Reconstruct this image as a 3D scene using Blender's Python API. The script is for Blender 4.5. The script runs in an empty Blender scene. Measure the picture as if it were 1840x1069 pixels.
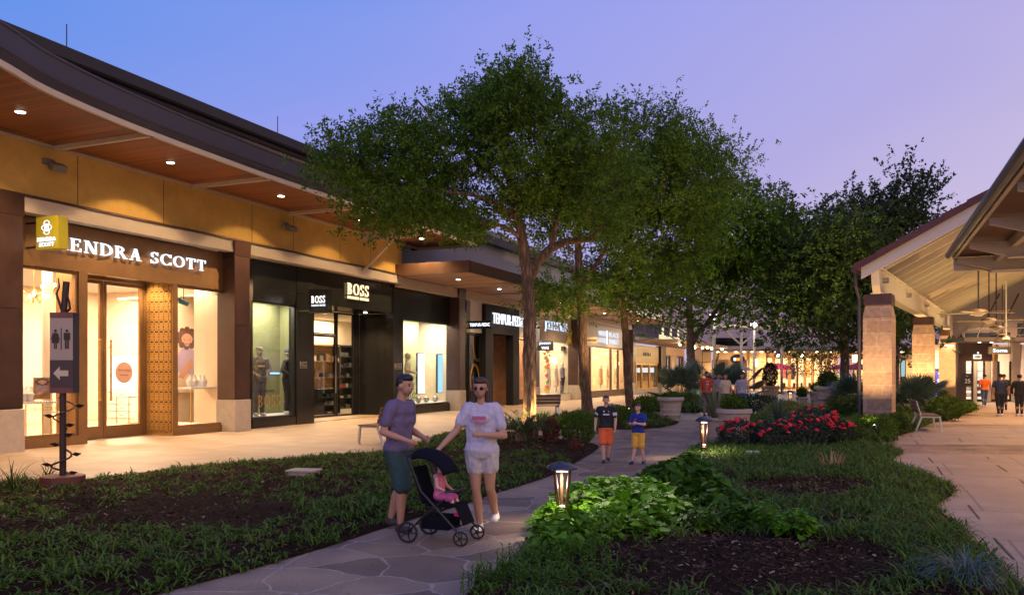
import bpy, bmesh, math, random
import numpy as np
from mathutils import Vector, Matrix, noise
from mathutils.geometry import delaunay_2d_cdt
R = math.radians
random.seed(7); rng = np.random.default_rng(7)
SC = bpy.context.scene; COL = SC.collection
# ------------------------------------------------------------------ camera
F, CX, HY, CH = 1500.0, 920.0, 670.0, 1.65
cam = bpy.data.objects.new("camera", bpy.data.cameras.new("camera")); COL.objects.link(cam)
cam.data.sensor_width = 36; cam.data.lens = F/1840*36; cam.data.shift_y = (HY-534.5)/1840
cam.location = (0, 0, CH); cam.rotation_euler = (R(90), 0, 0); cam.data.clip_end = 2000; cam.data.clip_start = .05
SC.camera = cam
# ------------------------------------------------------------------ dusk sky
W = bpy.data.worlds.new("World"); SC.world = W; W.use_nodes = True
nt = W.node_tree; nt.nodes.clear()
def N(t, **k):
    n = nt.nodes.new(t)
    for a, b in k.items(): setattr(n, a, b)
    return n
tc = N('ShaderNodeTexCoord'); sep = N('ShaderNodeSeparateXYZ'); nt.links.new(tc.outputs['Generated'], sep.inputs[0])
# afterglow lies low in the east-north-east (to the right), the blue hour above and to the left
m1 = N('ShaderNodeMath', operation='MULTIPLY_ADD'); nt.links.new(sep.outputs['X'], m1.inputs[0]); m1.inputs[1].default_value = -.45; m1.inputs[2].default_value = 0
m2 = N('ShaderNodeMath', operation='MULTIPLY_ADD'); nt.links.new(sep.outputs['Z'], m2.inputs[0]); m2.inputs[1].default_value = .95; nt.links.new(m1.outputs[0], m2.inputs[2])
m3 = N('ShaderNodeMath', operation='MULTIPLY_ADD'); nt.links.new(sep.outputs['Y'], m3.inputs[0]); m3.inputs[1].default_value = .30; nt.links.new(m2.outputs[0], m3.inputs[2]); m2 = m3
ramp = N('ShaderNodeValToRGB'); nt.links.new(m2.outputs[0], ramp.inputs[0])
def srgb(r, g, b):
    f = lambda c: (c/255/12.92) if c/255 <= .04045 else ((c/255+.055)/1.055)**2.4
    return (f(r), f(g), f(b), 1)
cr = ramp.color_ramp
stops = [(0.0, (240,204,196)), (.12, (216,196,220)), (.2, (201,188,223)), (.36, (179,172,226)), (.64, (150,159,236)), (.80, (104,147,233)), (1.0, (82,130,222))]
cr.elements[0].position = 0; cr.elements[0].color = srgb(*stops[0][1])
cr.elements[1].position = 1; cr.elements[1].color = srgb(*stops[-1][1])
for p, c in stops[1:-1]:
    e = cr.elements.new(p); e.color = srgb(*c)
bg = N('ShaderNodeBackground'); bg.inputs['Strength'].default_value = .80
# sky behind the camera, out of view, brightened as added warm fill
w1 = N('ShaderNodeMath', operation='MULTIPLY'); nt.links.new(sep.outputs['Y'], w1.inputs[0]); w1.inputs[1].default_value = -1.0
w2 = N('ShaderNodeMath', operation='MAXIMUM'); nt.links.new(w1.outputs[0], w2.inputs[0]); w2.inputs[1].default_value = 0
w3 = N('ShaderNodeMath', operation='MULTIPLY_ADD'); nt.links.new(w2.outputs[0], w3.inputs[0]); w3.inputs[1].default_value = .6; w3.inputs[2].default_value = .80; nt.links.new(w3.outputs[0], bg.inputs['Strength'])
out = N('ShaderNodeOutputWorld'); cl_ = N('ShaderNodeTexNoise'); cl_.inputs['Scale'].default_value = 2.2; cl_.inputs['Detail'].default_value = 5; cm_ = N('ShaderNodeMapping'); cm_.inputs['Scale'].default_value = (1, 1, 5); nt.links.new(tc.outputs['Generated'], cm_.inputs[0]); nt.links.new(cm_.outputs[0], cl_.inputs['Vector'])
m4 = N('ShaderNodeMath', operation='MULTIPLY_ADD'); nt.links.new(cl_.outputs[0], m4.inputs[0]); m4.inputs[1].default_value = -.09; m5 = N('ShaderNodeMath', operation='ADD'); nt.links.new(m2.outputs[0], m5.inputs[0]); m5.inputs[1].default_value = .045; nt.links.new(m5.outputs[0], m4.inputs[2]); nt.links.new(m4.outputs[0], ramp.inputs[0])
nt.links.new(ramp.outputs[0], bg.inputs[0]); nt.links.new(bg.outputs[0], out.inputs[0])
vs = SC.view_settings; vs.view_transform = 'Standard'; vs.look = 'None'; vs.exposure = .35; vs.gamma = 1
cy = SC.cycles; cy.use_denoising = True; cy.max_bounces = 6; cy.diffuse_bounces = 3; cy.glossy_bounces = 3
cy.transmission_bounces = 4; cy.transparent_max_bounces = 12; cy.caustics_reflective = False; cy.caustics_refractive = False
cy.sample_clamp_indirect = 3; cy.sample_clamp_direct = 12; cy.use_light_tree = True
try: cy.denoiser = 'OPENIMAGEDENOISE'; cy.denoising_input_passes = 'RGB_ALBEDO_NORMAL'
except Exception: pass
# ------------------------------------------------------------------ pixel helpers (photo measured once, world built in metres)
def G(px, py, z=0):                       # ground point seen at a pixel of the 1840-wide photo
    Y = (CH-z)*F/(py-HY); return ((px-CX)/F*Y, Y)
O = np.array([-10.37, 17.43]); D = np.array([.3898, .9209]); NN = np.array([.9209, -.3898])
RZL = math.atan2(NN[1], NN[0])
def Yf(px, v=0): return (16.34-v)/(D[0] - (px-CX)/F*NN[0])
def U(px, v=0):
    Y = Yf(px, v); return float(np.dot(np.array([(px-CX)/F*Y, Y])-O, D))
def Zf(px, py, v=0): return CH+(HY-py)*Yf(px, v)/F
def Vp(px, u):                            # v of the plane u = const seen at px
    a, b = -10, 12
    for _ in range(50):
        m = (a+b)/2
        w = O+u*D+m*NN
        if (CX+F*w[0]/w[1]) < px: a = m
        else: b = m
    return (a+b)/2
def LBw(u, v=0, z=0):
    w = O+u*D+v*NN; return (float(w[0]), float(w[1]), z)
def PZ(Y, py): return CH+(HY-py)*Y/F
def PX(Y, px): return (px-CX)/F*Y
# ------------------------------------------------------------------ materials
MATS = {}
def mat(name, c, rough=.6, metal=0, var=.0, vs_=3, bump=0, bs=40, emit=None, es=0, spec=.5, c2=None, coat=0, coord='Object'):
    m = bpy.data.materials.new(name); m.use_nodes = True; t = m.node_tree; b = t.nodes['Principled BSDF']
    b.inputs['Base Color'].default_value = (*c, 1); b.inputs['Roughness'].default_value = rough; b.inputs['Metallic'].default_value = metal
    b.inputs['Specular IOR Level'].default_value = spec
    if coat: b.inputs['Coat Weight'].default_value = coat; b.inputs['Coat Roughness'].default_value = .15
    if emit: b.inputs['Emission Color'].default_value = (*emit, 1); b.inputs['Emission Strength'].default_value = es
    tcn = t.nodes.new('ShaderNodeTexCoord')
    if var or c2:
        n = t.nodes.new('ShaderNodeTexNoise'); n.inputs['Scale'].default_value = vs_; n.inputs['Detail'].default_value = 6; n.inputs['Roughness'].default_value = .65
        t.links.new(tcn.outputs[coord], n.inputs['Vector'])
        r = t.nodes.new('ShaderNodeValToRGB'); r.color_ramp.elements[0].position = .3; r.color_ramp.elements[1].position = .72
        d = c2 if c2 else tuple(x*(1+var) for x in c); e = c if c2 else tuple(x*(1-var) for x in c)
        r.color_ramp.elements[0].color = (*e, 1); r.color_ramp.elements[1].color = (*d, 1)
        t.links.new(n.outputs[0], r.inputs[0]); t.links.new(r.outputs[0], b.inputs['Base Color'])
        mr = t.nodes.new('ShaderNodeMapRange'); mr.inputs['To Min'].default_value = max(0, rough-.12); mr.inputs['To Max'].default_value = min(1, rough+.12)
        t.links.new(n.outputs[0], mr.inputs['Value']); t.links.new(mr.outputs[0], b.inputs['Roughness'])
    if bump:
        n2 = t.nodes.new('ShaderNodeTexNoise'); n2.inputs['Scale'].default_value = bs; n2.inputs['Detail'].default_value = 5
        t.links.new(tcn.outputs[coord], n2.inputs['Vector'])
        bp = t.nodes.new('ShaderNodeBump'); bp.inputs['Strength'].default_value = bump; bp.inputs['Distance'].default_value = .02
        t.links.new(n2.outputs[0], bp.inputs['Height']); t.links.new(bp.outputs[0], b.inputs['Normal'])
    MATS[name] = m; return m
def emis(name, c, s):
    m = bpy.data.materials.new(name); m.use_nodes = True; t = m.node_tree; t.nodes.clear()
    e = t.nodes.new('ShaderNodeEmission'); e.inputs[0].default_value = (*c, 1); e.inputs[1].default_value = s
    o = t.nodes.new('ShaderNodeOutputMaterial'); t.links.new(e.outputs[0], o.inputs[0]); return m
def glassm(name, tint=(1, 1, 1), refl=1.0):
    m = bpy.data.materials.new(name); m.use_nodes = True; t = m.node_tree; t.nodes.clear()
    tr = t.nodes.new('ShaderNodeBsdfTransparent'); tr.inputs[0].default_value = (*tint, 1)
    g = t.nodes.new('ShaderNodeBsdfGlossy'); g.inputs['Roughness'].default_value = .02
    ge = t.nodes.new('ShaderNodeNewGeometry'); dt = t.nodes.new('ShaderNodeVectorMath'); dt.operation = 'DOT_PRODUCT'; t.links.new(ge.outputs['Incoming'], dt.inputs[0]); t.links.new(ge.outputs['Normal'], dt.inputs[1])
    def M_(op, a, b_=None):
        q = t.nodes.new('ShaderNodeMath'); q.operation = op
        if isinstance(a, float): q.inputs[0].default_value = a
        else: t.links.new(a, q.inputs[0])
        if b_ is not None: q.inputs[1].default_value = b_
        return q
    ab = M_('ABSOLUTE', dt.outputs['Value']); om = t.nodes.new('ShaderNodeMath'); om.operation = 'SUBTRACT'; om.inputs[0].default_value = 1.0; t.links.new(ab.outputs[0], om.inputs[1])
    pw = M_('POWER', om.outputs[0], 5.0); mu = t.nodes.new('ShaderNodeMath'); mu.operation = 'MULTIPLY_ADD'; mu.inputs[1].default_value = .96*refl; mu.inputs[2].default_value = .045*refl; t.links.new(pw.outputs[0], mu.inputs[0])
    mx = t.nodes.new('ShaderNodeMixShader'); t.links.new(mu.outputs[0], mx.inputs[0]); t.links.new(tr.outputs[0], mx.inputs[1]); t.links.new(g.outputs[0], mx.inputs[2])
    o = t.nodes.new('ShaderNodeOutputMaterial'); t.links.new(mx.outputs[0], o.inputs[0]); return m
def leafm(name, c1, c2, rough=.45, trans=.3, spec=.4):
    m = bpy.data.materials.new(name); m.use_nodes = True; t = m.node_tree; b = t.nodes['Principled BSDF']
    g = t.nodes.new('ShaderNodeNewGeometry'); r = t.nodes.new('ShaderNodeValToRGB')
    r.color_ramp.elements[0].color = (*c1, 1); r.color_ramp.elements[1].color = (*c2, 1)
    t.links.new(g.outputs['Random Per Island'], r.inputs[0]); t.links.new(r.outputs[0], b.inputs['Base Color'])
    b.inputs['Roughness'].default_value = rough; b.inputs['Specular IOR Level'].default_value = spec
    tl = t.nodes.new('ShaderNodeBsdfTranslucent'); t.links.new(r.outputs[0], tl.inputs[0])
    mx = t.nodes.new('ShaderNodeMixShader'); mx.inputs[0].default_value = trans
    t.links.new(b.outputs[0], mx.inputs[1]); t.links.new(tl.outputs[0], mx.inputs[2])
    t.links.new(mx.outputs[0], t.nodes['Material Output'].inputs[0]); return m
def planks(name, c, width, axis=1, gap=.06, rough=.45, rot=0):
    """timber or panel boards: dark joints every `width` metres, each board its own tone"""
    m = mat(name, c, rough); t = m.node_tree; b = t.nodes['Principled BSDF']
    tcn = t.nodes.new('ShaderNodeTexCoord'); mp = t.nodes.new('ShaderNodeMapping'); mp.inputs['Rotation'].default_value[2] = rot
    t.links.new(tcn.outputs['Object'], mp.inputs[0]); sp = t.nodes.new('ShaderNodeSeparateXYZ'); t.links.new(mp.outputs[0], sp.inputs[0])
    dv = t.nodes.new('ShaderNodeMath'); dv.operation = 'DIVIDE'; dv.inputs[1].default_value = width; t.links.new(sp.outputs[axis], dv.inputs[0])
    fr = t.nodes.new('ShaderNodeMath'); fr.operation = 'FRACT'; t.links.new(dv.outputs[0], fr.inputs[0])
    fl = t.nodes.new('ShaderNodeMath'); fl.operation = 'FLOOR'; t.links.new(dv.outputs[0], fl.inputs[0])
    wn = t.nodes.new('ShaderNodeTexWhiteNoise'); wn.noise_dimensions = '1D'; t.links.new(fl.outputs[0], wn.inputs['W'])
    no = t.nodes.new('ShaderNodeTexNoise'); mp2 = t.nodes.new('ShaderNodeMapping')
    s = [2, 2, 2]; s[axis] = 40; mp2.inputs['Scale'].default_value = s; t.links.new(mp.outputs[0], mp2.inputs[0]); t.links.new(mp2.outputs[0], no.inputs['Vector']); no.inputs['Detail'].default_value = 4
    ad = t.nodes.new('ShaderNodeMath'); ad.operation = 'ADD'; t.links.new(wn.outputs[0], ad.inputs[0]); t.links.new(no.outputs[0], ad.inputs[1])
    r = t.nodes.new('ShaderNodeValToRGB'); r.color_ramp.elements[0].position = .3; r.color_ramp.elements[1].position = 1.0
    r.color_ramp.elements[0].color = (*[x*.72 for x in c], 1); r.color_ramp.elements[1].color = (*[x*1.25 for x in c], 1)
    hv = t.nodes.new('ShaderNodeMath'); hv.operation = 'MULTIPLY'; hv.inputs[1].default_value = .6; t.links.new(ad.outputs[0], hv.inputs[0]); t.links.new(hv.outputs[0], r.inputs[0])
    lt = t.nodes.new('ShaderNodeMath'); lt.operation = 'LESS_THAN'; lt.inputs[1].default_value = gap; t.links.new(fr.outputs[0], lt.inputs[0])
    mx = t.nodes.new('ShaderNodeMixRGB'); t.links.new(lt.outputs[0], mx.inputs[0]); t.links.new(r.outputs[0], mx.inputs[1]); mx.inputs[2].default_value = (*[x*.25 for x in c], 1)
    t.links.new(mx.outputs[0], b.inputs['Base Color'])
    bp = t.nodes.new('ShaderNodeBump'); bp.invert = True; bp.inputs['Strength'].default_value = .4; bp.inputs['Distance'].default_value = .01
    t.links.new(lt.outputs[0], bp.inputs['Height']); t.links.new(bp.outputs[0], b.inputs['Normal']); return m
# ------------------------------------------------------------------ mesh builder
class MB:
    def __init__(s, org=(0, 0, 0)): s.v = []; s.f = []; s.o = org; s.k = []
    def add(s, vs_, fs):
        n = len(s.v); ox, oy, oz = s.o; s.k.append((n, len(s.f), len(vs_), len(fs)))
        s.v += [(p[0]-ox, p[1]-oy, p[2]-oz) for p in vs_]; s.f += [tuple(i+n for i in q) for q in fs]; return s
    def box(s, x0, y0, z0, x1, y1, z1):
        x0, x1 = sorted((x0, x1)); y0, y1 = sorted((y0, y1)); z0, z1 = sorted((z0, z1))
        return s.add([(x0,y0,z0),(x1,y0,z0),(x1,y1,z0),(x0,y1,z0),(x0,y0,z1),(x1,y0,z1),(x1,y1,z1),(x0,y1,z1)],
              [(0,3,2,1),(4,5,6,7),(0,1,5,4),(1,2,6,5),(2,3,7,6),(3,0,4,7)])
    def obox(s, c, size, rot=(0, 0, 0)):
        from mathutils import Euler
        M = Euler(rot).to_matrix(); c = Vector(c); vs_ = []
        for z in (-.5, .5):
            for x, y in ((-.5,-.5),(.5,-.5),(.5,.5),(-.5,.5)): vs_.append(tuple(c+M@Vector((x*size[0], y*size[1], z*size[2]))))
        return s.add(vs_, [(0,3,2,1),(4,5,6,7),(0,1,5,4),(1,2,6,5),(2,3,7,6),(3,0,4,7)])
    def bar(s, a, b, w, h=None, up=(0, 0, 1)):            # square bar from a to b
        h = h or w; a = Vector(a); b = Vector(b); d = (b-a).normalized(); r = d.cross(Vector(up))
        if r.length < 1e-4: r = d.cross(Vector((1, 0, 0)))
        r.normalize(); q = r.cross(d); vs_ = []
        for p in (a, b):
            for i, j in ((-1,-1),(1,-1),(1,1),(-1,1)): vs_.append(tuple(p+r*i*w/2+q*j*h/2))
        return s.add(vs_, [(0,3,2,1),(4,5,6,7),(0,1,5,4),(1,2,6,5),(2,3,7,6),(3,0,4,7)])
    def tube(s, pts, rad, n=8, cap=True):
        pts = [Vector(p) for p in pts]; rad = rad if hasattr(rad, '__len__') else [rad]*len(pts)
        vs_ = []; prev = None
        for i, p in enumerate(pts):
            d = (pts[min(i+1, len(pts)-1)]-pts[max(i-1, 0)]).normalized()
            if prev is None: r = d.cross(Vector((0, 0, 1)) if abs(d.z) < .9 else Vector((1, 0, 0))).normalized()
            else: r = (prev-d*prev.dot(d)).normalized()
            prev = r; q = d.cross(r)
            for k in range(n):
                a = 2*math.pi*k/n; vs_.append(tuple(p+(r*math.cos(a)+q*math.sin(a))*rad[i]))
        fs = []
        for i in range(len(pts)-1):
            for k in range(n):
                a = i*n+k; b = i*n+(k+1) % n; fs.append((a, b, b+n, a+n))
        if cap: fs.append(tuple(range(n-1, -1, -1))); fs.append(tuple(range((len(pts)-1)*n, len(pts)*n)))
        return s.add(vs_, fs)
    def lathe(s, prof, c=(0, 0, 0), n=24):
        vs_ = []; 
        for r, z in prof:
            for k in range(n):
                a = 2*math.pi*k/n; vs_.append((c[0]+r*math.cos(a), c[1]+r*math.sin(a), c[2]+z))
        fs = [(i*n+k, i*n+(k+1) % n, (i+1)*n+(k+1) % n, (i+1)*n+k) for i in range(len(prof)-1) for k in range(n)]
        fs.append(tuple(range(n-1, -1, -1))); fs.append(tuple(range((len(prof)-1)*n, len(prof)*n)))
        return s.add(vs_, fs)
    def ball(s, c, r, n=12, m=8, rot=None):
        r = r if hasattr(r, '__len__') else (r, r, r); vs_ = []; 
        for i in range(1, m):
            t = math.pi*i/m
            for k in range(n):
                a = 2*math.pi*k/n; p = Vector((r[0]*math.sin(t)*math.cos(a), r[1]*math.sin(t)*math.sin(a), r[2]*math.cos(t)))
                if rot is not None: p = rot@p
                vs_.append((c[0]+p.x, c[1]+p.y, c[2]+p.z))
        tp = Vector((0, 0, r[2])); 
        if rot is not None: tp = rot@tp
        vs_.append((c[0]+tp.x, c[1]+tp.y, c[2]+tp.z)); vs_.append((c[0]-tp.x, c[1]-tp.y, c[2]-tp.z)); T = len(vs_)-2
        fs = [(i*n+k, (i+1)*n+k, (i+1)*n+(k+1) % n, i*n+(k+1) % n) for i in range(m-2) for k in range(n)]
        fs += [(T, k, (k+1) % n) for k in range(n)] + [(T+1, (m-2)*n+(k+1) % n, (m-2)*n+k) for k in range(n)]
        return s.add(vs_, fs)
    def cap(s, a, ra, b, rb, n=10):                       # tapered capsule
        a = Vector(a); b = Vector(b); L = (b-a).length
        if L < 1e-5: return s.ball(a, ra, n, 6)
        d = (b-a)/L; pts = []; rr = []
        for t in (-.98, -.8, -.5, 0): pts.append(a+d*ra*t); rr.append(ra*math.sqrt(max(0, 1-t*t)))
        for t in (0, .5, .8, .98): pts.append(b+d*rb*t); rr.append(rb*math.sqrt(max(0, 1-t*t)))
        return s.tube(pts, rr, n)
    def prism(s, poly, z0, z1):                            # poly in xy
        n = len(poly)
        return s.add([(p[0], p[1], z0) for p in poly]+[(p[0], p[1], z1) for p in poly],
              [tuple(range(n-1, -1, -1)), tuple(range(n, 2*n))]+[(i, (i+1) % n, n+(i+1) % n, n+i) for i in range(n)])
    def slab(s, pts, off):                                 # any planar polygon thickened by vector off
        n = len(pts); o = Vector(off)
        return s.add([tuple(p) for p in pts]+[tuple(Vector(p)+o) for p in pts],
              [tuple(range(n-1, -1, -1)), tuple(range(n, 2*n))]+[(i, (i+1) % n, n+(i+1) % n, n+i) for i in range(n)])
    def quad(s, *p): return s.add(p, [tuple(range(len(p)))])
    def pieces(s):                                         # primitives that stand far apart
        A = np.array(s.v); lo = [A[a:a+c].min(0) for a, _, c, _ in s.k]; hi = [A[a:a+c].max(0) for a, _, c, _ in s.k]; n = len(s.k); g = list(range(n))
        def find(i):
            while g[i] != i: i = g[i]
            return i
        for i in range(n):
            for j in range(i):
                gap = np.linalg.norm(np.maximum(0, np.maximum(lo[i]-hi[j], lo[j]-hi[i]))); sz = max(np.linalg.norm(hi[i]-lo[i]), np.linalg.norm(hi[j]-lo[j]))
                if gap < .45*sz and find(i) != find(j): g[find(i)] = find(j)
        out = {}
        for i in range(n): out.setdefault(find(i), []).append(i)
        return list(out.values())
    def build(s, name, m, parent=None, smooth=False, bevel=0):
        if parent is not None and 1 < len(s.k) < (260 if 'letters' in name else 60):
            ps = s.pieces()
            if len(ps) > 1:
                first = None
                for q in ps:
                    b = MB()
                    for i in q:
                        a, f0, c, fc = s.k[i]; b.add(s.v[a:a+c], [tuple(x-a for x in f) for f in s.f[f0:f0+fc]])
                    b.k = [(0, 0, len(b.v), len(b.f))]; o = b.build(name, m, parent, smooth, bevel); first = first or o
                return first
        me = bpy.data.meshes.new(name); me.from_pydata(s.v, [], s.f)
        bm = bmesh.new(); bm.from_mesh(me); bmesh.ops.recalc_face_normals(bm, faces=bm.faces)
        bm.to_mesh(me); bm.free()
        if smooth:
            me.polygons.foreach_set('use_smooth', [True]*len(me.polygons))
            try: me.set_sharp_from_angle(angle=R(40))
            except Exception: pass
        me.materials.append(m); o = bpy.data.objects.new(name, me); COL.objects.link(o)
        if bevel:
            b = o.modifiers.new('bevel', 'BEVEL'); b.width = bevel; b.segments = 2; b.limit_method = 'ANGLE'
        if parent: o.parent = parent
        return o
def npmesh(name, V, k, m, parent=None, smooth=False, faces=None):
    """V (N*k,3): N separate k-gons, or faces given as flat index array of k-gons"""
    V = np.ascontiguousarray(V, dtype=np.float32).reshape(-1, 3); me = bpy.data.meshes.new(name)
    idx = np.arange(len(V), dtype=np.int32) if faces is None else np.ascontiguousarray(faces, dtype=np.int32).ravel()
    nf = len(idx)//k
    me.vertices.add(len(V)); me.vertices.foreach_set('co', V.ravel())
    me.loops.add(len(idx)); me.loops.foreach_set('vertex_index', idx)
    me.polygons.add(nf); me.polygons.foreach_set('loop_start', np.arange(nf, dtype=np.int32)*k)
    try: me.polygons.foreach_set('loop_total', np.full(nf, k, dtype=np.int32))
    except Exception: pass
    if smooth: me.polygons.foreach_set('use_smooth', np.ones(nf, dtype=bool))
    me.update(calc_edges=True); me.materials.append(m)
    o = bpy.data.objects.new(name, me); COL.objects.link(o)
    if parent: o.parent = parent
    return o
# ------------------------------------------------------------------ things
def tag(o, label=None, cat=None, group=None, kind=None):
    if label: o['label'] = label
    if cat: o['category'] = cat
    if group: o['group'] = group
    if kind: o['kind'] = kind
    return o
def thing(name, label, cat, loc=(0, 0, 0), rz=0, group=None):
    o = bpy.data.objects.new(name, None); COL.objects.link(o); o.location = loc; o.rotation_euler = (0, 0, rz); o.empty_display_size = .2
    return tag(o, label, cat, group)
def Lthing(name, label, cat, u, v=0, z=0, group=None): return thing(name, label, cat, LBw(u, v, z), RZL, group)
def dup(src, loc, rz=0, label=None, scale=None, group=None):
    def cp(o, par):
        c = o.copy(); COL.objects.link(c); c.parent = par
        for ch in o.children: cp(ch, c)
        return c
    r = cp(src, None); r.location = loc; r.rotation_euler = (0, 0, rz)
    if label: r['label'] = label
    if group: r['group'] = group
    if scale: r.scale = scale if hasattr(scale, '__len__') else (scale,)*3
    return r
LM = 1.0
def lamp(kind, loc, power, color=(1, .72, .42), parent=None, size=.1, spot=None, blend=.6, aim=None, sx=None, sy=None, name='lamp_light'):
    l = bpy.data.lights.new(name, kind); l.energy = power*LM; l.color = color
    if kind == 'AREA':
        l.shape = 'RECTANGLE'; l.size = sx or size; l.size_y = sy or size
    else: l.shadow_soft_size = size
    if kind == 'SPOT': l.spot_size = R(spot or 90); l.spot_blend = blend
    o = bpy.data.objects.new(name, l); COL.objects.link(o); o.location = loc
    d = Vector(aim) if aim else Vector((0, 0, -1))
    o.rotation_euler = d.to_track_quat('-Z', 'Y').to_euler()
    if parent: o.parent = parent
    return o
# ------------------------------------------------------------------ lettering
def textobj(s, name, m, parent, pos, right, up, width, height, depth=.02, bold=0, fit=True, font_sp=1.0):
    cu = bpy.data.curves.new('t', 'FONT'); cu.body = s; cu.size = 1; cu.offset = bold; cu.space_character = font_sp; cu.extrude = .5; cu.resolution_u = 3; cu.align_x = 'CENTER'
    t = bpy.data.objects.new('t', cu); COL.objects.link(t); bpy.context.view_layer.update()
    dg = bpy.context.evaluated_depsgraph_get(); me = bpy.data.meshes.new_from_object(t.evaluated_get(dg))
    bpy.data.objects.remove(t); V = np.array([v.co[:] for v in me.vertices])
    lo, hi = V.min(0), V.max(0); sx = width/(hi[0]-lo[0]); sy = height/(hi[1]-lo[1]) if height else sx
    r = np.array(right, float); r /= np.linalg.norm(r); u_ = np.array(up, float); u_ /= np.linalg.norm(u_); n = np.cross(r, u_)
    c = (lo+hi)/2; P = np.array(pos)+np.outer((V[:, 0]-c[0])*sx, r)+np.outer((V[:, 1]-c[1])*sy, u_)+np.outer((V[:, 2]+.5)*depth, n)
    me.vertices.foreach_set('co', P.astype(np.float32).ravel()); me.materials.clear(); me.materials.append(m); me.name = name
    o = bpy.data.objects.new(name, me); COL.objects.link(o); o.parent = parent; return o
def serif_glyph(ch):
    S = []; t, h, s = .17, .065, .055
    def rc(x0, y0, x1, y1): S.append([(x0, y0), (x1, y0), (x1, y1), (x0, y1)])
    def st(x): rc(x, 0, x+t, 1); rc(x-.07, 0, x+t+.07, s); rc(x-.07, 1-s, x+t+.07, 1)
    def dg(x0, y0, x1, y1, w): S.append([(x0, y0), (x0+w, y0), (x1+w, y1), (x1, y1)])
    def arc(cx_, cy_, rx, ry, a0, a1, tk, tn, n=14):
        for i in range(n):
            q = []
            for a, o in ((a0+(a1-a0)*i/n, 1), (a0+(a1-a0)*(i+1)/n, 1), (a0+(a1-a0)*(i+1)/n, 0), (a0+(a1-a0)*i/n, 0)):
                c, s_ = math.cos(R(a)), math.sin(R(a)); w = tn+(tk-tn)*abs(c)**1.5
                q.append((cx_+(rx-(0 if o else w))*c, cy_+(ry-(0 if o else w))*s_))
            S.append(q)
    w = .7
    if ch == 'K': st(.07); dg(.2, .42, .58, .97, .09); dg(.56, .03, .27, .52, .17); rc(.5, 1-s, .78, 1); rc(.5, 0, .84, s); w = .86
    elif ch == 'E': st(.07); rc(.2, 0, .66, h); rc(.2, 1-h, .62, 1); rc(.2, .48, .5, .48+h); rc(.6, 0, .66, .26); rc(.56, .76, .62, 1); rc(.45, .38, .5, .64); w = .72
    elif ch == 'N': rc(.13, 0, .2, 1); rc(.03, 0, .3, s); rc(.03, 1-s, .3, 1); rc(.74, 0, .81, 1); rc(.64, 1-s, .92, 1); dg(.62, 0, .12, 1, .19); w = .95
    elif ch == 'D': st(.07); arc(.24, .5, .6, .5, -90, 90, t, h, 20); w = .9
    elif ch == 'R': st(.07); arc(.24, .74, .38, .26, -90, 90, .15, h); dg(.62, .03, .3, .5, .17); rc(.56, 0, .88, s); w = .88
    elif ch == 'A': dg(.6, 0, .36, 1, .19); dg(.12, 0, .4, 1, .07); rc(.2, .32, .66, .32+h); rc(.02, 0, .27, s); rc(.54, 0, .88, s); w = .9
    elif ch == 'S':
        arc(.33, .75, .26, .25, 20, 250, .13, .075); arc(.33, .26, .28, .26, -160, 80, .14, .075); rc(.54, .72, .59, 1); rc(.05, 0, .1, .3); w = .66
    elif ch == 'C': arc(.5, .5, .46, .5, 40, 320, t, h, 24); rc(.82, .7, .87, 1); rc(.82, .03, .86, .3); w = .92
    elif ch == 'O': arc(.48, .5, .46, .5, 0, 360, t, h, 28); w = .97
    elif ch == 'T': rc(.31, 0, .31+t, 1); rc(.22, 0, .57, s); rc(.03, 1-h, .76, 1); rc(.03, .72, .08, 1); rc(.71, .72, .76, 1); w = .8
    elif ch == 'B': st(.07); arc(.24, .75, .36, .25, -90, 90, .16, h); arc(.24, .27, .42, .27, -90, 90, .17, h); w = .76
    elif ch == 'H': st(.07); st(.62); rc(.2, .47, .65, .47+h); w = .92
    elif ch == 'U': rc(.14, .25, .14+t, 1); rc(.07, 1-s, .38, 1); rc(.68, .25, .75, 1); rc(.58, 1-s, .85, 1); arc(.445, .3, .305, .3, 180, 360, .15, h); w = .92
    elif ch == 'G': arc(.5, .5, .46, .5, 40, 320, t, h, 24); rc(.68, .05, .68+t, .45); rc(.58, .4, .93, .4+s); rc(.82, .7, .87, 1); w = .98
    elif ch == ' ': w = .42
    return S, w
def seriftext(s, name, m, parent, pos, right, up, width, height, depth=.03):
    """pos = left end of the baseline"""
    G_ = []; x = 0
    for ch in s:
        S, w = serif_glyph(ch)
        G_ += [[(a+x, b) for a, b in p] for p in S]; x += w+.11
    x -= .11; sx = width/x; r = Vector(right).normalized(); u_ = Vector(up).normalized(); n = r.cross(u_); mb = MB(); p0 = Vector(pos)
    for i, p in enumerate(G_):
        mb.slab([p0+r*a*sx+u_*b*height for a, b in p], n*(depth+(i % 7)*.0006))
    return mb.build(name, m, parent)
# ------------------------------------------------------------------ shared materials
bronze = mat('bronze_panel', (.25,.14,.06), .45, .5, var=.12, vs_=2)
dkbronze = mat('dark_bronze', (.085,.045,.03), .45, .5, var=.15, vs_=2)
pier_m = mat('pier_cladding', (.055,.026,.020), .42, .25, var=.35, vs_=1.4)
stucco = mat('ochre_stucco', (.66,.42,.11), .85, var=.16, vs_=1.5, bump=.25, bs=60)
lintel_m = mat('cream_lintel', (.60,.52,.42), .8, var=.06, vs_=2)
stone_b = mat('pier_base_stone', (.42,.36,.30), .85, var=.12, vs_=6, bump=.3)
roofm = mat('dark_roof_metal', (.016,.013,.020), .5, .3, var=.15, vs_=1)
gutter_m = mat('gutter_metal', (.048,.043,.062), .6, .1, var=.12, vs_=.8)
cream_steel = mat('cream_painted_steel', (.58,.50,.38), .55, var=.06, vs_=3)
black_m = mat('black_gloss_panel', (.012,.012,.012), .22, var=.3, vs_=2)
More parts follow.
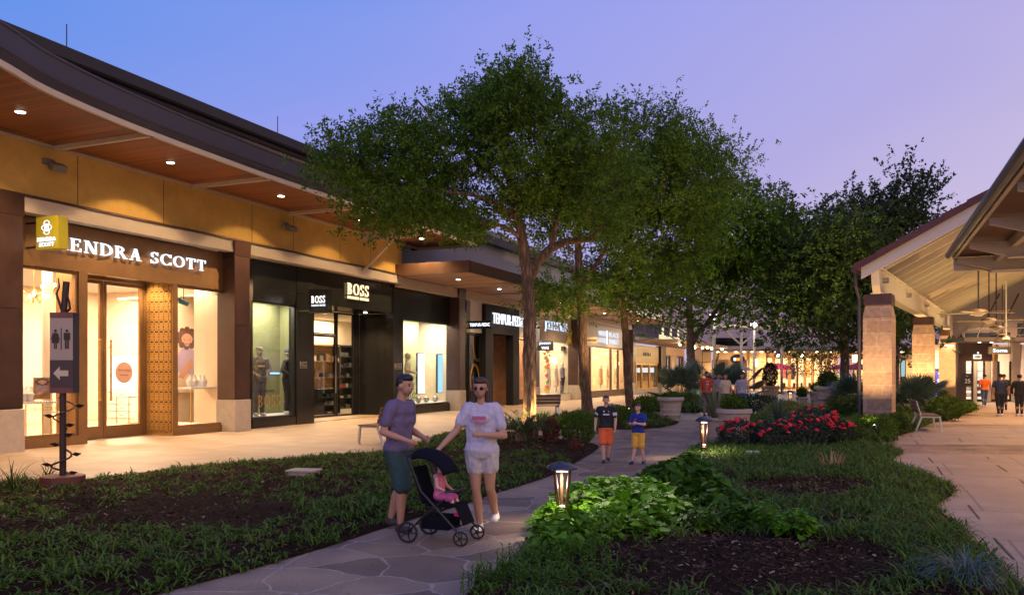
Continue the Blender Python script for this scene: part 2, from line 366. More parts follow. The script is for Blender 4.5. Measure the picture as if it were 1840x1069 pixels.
blackm2 = mat('black_satin_metal', (.02,.02,.02), .4, .2)
grey_m = mat('grey_panel', (.25,.24,.24), .6, var=.05)
white_m = mat('white_paint', (.78,.76,.72), .6, var=.03)
warmwall = mat('warm_interior_paint', (.78,.64,.48), .8, var=.03)
olive = mat('olive_backdrop', (.22,.22,.11), .8, var=.06)
floor_in = mat('interior_floor', (.42,.33,.24), .35, var=.1)
wood_in = mat('interior_wood', (.32,.17,.07), .5, var=.2, vs_=8)
gold = mat('brushed_gold', (.60,.38,.12), .35, .9, var=.08)
goldscreen = mat('gold_lattice_metal', (.50,.29,.09), .45, .6, var=.1, vs_=6)
steel = mat('brushed_steel', (.48,.47,.46), .35, .85)
glass = glassm('window_glass', (1,1,1), 1.0); dglass = glassm('smoked_glass', (.55,.58,.52), 1.4)
soffit = planks('soffit_boards', (.24,.080,.030), .14, axis=1, rough=.5)
soffit2 = planks('soffit_boards_pale', (.40,.22,.13), .5, axis=1, gap=.02, rough=.5)
L_on = emis('downlight_glow', (1,.86,.66), 14)
L_white = emis('sign_white_glow', (.82,.87,1), 1.5); L_warm = emis('sign_warm_glow', (1,.72,.40), 1.5); L_blue = emis('sign_halo_blue', (.50,.66,1), 1.6)
L_bulb = emis('bulb_glow', (1,.78,.45), 10)
# ------------------------------------------------------------------ ground
def ground_mat(name, kind):
    m = mat(name, (.3,.25,.22), .7); t = m.node_tree; b = t.nodes['Principled BSDF']; lk = t.links.new
    tcn = t.nodes.new('ShaderNodeTexCoord')
    def node(ty, **k):
        n = t.nodes.new(ty)
        for a, v in k.items(): setattr(n, a, v)
        return n
    def ramp_(src, a, ca, b_, cb):
        r = node('ShaderNodeValToRGB'); r.color_ramp.elements[0].position = a; r.color_ramp.elements[1].position = b_
        r.color_ramp.elements[0].color = (*ca, 1); r.color_ramp.elements[1].color = (*cb, 1); lk(src, r.inputs[0]); return r.outputs[0]
    nz = node('ShaderNodeTexNoise'); nz.inputs['Scale'].default_value = 1.3; nz.inputs['Detail'].default_value = 8; lk(tcn.outputs['Object'], nz.inputs['Vector'])
    fine = node('ShaderNodeTexNoise'); fine.inputs['Scale'].default_value = 30; fine.inputs['Detail'].default_value = 6; lk(tcn.outputs['Object'], fine.inputs['Vector'])
    bp = node('ShaderNodeBump'); bp.inputs['Distance'].default_value = .02
    if kind == 'flag':
        wv = node('ShaderNodeVectorMath', operation='SCALE'); wv.inputs['Scale'].default_value = .45; lk(nz.outputs['Color'], wv.inputs[0])
        ad = node('ShaderNodeVectorMath', operation='ADD'); lk(tcn.outputs['Object'], ad.inputs[0]); lk(wv.outputs[0], ad.inputs[1])
        vo = node('ShaderNodeTexVoronoi', feature='DISTANCE_TO_EDGE', voronoi_dimensions='2D'); vo.inputs['Scale'].default_value = 1.55; lk(ad.outputs[0], vo.inputs['Vector'])
        vc = node('ShaderNodeTexVoronoi', feature='F1', voronoi_dimensions='2D'); vc.inputs['Scale'].default_value = 1.55; lk(ad.outputs[0], vc.inputs['Vector'])
        gw = node('ShaderNodeMath', operation='MULTIPLY_ADD'); lk(fine.outputs[0], gw.inputs[0]); gw.inputs[1].default_value = .025; gw.inputs[2].default_value = .002
        lt = node('ShaderNodeMath', operation='LESS_THAN'); lk(vo.outputs['Distance'], lt.inputs[0]); lk(gw.outputs[0], lt.inputs[1])
        sp = node('ShaderNodeSeparateColor'); lk(vc.outputs['Color'], sp.inputs[0])
        base = ramp_(sp.outputs[0], 0, (.15,.100,.070), 1, (.33,.235,.165))
        mott = ramp_(nz.outputs[0], .3, (.62,.60,.62), .7, (1.2,1.12,1.0))
        mu = node('ShaderNodeMixRGB', blend_type='MULTIPLY'); mu.inputs[0].default_value = 1; lk(base, mu.inputs[1]); lk(mott, mu.inputs[2])
        mx = node('ShaderNodeMixRGB'); lk(lt.outputs[0], mx.inputs[0]); lk(mu.outputs[0], mx.inputs[1]); mx.inputs[2].default_value = (.38,.30,.24,1)
        lk(mx.outputs[0], b.inputs['Base Color'])
        rr = node('ShaderNodeMapRange'); rr.inputs['To Min'].default_value = .38; rr.inputs['To Max'].default_value = .7; lk(nz.outputs[0], rr.inputs['Value']); lk(rr.outputs[0], b.inputs['Roughness'])
        hs = node('ShaderNodeMath', operation='MULTIPLY_ADD'); lk(lt.outputs[0], hs.inputs[0]); hs.inputs[1].default_value = -.5; lk(fine.outputs[0], hs.inputs[2]); lk(hs.outputs[0], bp.inputs['Height']); bp.inputs['Strength'].default_value = .7
    elif kind == 'conc':
        base = ramp_(nz.outputs[0], .3, (.28,.205,.145), .72, (.39,.295,.215))
        f2 = ramp_(fine.outputs[0], .35, (.88,.88,.88), .65, (1.06,1.06,1.06))
        mu = node('ShaderNodeMixRGB', blend_type='MULTIPLY'); mu.inputs[0].default_value = 1; lk(base, mu.inputs[1]); lk(f2, mu.inputs[2])
        mp = node('ShaderNodeMapping'); mp.inputs['Rotation'].default_value[2] = -RZL; lk(tcn.outputs['Object'], mp.inputs[0])
        br = node('ShaderNodeTexBrick'); br.offset = .5; br.inputs['Scale'].default_value = 1; br.inputs['Brick Width'].default_value = 2.6; br.inputs['Row Height'].default_value = 1.9
        br.inputs['Mortar Size'].default_value = .016; br.inputs['Mortar Smooth'].default_value = .2; lk(mp.outputs[0], br.inputs['Vector'])
        mx = node('ShaderNodeMixRGB'); lk(br.outputs['Fac'], mx.inputs[0]); lk(mu.outputs[0], mx.inputs[1]); mx.inputs[2].default_value = (.17,.13,.11,1)
        lk(mx.outputs[0], b.inputs['Base Color']); b.inputs['Roughness'].default_value = .55
        lk(fine.outputs[0], bp.inputs['Height']); bp.inputs['Strength'].default_value = .15
    else:
        f3 = node('ShaderNodeTexNoise'); f3.inputs['Scale'].default_value = 55; f3.inputs['Detail'].default_value = 8; f3.inputs['Roughness'].default_value = .8; lk(tcn.outputs['Object'], f3.inputs['Vector'])
        base = ramp_(f3.outputs[0], .35, (.012,.007,.004), .75, (.075,.036,.019)); lk(base, b.inputs['Base Color'])
        b.inputs['Roughness'].default_value = .95; b.inputs['Specular IOR Level'].default_value = .1; lk(f3.outputs[0], bp.inputs['Height']); bp.inputs['Strength'].default_value = 1; bp.inputs['Distance'].default_value = .05
    lk(bp.outputs[0], b.inputs['Normal']); return m
flag_m = ground_mat('flagstone', 'flag'); conc_m = ground_mat('tan_concrete', 'conc'); mulch_m = ground_mat('bark_mulch', 'mulch')
o = MB().quad((-150,-20,0), (150,-20,0), (150,220,0), (-150,220,0)).build('ground', flag_m); tag(o, kind='structure')
def sheet(name, poly, z, m):
    from mathutils.geometry import tessellate_polygon
    tr = tessellate_polygon([[Vector((p[0], p[1], 0)) for p in poly]])
    o = MB().add([(p[0], p[1], z) for p in poly], tr).build(name, m); return tag(o, kind='structure')
def smooth(poly, n=2):
    for _ in range(n):
        q = []
        for i, p in enumerate(poly):
            r = poly[(i+1) % len(poly)]; q += [(p[0]*.75+r[0]*.25, p[1]*.75+r[1]*.25), (p[0]*.25+r[0]*.75, p[1]*.25+r[1]*.75)]
        poly = q
    return poly
b1px = [(-260,1110),(-200,905),(0,868),(162,866),(370,836),(620,819),(690,812),(750,797),(789,781),(833,774),(905,777),(960,783),(1020,792),(1060,797),(1083,802),(1036,831),(989,857),(889,886),(841,905),(700,945),(620,973),(488,1013),(387,1041),(276,1069),(180,1110)]
b2px = [(900,762),(971,751),(1028,743),(1100,738),(1161,744),(1236,757),(1177,772),(1067,771),(975,773),(910,772)]
b3px = [(800,1130),(860,1040),(948,1000),(952,960),(985,918),(1110,885),(1190,850),(1236,815),(1262,797),(1440,797),(1600,806),(1625,811),(1598,826),(1610,838),(1654,852),(1722,880),(1702,895),(1671,912),(1723,941),(1751,986),(1806,1021),(1850,1069),(1885,1130)]
b4px = [(1300,762),(1340,752),(1420,742),(1500,738),(1610,737),(1706,741),(1712,752),(1660,764),(1637,778),(1600,784),(1614,796),(1526,793),(1400,789),(1302,789)]
b5px = [(1138,737),(1160,724),(1222,714),(1300,713),(1345,715),(1350,722),(1290,741),(1215,742)]
b6px = [(1690,742),(1700,730),(1755,729),(1752,738),(1735,745)]
def world(pl): return [G(*p) for p in pl]
def inside(P, poly):
    poly = np.array(poly); x, y = P[:, 0], P[:, 1]; r = np.zeros(len(P), bool); j = len(poly)-1
    for i in range(len(poly)):
        xi, yi = poly[i]; xj, yj = poly[j]
        with np.errstate(divide='ignore', invalid='ignore'):
            c = ((yi > y) != (yj > y)) & (x < (xj-xi)*(y-yi)/(yj-yi)+xi)
        r ^= c; j = i
    return r
def edge_d(P, poly):
    poly = np.array(poly); d = np.full(len(P), 1e9)
    for i in range(len(poly)):
        a = poly[i]; b = poly[(i+1) % len(poly)]; ab = b-a; t = np.clip(((P-a)@ab)/max(1e-9, ab@ab), 0, 1)
        d = np.minimum(d, np.linalg.norm(P-a-t[:, None]*ab, axis=1))
    return d
def bedh(P, poly):                       # mound height over a bed
    d = edge_d(P, poly); n = np.array([noise.noise(Vector((p[0]*1.3, p[1]*1.3, 0))) for p in P])
    n2 = np.array([noise.noise(Vector((p[0]*6, p[1]*6, 3))) for p in P])
    return .012+np.minimum(d, .5)*.16+(n*.05+n2*.02)*np.minimum(d*3, 1)
BEDS = []
def bed(name, px, step):
    poly = smooth(world(px), 2); A = np.array(poly); lo, hi = A.min(0), A.max(0)
    gx, gy = np.meshgrid(np.arange(lo[0], hi[0], step), np.arange(lo[1], hi[1], step)); P = np.c_[gx.ravel(), gy.ravel()]+rng.uniform(-.2, .2, (gx.size, 2))*step
    P = P[inside(P, poly)]; P = P[edge_d(P, poly) > step*.5]
    allp = [Vector(p) for p in poly]+[Vector(p) for p in P]; n = len(poly)
    vs_, _, fs, *_r = delaunay_2d_cdt(allp, [(i, (i+1) % n) for i in range(n)], [list(range(n))], 1, 1e-5)
    V = np.array([(v.x, v.y) for v in vs_]); h = bedh(V, poly)
    o = MB().add([(v[0], v[1], z) for v, z in zip(V, h)], fs).build(name, mulch_m, smooth=True); tag(o, kind='structure'); BEDS.append(poly); return poly
P1 = bed('planting_bed', b1px, .16); P2 = bed('planting_bed', b2px, .3); P3 = bed('planting_bed', b3px, .14); P4 = bed('planting_bed', b4px, .4); P5 = bed('planting_bed', b5px, .8); P6 = bed('planting_bed', b6px, .6)
# left and right concrete walks, flagstone bands crossing the right walk
lw = [LBw(-22,-3)[:2], LBw(-22,1)[:2]]+[G(-200,905), G(0,866), G(162,864), G(370,834), G(620,817), G(750,795), G(789,779), G(833,772), G(905,766), G(971,749), G(1028,741), G(1100,734), G(1160,722), G(1215,712), G(1262,706)]+[LBw(76,-3)[:2]]
sheet('left_sidewalk', lw, .004, conc_m)
rw = [G(1895,1140), G(1850,1066), G(1806,1019), G(1751,984), G(1723,939), G(1673,911), G(1704,895), G(1724,880), G(1656,851), G(1612,837), G(1600,826), G(1626,813.5), G(1900,818), (60, 25), (60, 3), (4.5, 3)]
sheet('right_sidewalk', rw, .004, conc_m)
rw2 = [G(1500,797.5), G(1614,798), G(1602,785), G(1639,779), G(1655,768), G(1930,771), (60, 33), (60, 28), G(1900,801), ]
sheet('right_sidewalk', rw2, .005, conc_m)
sheet('right_sidewalk', [G(1660,762), G(1712,753), G(1760,747), G(1930,748), (60,45), (60,36), G(1930,763)], .004, conc_m)
sheet('right_sidewalk', [G(1740,741), G(1757,733), G(1722,724), G(1930,722), (60,48), G(1930,741)], .004, conc_m)
# short saw cuts in the right walk
sl = MB()
for a, b in (((1668,822),(1677,832)),((1684,839),(1694,854)),((1792,836),(1810,848)),((1773,821),(1777,824)),((1740,908),(1760,933)),((1786,967),(1822,1006)),((1832,862),(1845,872)),((1635,781),(1640,786)),((1644,792),(1650,798)),((1722,788),(1730,795)),((1800,783),(1812,789)),((1822,796),(1836,801))):
    A = Vector((*G(*a), .0092)); B = Vector((*G(*b), .0092)); d = (B-A).normalized(); q = Vector((-d.y, d.x, 0))*.011
    sl.quad(tuple(A-q), tuple(B-q), tuple(B+q), tuple(A+q))
tag(sl.build('paving_slots', blackm2), kind='structure')
# ================================================================== LEFT BUILDING
ZL0, ZL1, ZS = 5.04, 5.36, 6.6
VF = -.35
uP = [U(418,0), U(822,0), U(960,0), U(1036,0), U(1136,0)]        # piers after the first
UE1 = U(722,0); UE2 = U(1137,0)
bld = Lthing('retail_building', 'long arcade building with wooden soffit, ochre wall band and dark piers along the left walk', 'building', 0)
def lb(): return MB()
# structure behind: walls
w = lb(); w.box(-.3,-16,ZL1,0,5.2,ZS+.05).box(-.3,5.205,ZL1,0,13.0,ZS+.05).box(-.3,13.005,ZL1,0,UE1,ZS+.05)
w.slab([(0,UE1,ZL1),(0,UE1,ZS+.05),(-1.6,UE1+1.0,ZS+.05),(-1.6,UE1+1.0,ZL1)], (-.25,-.1,0)); w.build('wall', stucco, bld)
jt = lb()
for u in (-6,-2.1,1.5,4.0,7.3,9.2,11.7,13.6): jt.box(-.01,u-.008,ZL1+.03,.003,u+.008,ZS)
jt.build('wall_joint', dkbronze, bld)
lb().box(-.25,-16,ZL0,.06,U(722,.06),ZL1).build('lintel', lintel_m, bld, bevel=.01)
lb().box(-.25,U(722,.06)+.004,ZL0-.1,.02,UE2,ZL1-.06).build('lintel', lintel_m, bld, bevel=.01)
lb().box(0.002,-16,ZL1,.1,UE1-.1,ZL1+.05).build('ledge', dkbronze, bld)
lb().box(-.5,-16,ZS,-.3,UE1+1,7.9).box(.7,-16,7.03,.9,UE1+3,8.05).build('upper_wall', lintel_m, bld)
lb().box(-14,-16,ZL0+.1,-.52,UE2+.2,5.34).build('floor_slab', grey_m, bld); lb().box(-14.2,-16,0,-14,UE2+4,7.9).build('back_wall', grey_m, bld)
# purple-lit glazed clerestory box and wall above the second canopy
lb().box(-2.2,UE1-.5,5.5,-2.0,UE2+4,9.2).build('upper_wall', mat('grey_blue_cladding', (.20,.19,.22), .6, var=.08), bld)
# roof
lb().box(-14,-18,8.055,1.3,UE1+6,8.33).build('roof', roofm, bld, bevel=.02)
lb().box(-14,UE1+6.01,8.4,-1.6,UE2+6,8.8).build('roof', roofm, bld)
lb().box(-6,-18,7.97,1.1,UE1+5.9,8.05).build('roof_soffit_band', gutter_m, bld)
lb().box(-.6,-16,0,-.2,U(42,.08)-.7,ZL0).build('wall', pier_m, bld)
# lightning rods
for px_ in (120, 499):
    u = U(px_, 1.2); lb().tube([(1.2,u,8.3),(1.2,u,8.3+.52)], .012, 6).build('lightning_rod', blackm2, bld)
# first canopy : curved plan
edge = [(5.6,-10),(4.9,-7),(4.35,-5),(3.74,-3),(3.33,-1.96),(3.03,-.5),(2.84,1.16),(2.72,3.07),(2.62,5.1),(2.6,9),(2.6,13),(2.62,17)]
_e = []
for i in range(len(edge)-1):
    p0, p1, p2, p3 = (np.array(edge[max(i-1, 0)]), np.array(edge[i]), np.array(edge[i+1]), np.array(edge[min(i+2, len(edge)-1)]))
    for k in range(5 if edge[i+1][1] < 6 else 1):
        s_ = k/5; _e.append(tuple(.5*((2*p1)+(p2-p0)*s_+(2*p0-5*p1+4*p2-p3)*s_**2+(3*p1-p0-3*p2+p3)*s_**3)))
edge = [(float(a), float(b)) for a, b in _e]+[edge[-1]]
def ve(u):
    for (a, b), (c, d) in zip(edge, edge[1:]):
        if b <= u <= d: return a+(c-a)*(u-b)/(d-b)
    return edge[0][0] if u < 0 else edge[-1][0]
bays = [-7, -3.05, .9, 4.97, 8.97, 12.98, 17.0]
sof = lb()
for a, b in zip(bays, bays[1:]):
    us = [a]+[x for _, x in edge if a < x < b]+[b]
    sof.slab([(0.0,a,ZS),(0.0,b,ZS)]+[(ve(u),u,ZS) for u in reversed(us)], (0,0,.05))
sof.build('soffit', soffit, bld)
pat = lb()        # routed border line in each soffit bay
for a, b in zip(bays, bays[1:]):
    q = [(.28,a+.35),(.28,b-.35),(ve(b)-.35,b-.35),(ve((a+b)/2)-.33,(a+b)/2),(ve(a)-.35,a+.35)]
    for p0, p1 in zip(q, q[1:]+q[:1]): pat.bar((*p0,ZS-.001),(*p1,ZS-.001),.025,.006)
pat.build('soffit_groove', blackm2, bld)
for b in bays: lb().box(0,b-.05,ZS-.1,ve(b),b+.05,ZS-.002).build('soffit_beam', cream_steel, bld)
e2 = [(a,b) for a, b in edge]
el = lb()
for (a, b), (c, d) in zip(e2, e2[1:]): el.bar((a-.03,b,ZS-.045),(c-.03,d+.01,ZS-.045),.07,.11)
el.bar((.04,-10,ZS-.04),(.04,17,ZS-.04),.06,.07); el.build('soffit_trim', cream_steel, bld)
fa = lb()
for (a, b), (c, d) in zip(e2, e2[1:]):
    pass
prf = [(-.02,.012),(.02,.014),(.055,.06),(.06,.12),(.10,.16),(.11,.50),(.13,.52),(.13,.56),(-.1,.56)]; NP = len(prf)
fa.add([(a+x,b,ZS+z) for a, b in e2 for x, z in prf], [(i*NP+k,i*NP+k+1,(i+1)*NP+k+1,(i+1)*NP+k) for i in range(len(e2)-1) for k in range(NP-1)])
fa.build('fascia', gutter_m, bld, smooth=True)
rc_ = lb()
rc_.slab([(0,-10,ZS+.40)]+[(a+.04,b,ZS+.40) for a, b in edge]+[(0,17,ZS+.40)], (0,0,.05)); rc_.build('canopy_roof', roofm, bld)
lb().box(-.3,17.0,ZS-.08,2.66,17.12,ZS+.42).build('fascia_end', gutter_m, bld)
def downlight(par, x, y, z, P, r=.085, vis=True, sp=125, col=(1,.64,.30)):
    MB().lathe([(r+.02,0),(r+.02,-.012),(r,-.014)], (x,y,z), 18).build('downlight_ring', cream_steel, par)
    MB().lathe([(r,0),(r,-.004)], (x,y,z-.016), 18).build('downlight_lens', L_on, par)
    lamp('SPOT', (x,y,z-.05), P, col, par, .08, sp, .7)
for i, (a, b) in enumerate(zip(bays, bays[1:])):
    u = (a+b)/2; v = 1.3 if i > 1 else 1.6
    downlight(bld, v, u, ZS, 1050)
# strut under first canopy end
s_ = lb(); s_.bar((.0,12.98,ZS-.22),(2.3,12.98,ZS-.22),.1,.2); s_.build('outrigger', cream_steel, bld)
lb().tube([(.1,12.98,5.25),(1.35,12.98,ZS-.3)], .05, 10).build('strut', cream_steel, bld)
# second canopy
U2a = 15.4; Z2 = 5.33
lb().slab([(.0,U2a,Z2),(.0,UE2,Z2),(3.0,UE2,Z2),(3.0,U2a,Z2)], (0,0,.06)).build('soffit', soffit2, bld)
lb().box(-.0,U2a-.1,Z2-.02,3.1,U2a,Z2+.42).box(3.0,U2a+.005,Z2-.02,3.12,UE2,Z2+.40).build('fascia', dkbronze, bld)
lb().box(0,U2a,Z2+.3,3,UE2,Z2+.35).build('canopy_roof', roofm, bld)
u = U2a+4
k = 0
while u < UE2-1:
    lb().box(.02,u-.05,Z2-.09,3.0,u+.05,Z2-.002).build('soffit_beam', cream_steel, bld)
    downlight(bld, 1.6, u-2, Z2, 650, .08); u += 4; k += 1
# dark bays of back wall over shopfronts of the second run
# piers
def pier(u0, wv=.42, wu=.62, zt=ZL1-.02, last=False):
    p = lb().box(-.55,u0,.9,.08,u0+wu,zt-.42).build('pier', pier_m, bld, bevel=.008)
    q = lb(); q.slab([(-.5,u0-.0,zt-.415),(.081,u0,zt-.415),(.16,u0-.06,zt),(-.5,u0-.06,zt)], (0,wu+.03,0)); q.o = (0,0,0)
    MB().add(q.v, q.f).build('pier_cap', pier_m, p)
    MB().box(.083,u0+.05,.95,.088,u0+wu-.05,2.95).box(.083,u0+.05,3.0,.088,u0+wu-.05,zt-.5).build('pier_face', pier_m, p)
    MB().box(-.57,u0-.02,0,.11,u0+wu+.02,.895).build('pier_base', stone_b, p, bevel=.01)
pier(U(42,.08)-.62)
for i, u in enumerate(uP): pier(u, zt=(ZL1-.02 if i < 2 else Z2-.03))
# ================================================================== SHOPFRONTS
def room(par, u0, u1, v0, v1, z1, wallm, P, floor=floor_in, ceilm=white_m, col=(1,.80,.55), n=1, z0=.0, door=None):
    """interior box behind a shopfront, v1 (back) < v0 (front)"""
    MB(par_o(par)).box(v1-.1,u0,z0,v1,u1,z1).box(v1,u0-.1,z0,v0,u0-.001,z1).box(v1,u1+.001,z0,v0,u1+.1,z1).build('interior_wall', wallm, par)
    MB(par_o(par)).box(v1,u0,z0,v0,u1,z0+.02).build('interior_floor', floor, par)
    MB(par_o(par)).box(v1,u0,z1,v0,u1,z1+.05).build('interior_ceiling', ceilm, par)
    for i in range(n):
        uu = u0+(u1-u0)*(i+.5)/n
        L = lamp('AREA', sub((v0+v1)/2, uu, z1-.1, par), P/n, col, par, sx=(v0-v1)*.5, sy=(u1-u0)/n*.6)
        MB(par_o(par)).box((v0+v1)/2-.1,uu-.5,z1-.06,(v0+v1)/2+.1,uu+.5,z1-.02).build('ceiling_light', L_bulb, par)
ORG = {}
def par_o(p): return ORG.get(p.name, (0,0,0))
def sub(x, y, z, p): o_ = par_o(p); return (x-o_[0], y-o_[1], z-o_[2])
def shop(name, label, u):
    t = Lthing(name, label, 'shopfront', u, VF, 0); ORG[t.name] = (VF, u, 0); return t
def B(t): return MB(par_o(t))
def frame(t, u0, u1, z0, z1, v, fw, m, d=.12, name='window_frame', mull=(), glassmat=None, gl=True):
    b = B(t).box(v-d,u0,z0,v,u0+fw,z1).box(v-d,u1-fw,z0,v,u1,z1).box(v-d,u0+fw,z0,v,u1-fw,z0+fw).box(v-d,u0+fw,z1-fw,v,u1-fw,z1)
    for x in mull: b.box(v-d,x-fw/2,z0+fw,v-.002,x+fw/2,z1-fw)
    o = b.build(name, m, t)
    if gl: B(t).box(v-d/2-.006,u0+fw-.01,z0+fw-.01,v-d/2,u1-fw+.01,z1-fw+.01).build('window_glass', glassmat or glass, t)
    return o
# ---------- jeweller
K = shop('jewellery_shop', 'bronze framed jewellery shopfront with lit white serif letters and gold lattice door recess', U(42,VF))
kl, kr = U(30,VF), U(419,VF); ko0, ko1 = U(158,VF), U(312.5,VF); KV = -1.3
B(K).box(VF-.25,kl,3.98,VF,kr,ZL0-.003).build('sign_band', bronze, K)
B(K).box(VF-.18,U(34,VF)-.3,0,VF-.003,ko0,.22).box(VF-.18,U(142,VF),.22,VF-.003,ko0,3.98).build('window_surround', bronze, K)
B(K).box(VF-.18,ko1,0,VF-.003,kr,.2).box(VF-.18,ko1,.2,VF-.003,ko1+.12,3.98).box(VF-.18,U(404,VF),.2,VF-.003,kr,3.98).build('window_surround', bronze, K)
frame(K, U(34,VF)-.3, U(142,VF)-.002, .225, 3.975, VF-.04, .06, bronze)
frame(K, ko1+.122, U(404,VF)-.002, .205, 3.975, VF-.04, .06, bronze)
KI = -8.5; kx = 9.5
B(K).box(KI,kl,.004,KV-.08,kx,.03).build('interior_floor', floor_in, K)
B(K).box(KI-.1,kl,0,KI,kx,4.5).box(KI,kl-.1,0,VF-.25,kl-.002,4.5).box(-1.8,kr+.002,0,VF-.25,kr+.1,4.5).box(KI,kx,0,-1.78,kx+.1,4.5).box(-1.81,kr+.1,0,-1.77,kx,4.5).build('interior_wall', warmwall, K)
B(K).box(KI,kl,4.45,VF-.26,kr,4.5).box(KI,kr+.003,4.45,-1.82,kx,4.5).build('interior_ceiling', white_m, K)
B(K).box(-3.3,7.05,0,-3.2,kx,4.44).box(VF-.26,ko1+.05,.03,-1.6,ko1+.12,4.44).build('partition', warmwall, K)
B(K).box(VF-.2,ko1+.12,.03,-3.2,kr,.2).box(VF-.2,kl,.03,-1.9,ko0-.1,.2).build('window_plinth', warmwall, K)
B(K).box(-1.75,U(92,-1.75),.2,-1.7,ko0-.1,4.44).build('partition', warmwall, K)
# recess: ceiling, side walls, doors
B(K).box(KV-.1,ko0,4.15,VF-.255,ko1,4.3).build('recess_ceiling', goldscreen, K)
B(K).box(KV,ko0-.06,.0,VF-.185,ko0-.002,4.15).build('recess_wall', bronze, K)
B(K).box(KV-.1,ko0,3.98,KV,ko1,4.148).box(KV-.1,ko0,.0,KV,ko0+.1,3.98).box(KV-.1,ko1-.1,0,KV,ko1,3.98).build('door_frame', bronze, K)
um = U(187,KV)
for a, b in ((ko0+.11, um-.01), (um+.01, ko1-.11)):
    d = frame(K, a, b, .03, 3.97, KV-.02, .09, bronze, .07, 'glass_door')
    B(K).box(KV-.09,a+.09,.12,KV-.02,b-.09,.32).build('door_rail', bronze, d)
    s = um-.16 if b < um else um+.16
    h = B(K).tube([(KV+.06,s,1.0),(KV+.06,s,2.45)], .022, 10); h.ball((KV+.06,s,.98), .035).ball((KV+.06,s,2.47), .035).box(KV-.02,s-.012,1.15,KV+.06,s+.012,1.18).box(KV-.02,s-.012,2.28,KV+.06,s+.012,2.31)
    h.build('door_handle', gold, d, smooth=True)
dl = B(K).lathe([(.27,0),(.27,.004)], (0,0,0), 32); 
dl.v = [(KV+.0-par_o(K)[0]+z+.0, U(223,KV)-par_o(K)[1]+(x+par_o(K)[0]), 1.66+(y+par_o(K)[1])) for x, y, z in dl.v]
stk = dl.build('door_sticker', mat('peach_sticker', (.72,.42,.30), .7), K)
txt_brown = mat('brown_print', (.25,.12,.08), .7)
ku = U(223,KV)
textobj("We're hiring!", 'sticker_text', txt_brown, stk, sub(KV+.006,ku,1.72,K), (0,1,0), (0,0,1), .38, .07, .002)
textobj("join our team", 'sticker_text', txt_brown, stk, sub(KV+.006,ku,1.6,K), (0,1,0), (0,0,1), .26, .04, .002)
downlight(K, *sub(-.95,(ko0+ko1)/2+1.0,4.15,K), 230, .06); downlight(K, *sub(-.95,ko0+.5,4.15,K), 230, .06)
# lattice screen as the right wall of the recess
scr = B(K).box(KV+.02,ko1-.02,.0,VF-.02,ko1,4.14)
scr = scr.build('lattice_screen', goldscreen, K)
dk = mat('lattice_shadow_gap', (.10,.05,.02), .8)
B(K).box(KV+.06,ko1-.026,.1,VF-.06,ko1-.021,4.05).build('screen_backing', dk, scr)
lat = B(K); nx, nz = 5, 15; du = (VF-KV-.12)/nx; dz = 3.95/nz
for i in range(nx):
    for j in range(nz):
        c = (KV+.06+du*(i+.5), .1+dz*(j+.5))
        for (rx, rz, n) in ((du*.47, dz*.47, 6), (du*.22, dz*.22, 8)):
            pts = [(c[0]+rx*math.cos(2*math.pi*(q+.5)/n), ko1-.04, c[1]+rz*math.sin(2*math.pi*(q+.5)/n)) for q in range(n)]
            for a, b in zip(pts, pts[1:]+pts[:1]): lat.bar(a, b, .022, .022)
        for q in range(4):
            a = math.pi/4+q*math.pi/2; lat.bar((c[0]+du*.2*math.cos(a),ko1-.04,c[1]+dz*.2*math.sin(a)), (c[0]+du*.6*math.cos(a),ko1-.04,c[1]+dz*.6*math.sin(a)), .02, .02)
lat.build('lattice', goldscreen, scr)
# letters
seriftext('KENDRA SCOTT', 'sign_letters', L_white, K, sub(VF+.05,U(94,VF),4.43,K), (0,1,0), (0,0,1), U(367,VF)-U(94,VF), .285, .03)
textobj('2290', 'address_number', dkbronze, K, sub(VF-.09,U(391,VF),3.86,K), (0,1,0), (0,0,1), .26, .08, .003)
textobj('WATCH', 'window_text', gold, K, sub(VF-.09,U(83,VF),1.0,K), (0,1,0), (0,0,1), .46, .085, .003)
textobj('COLLECTION', 'window_text', gold, K, sub(VF-.09,U(83,VF),.86,K), (0,1,0), (0,0,1), .74, .085, .003)
for uu, v, P in ((U(80,-1.1), -1.1, 170), (U(365,-1.8), -1.8, 230), (7.4, -5.6, 1000), (2.5, -5.0, 350)):
    lamp('AREA', sub(v,uu,4.38,K), P, (1,.73,.47), K, sx=1.3, sy=1.6)
# interior furniture (each a thing)
def cabinet(u, v, label, w_=1.3, h=2.2):
    t = Lthing('display_cabinet', label, 'cabinet', u, v, .03, 'cabinets inside the jewellery shop'); t.rotation_euler.z += R(-90)
    MB().box(-.3,-w_/2,0,.0,w_/2,h).build('carcass', white_m, t)
    for i in range(4): MB().box(.002,-w_/2+.04,.06+i*.24,.02,w_/2-.04,.25+i*.24).build('drawer', white_m, t)
    MB().box(.002,-w_/2+.08,1.08,.006,w_/2-.08,h-.1).build('lit_niche', emis('niche_glow', (1,.85,.6), 1.8), t)
    b = MB()
    for i in range(4): b.box(.02,-.06,.14+i*.24,.035,.06,.16+i*.24)
    b.build('drawer_pulls', gold, t); return t
cabinet(kx-.02, -4.4, 'lit white cabinet with gold pulls behind the left door leaf')
cabinet(kx-.02, -6.0, 'lit white cabinet with gold pulls behind the right door leaf')
cabinet(kx-.02, -7.5, 'lit white wall cabinet seen through the left jewellery window')
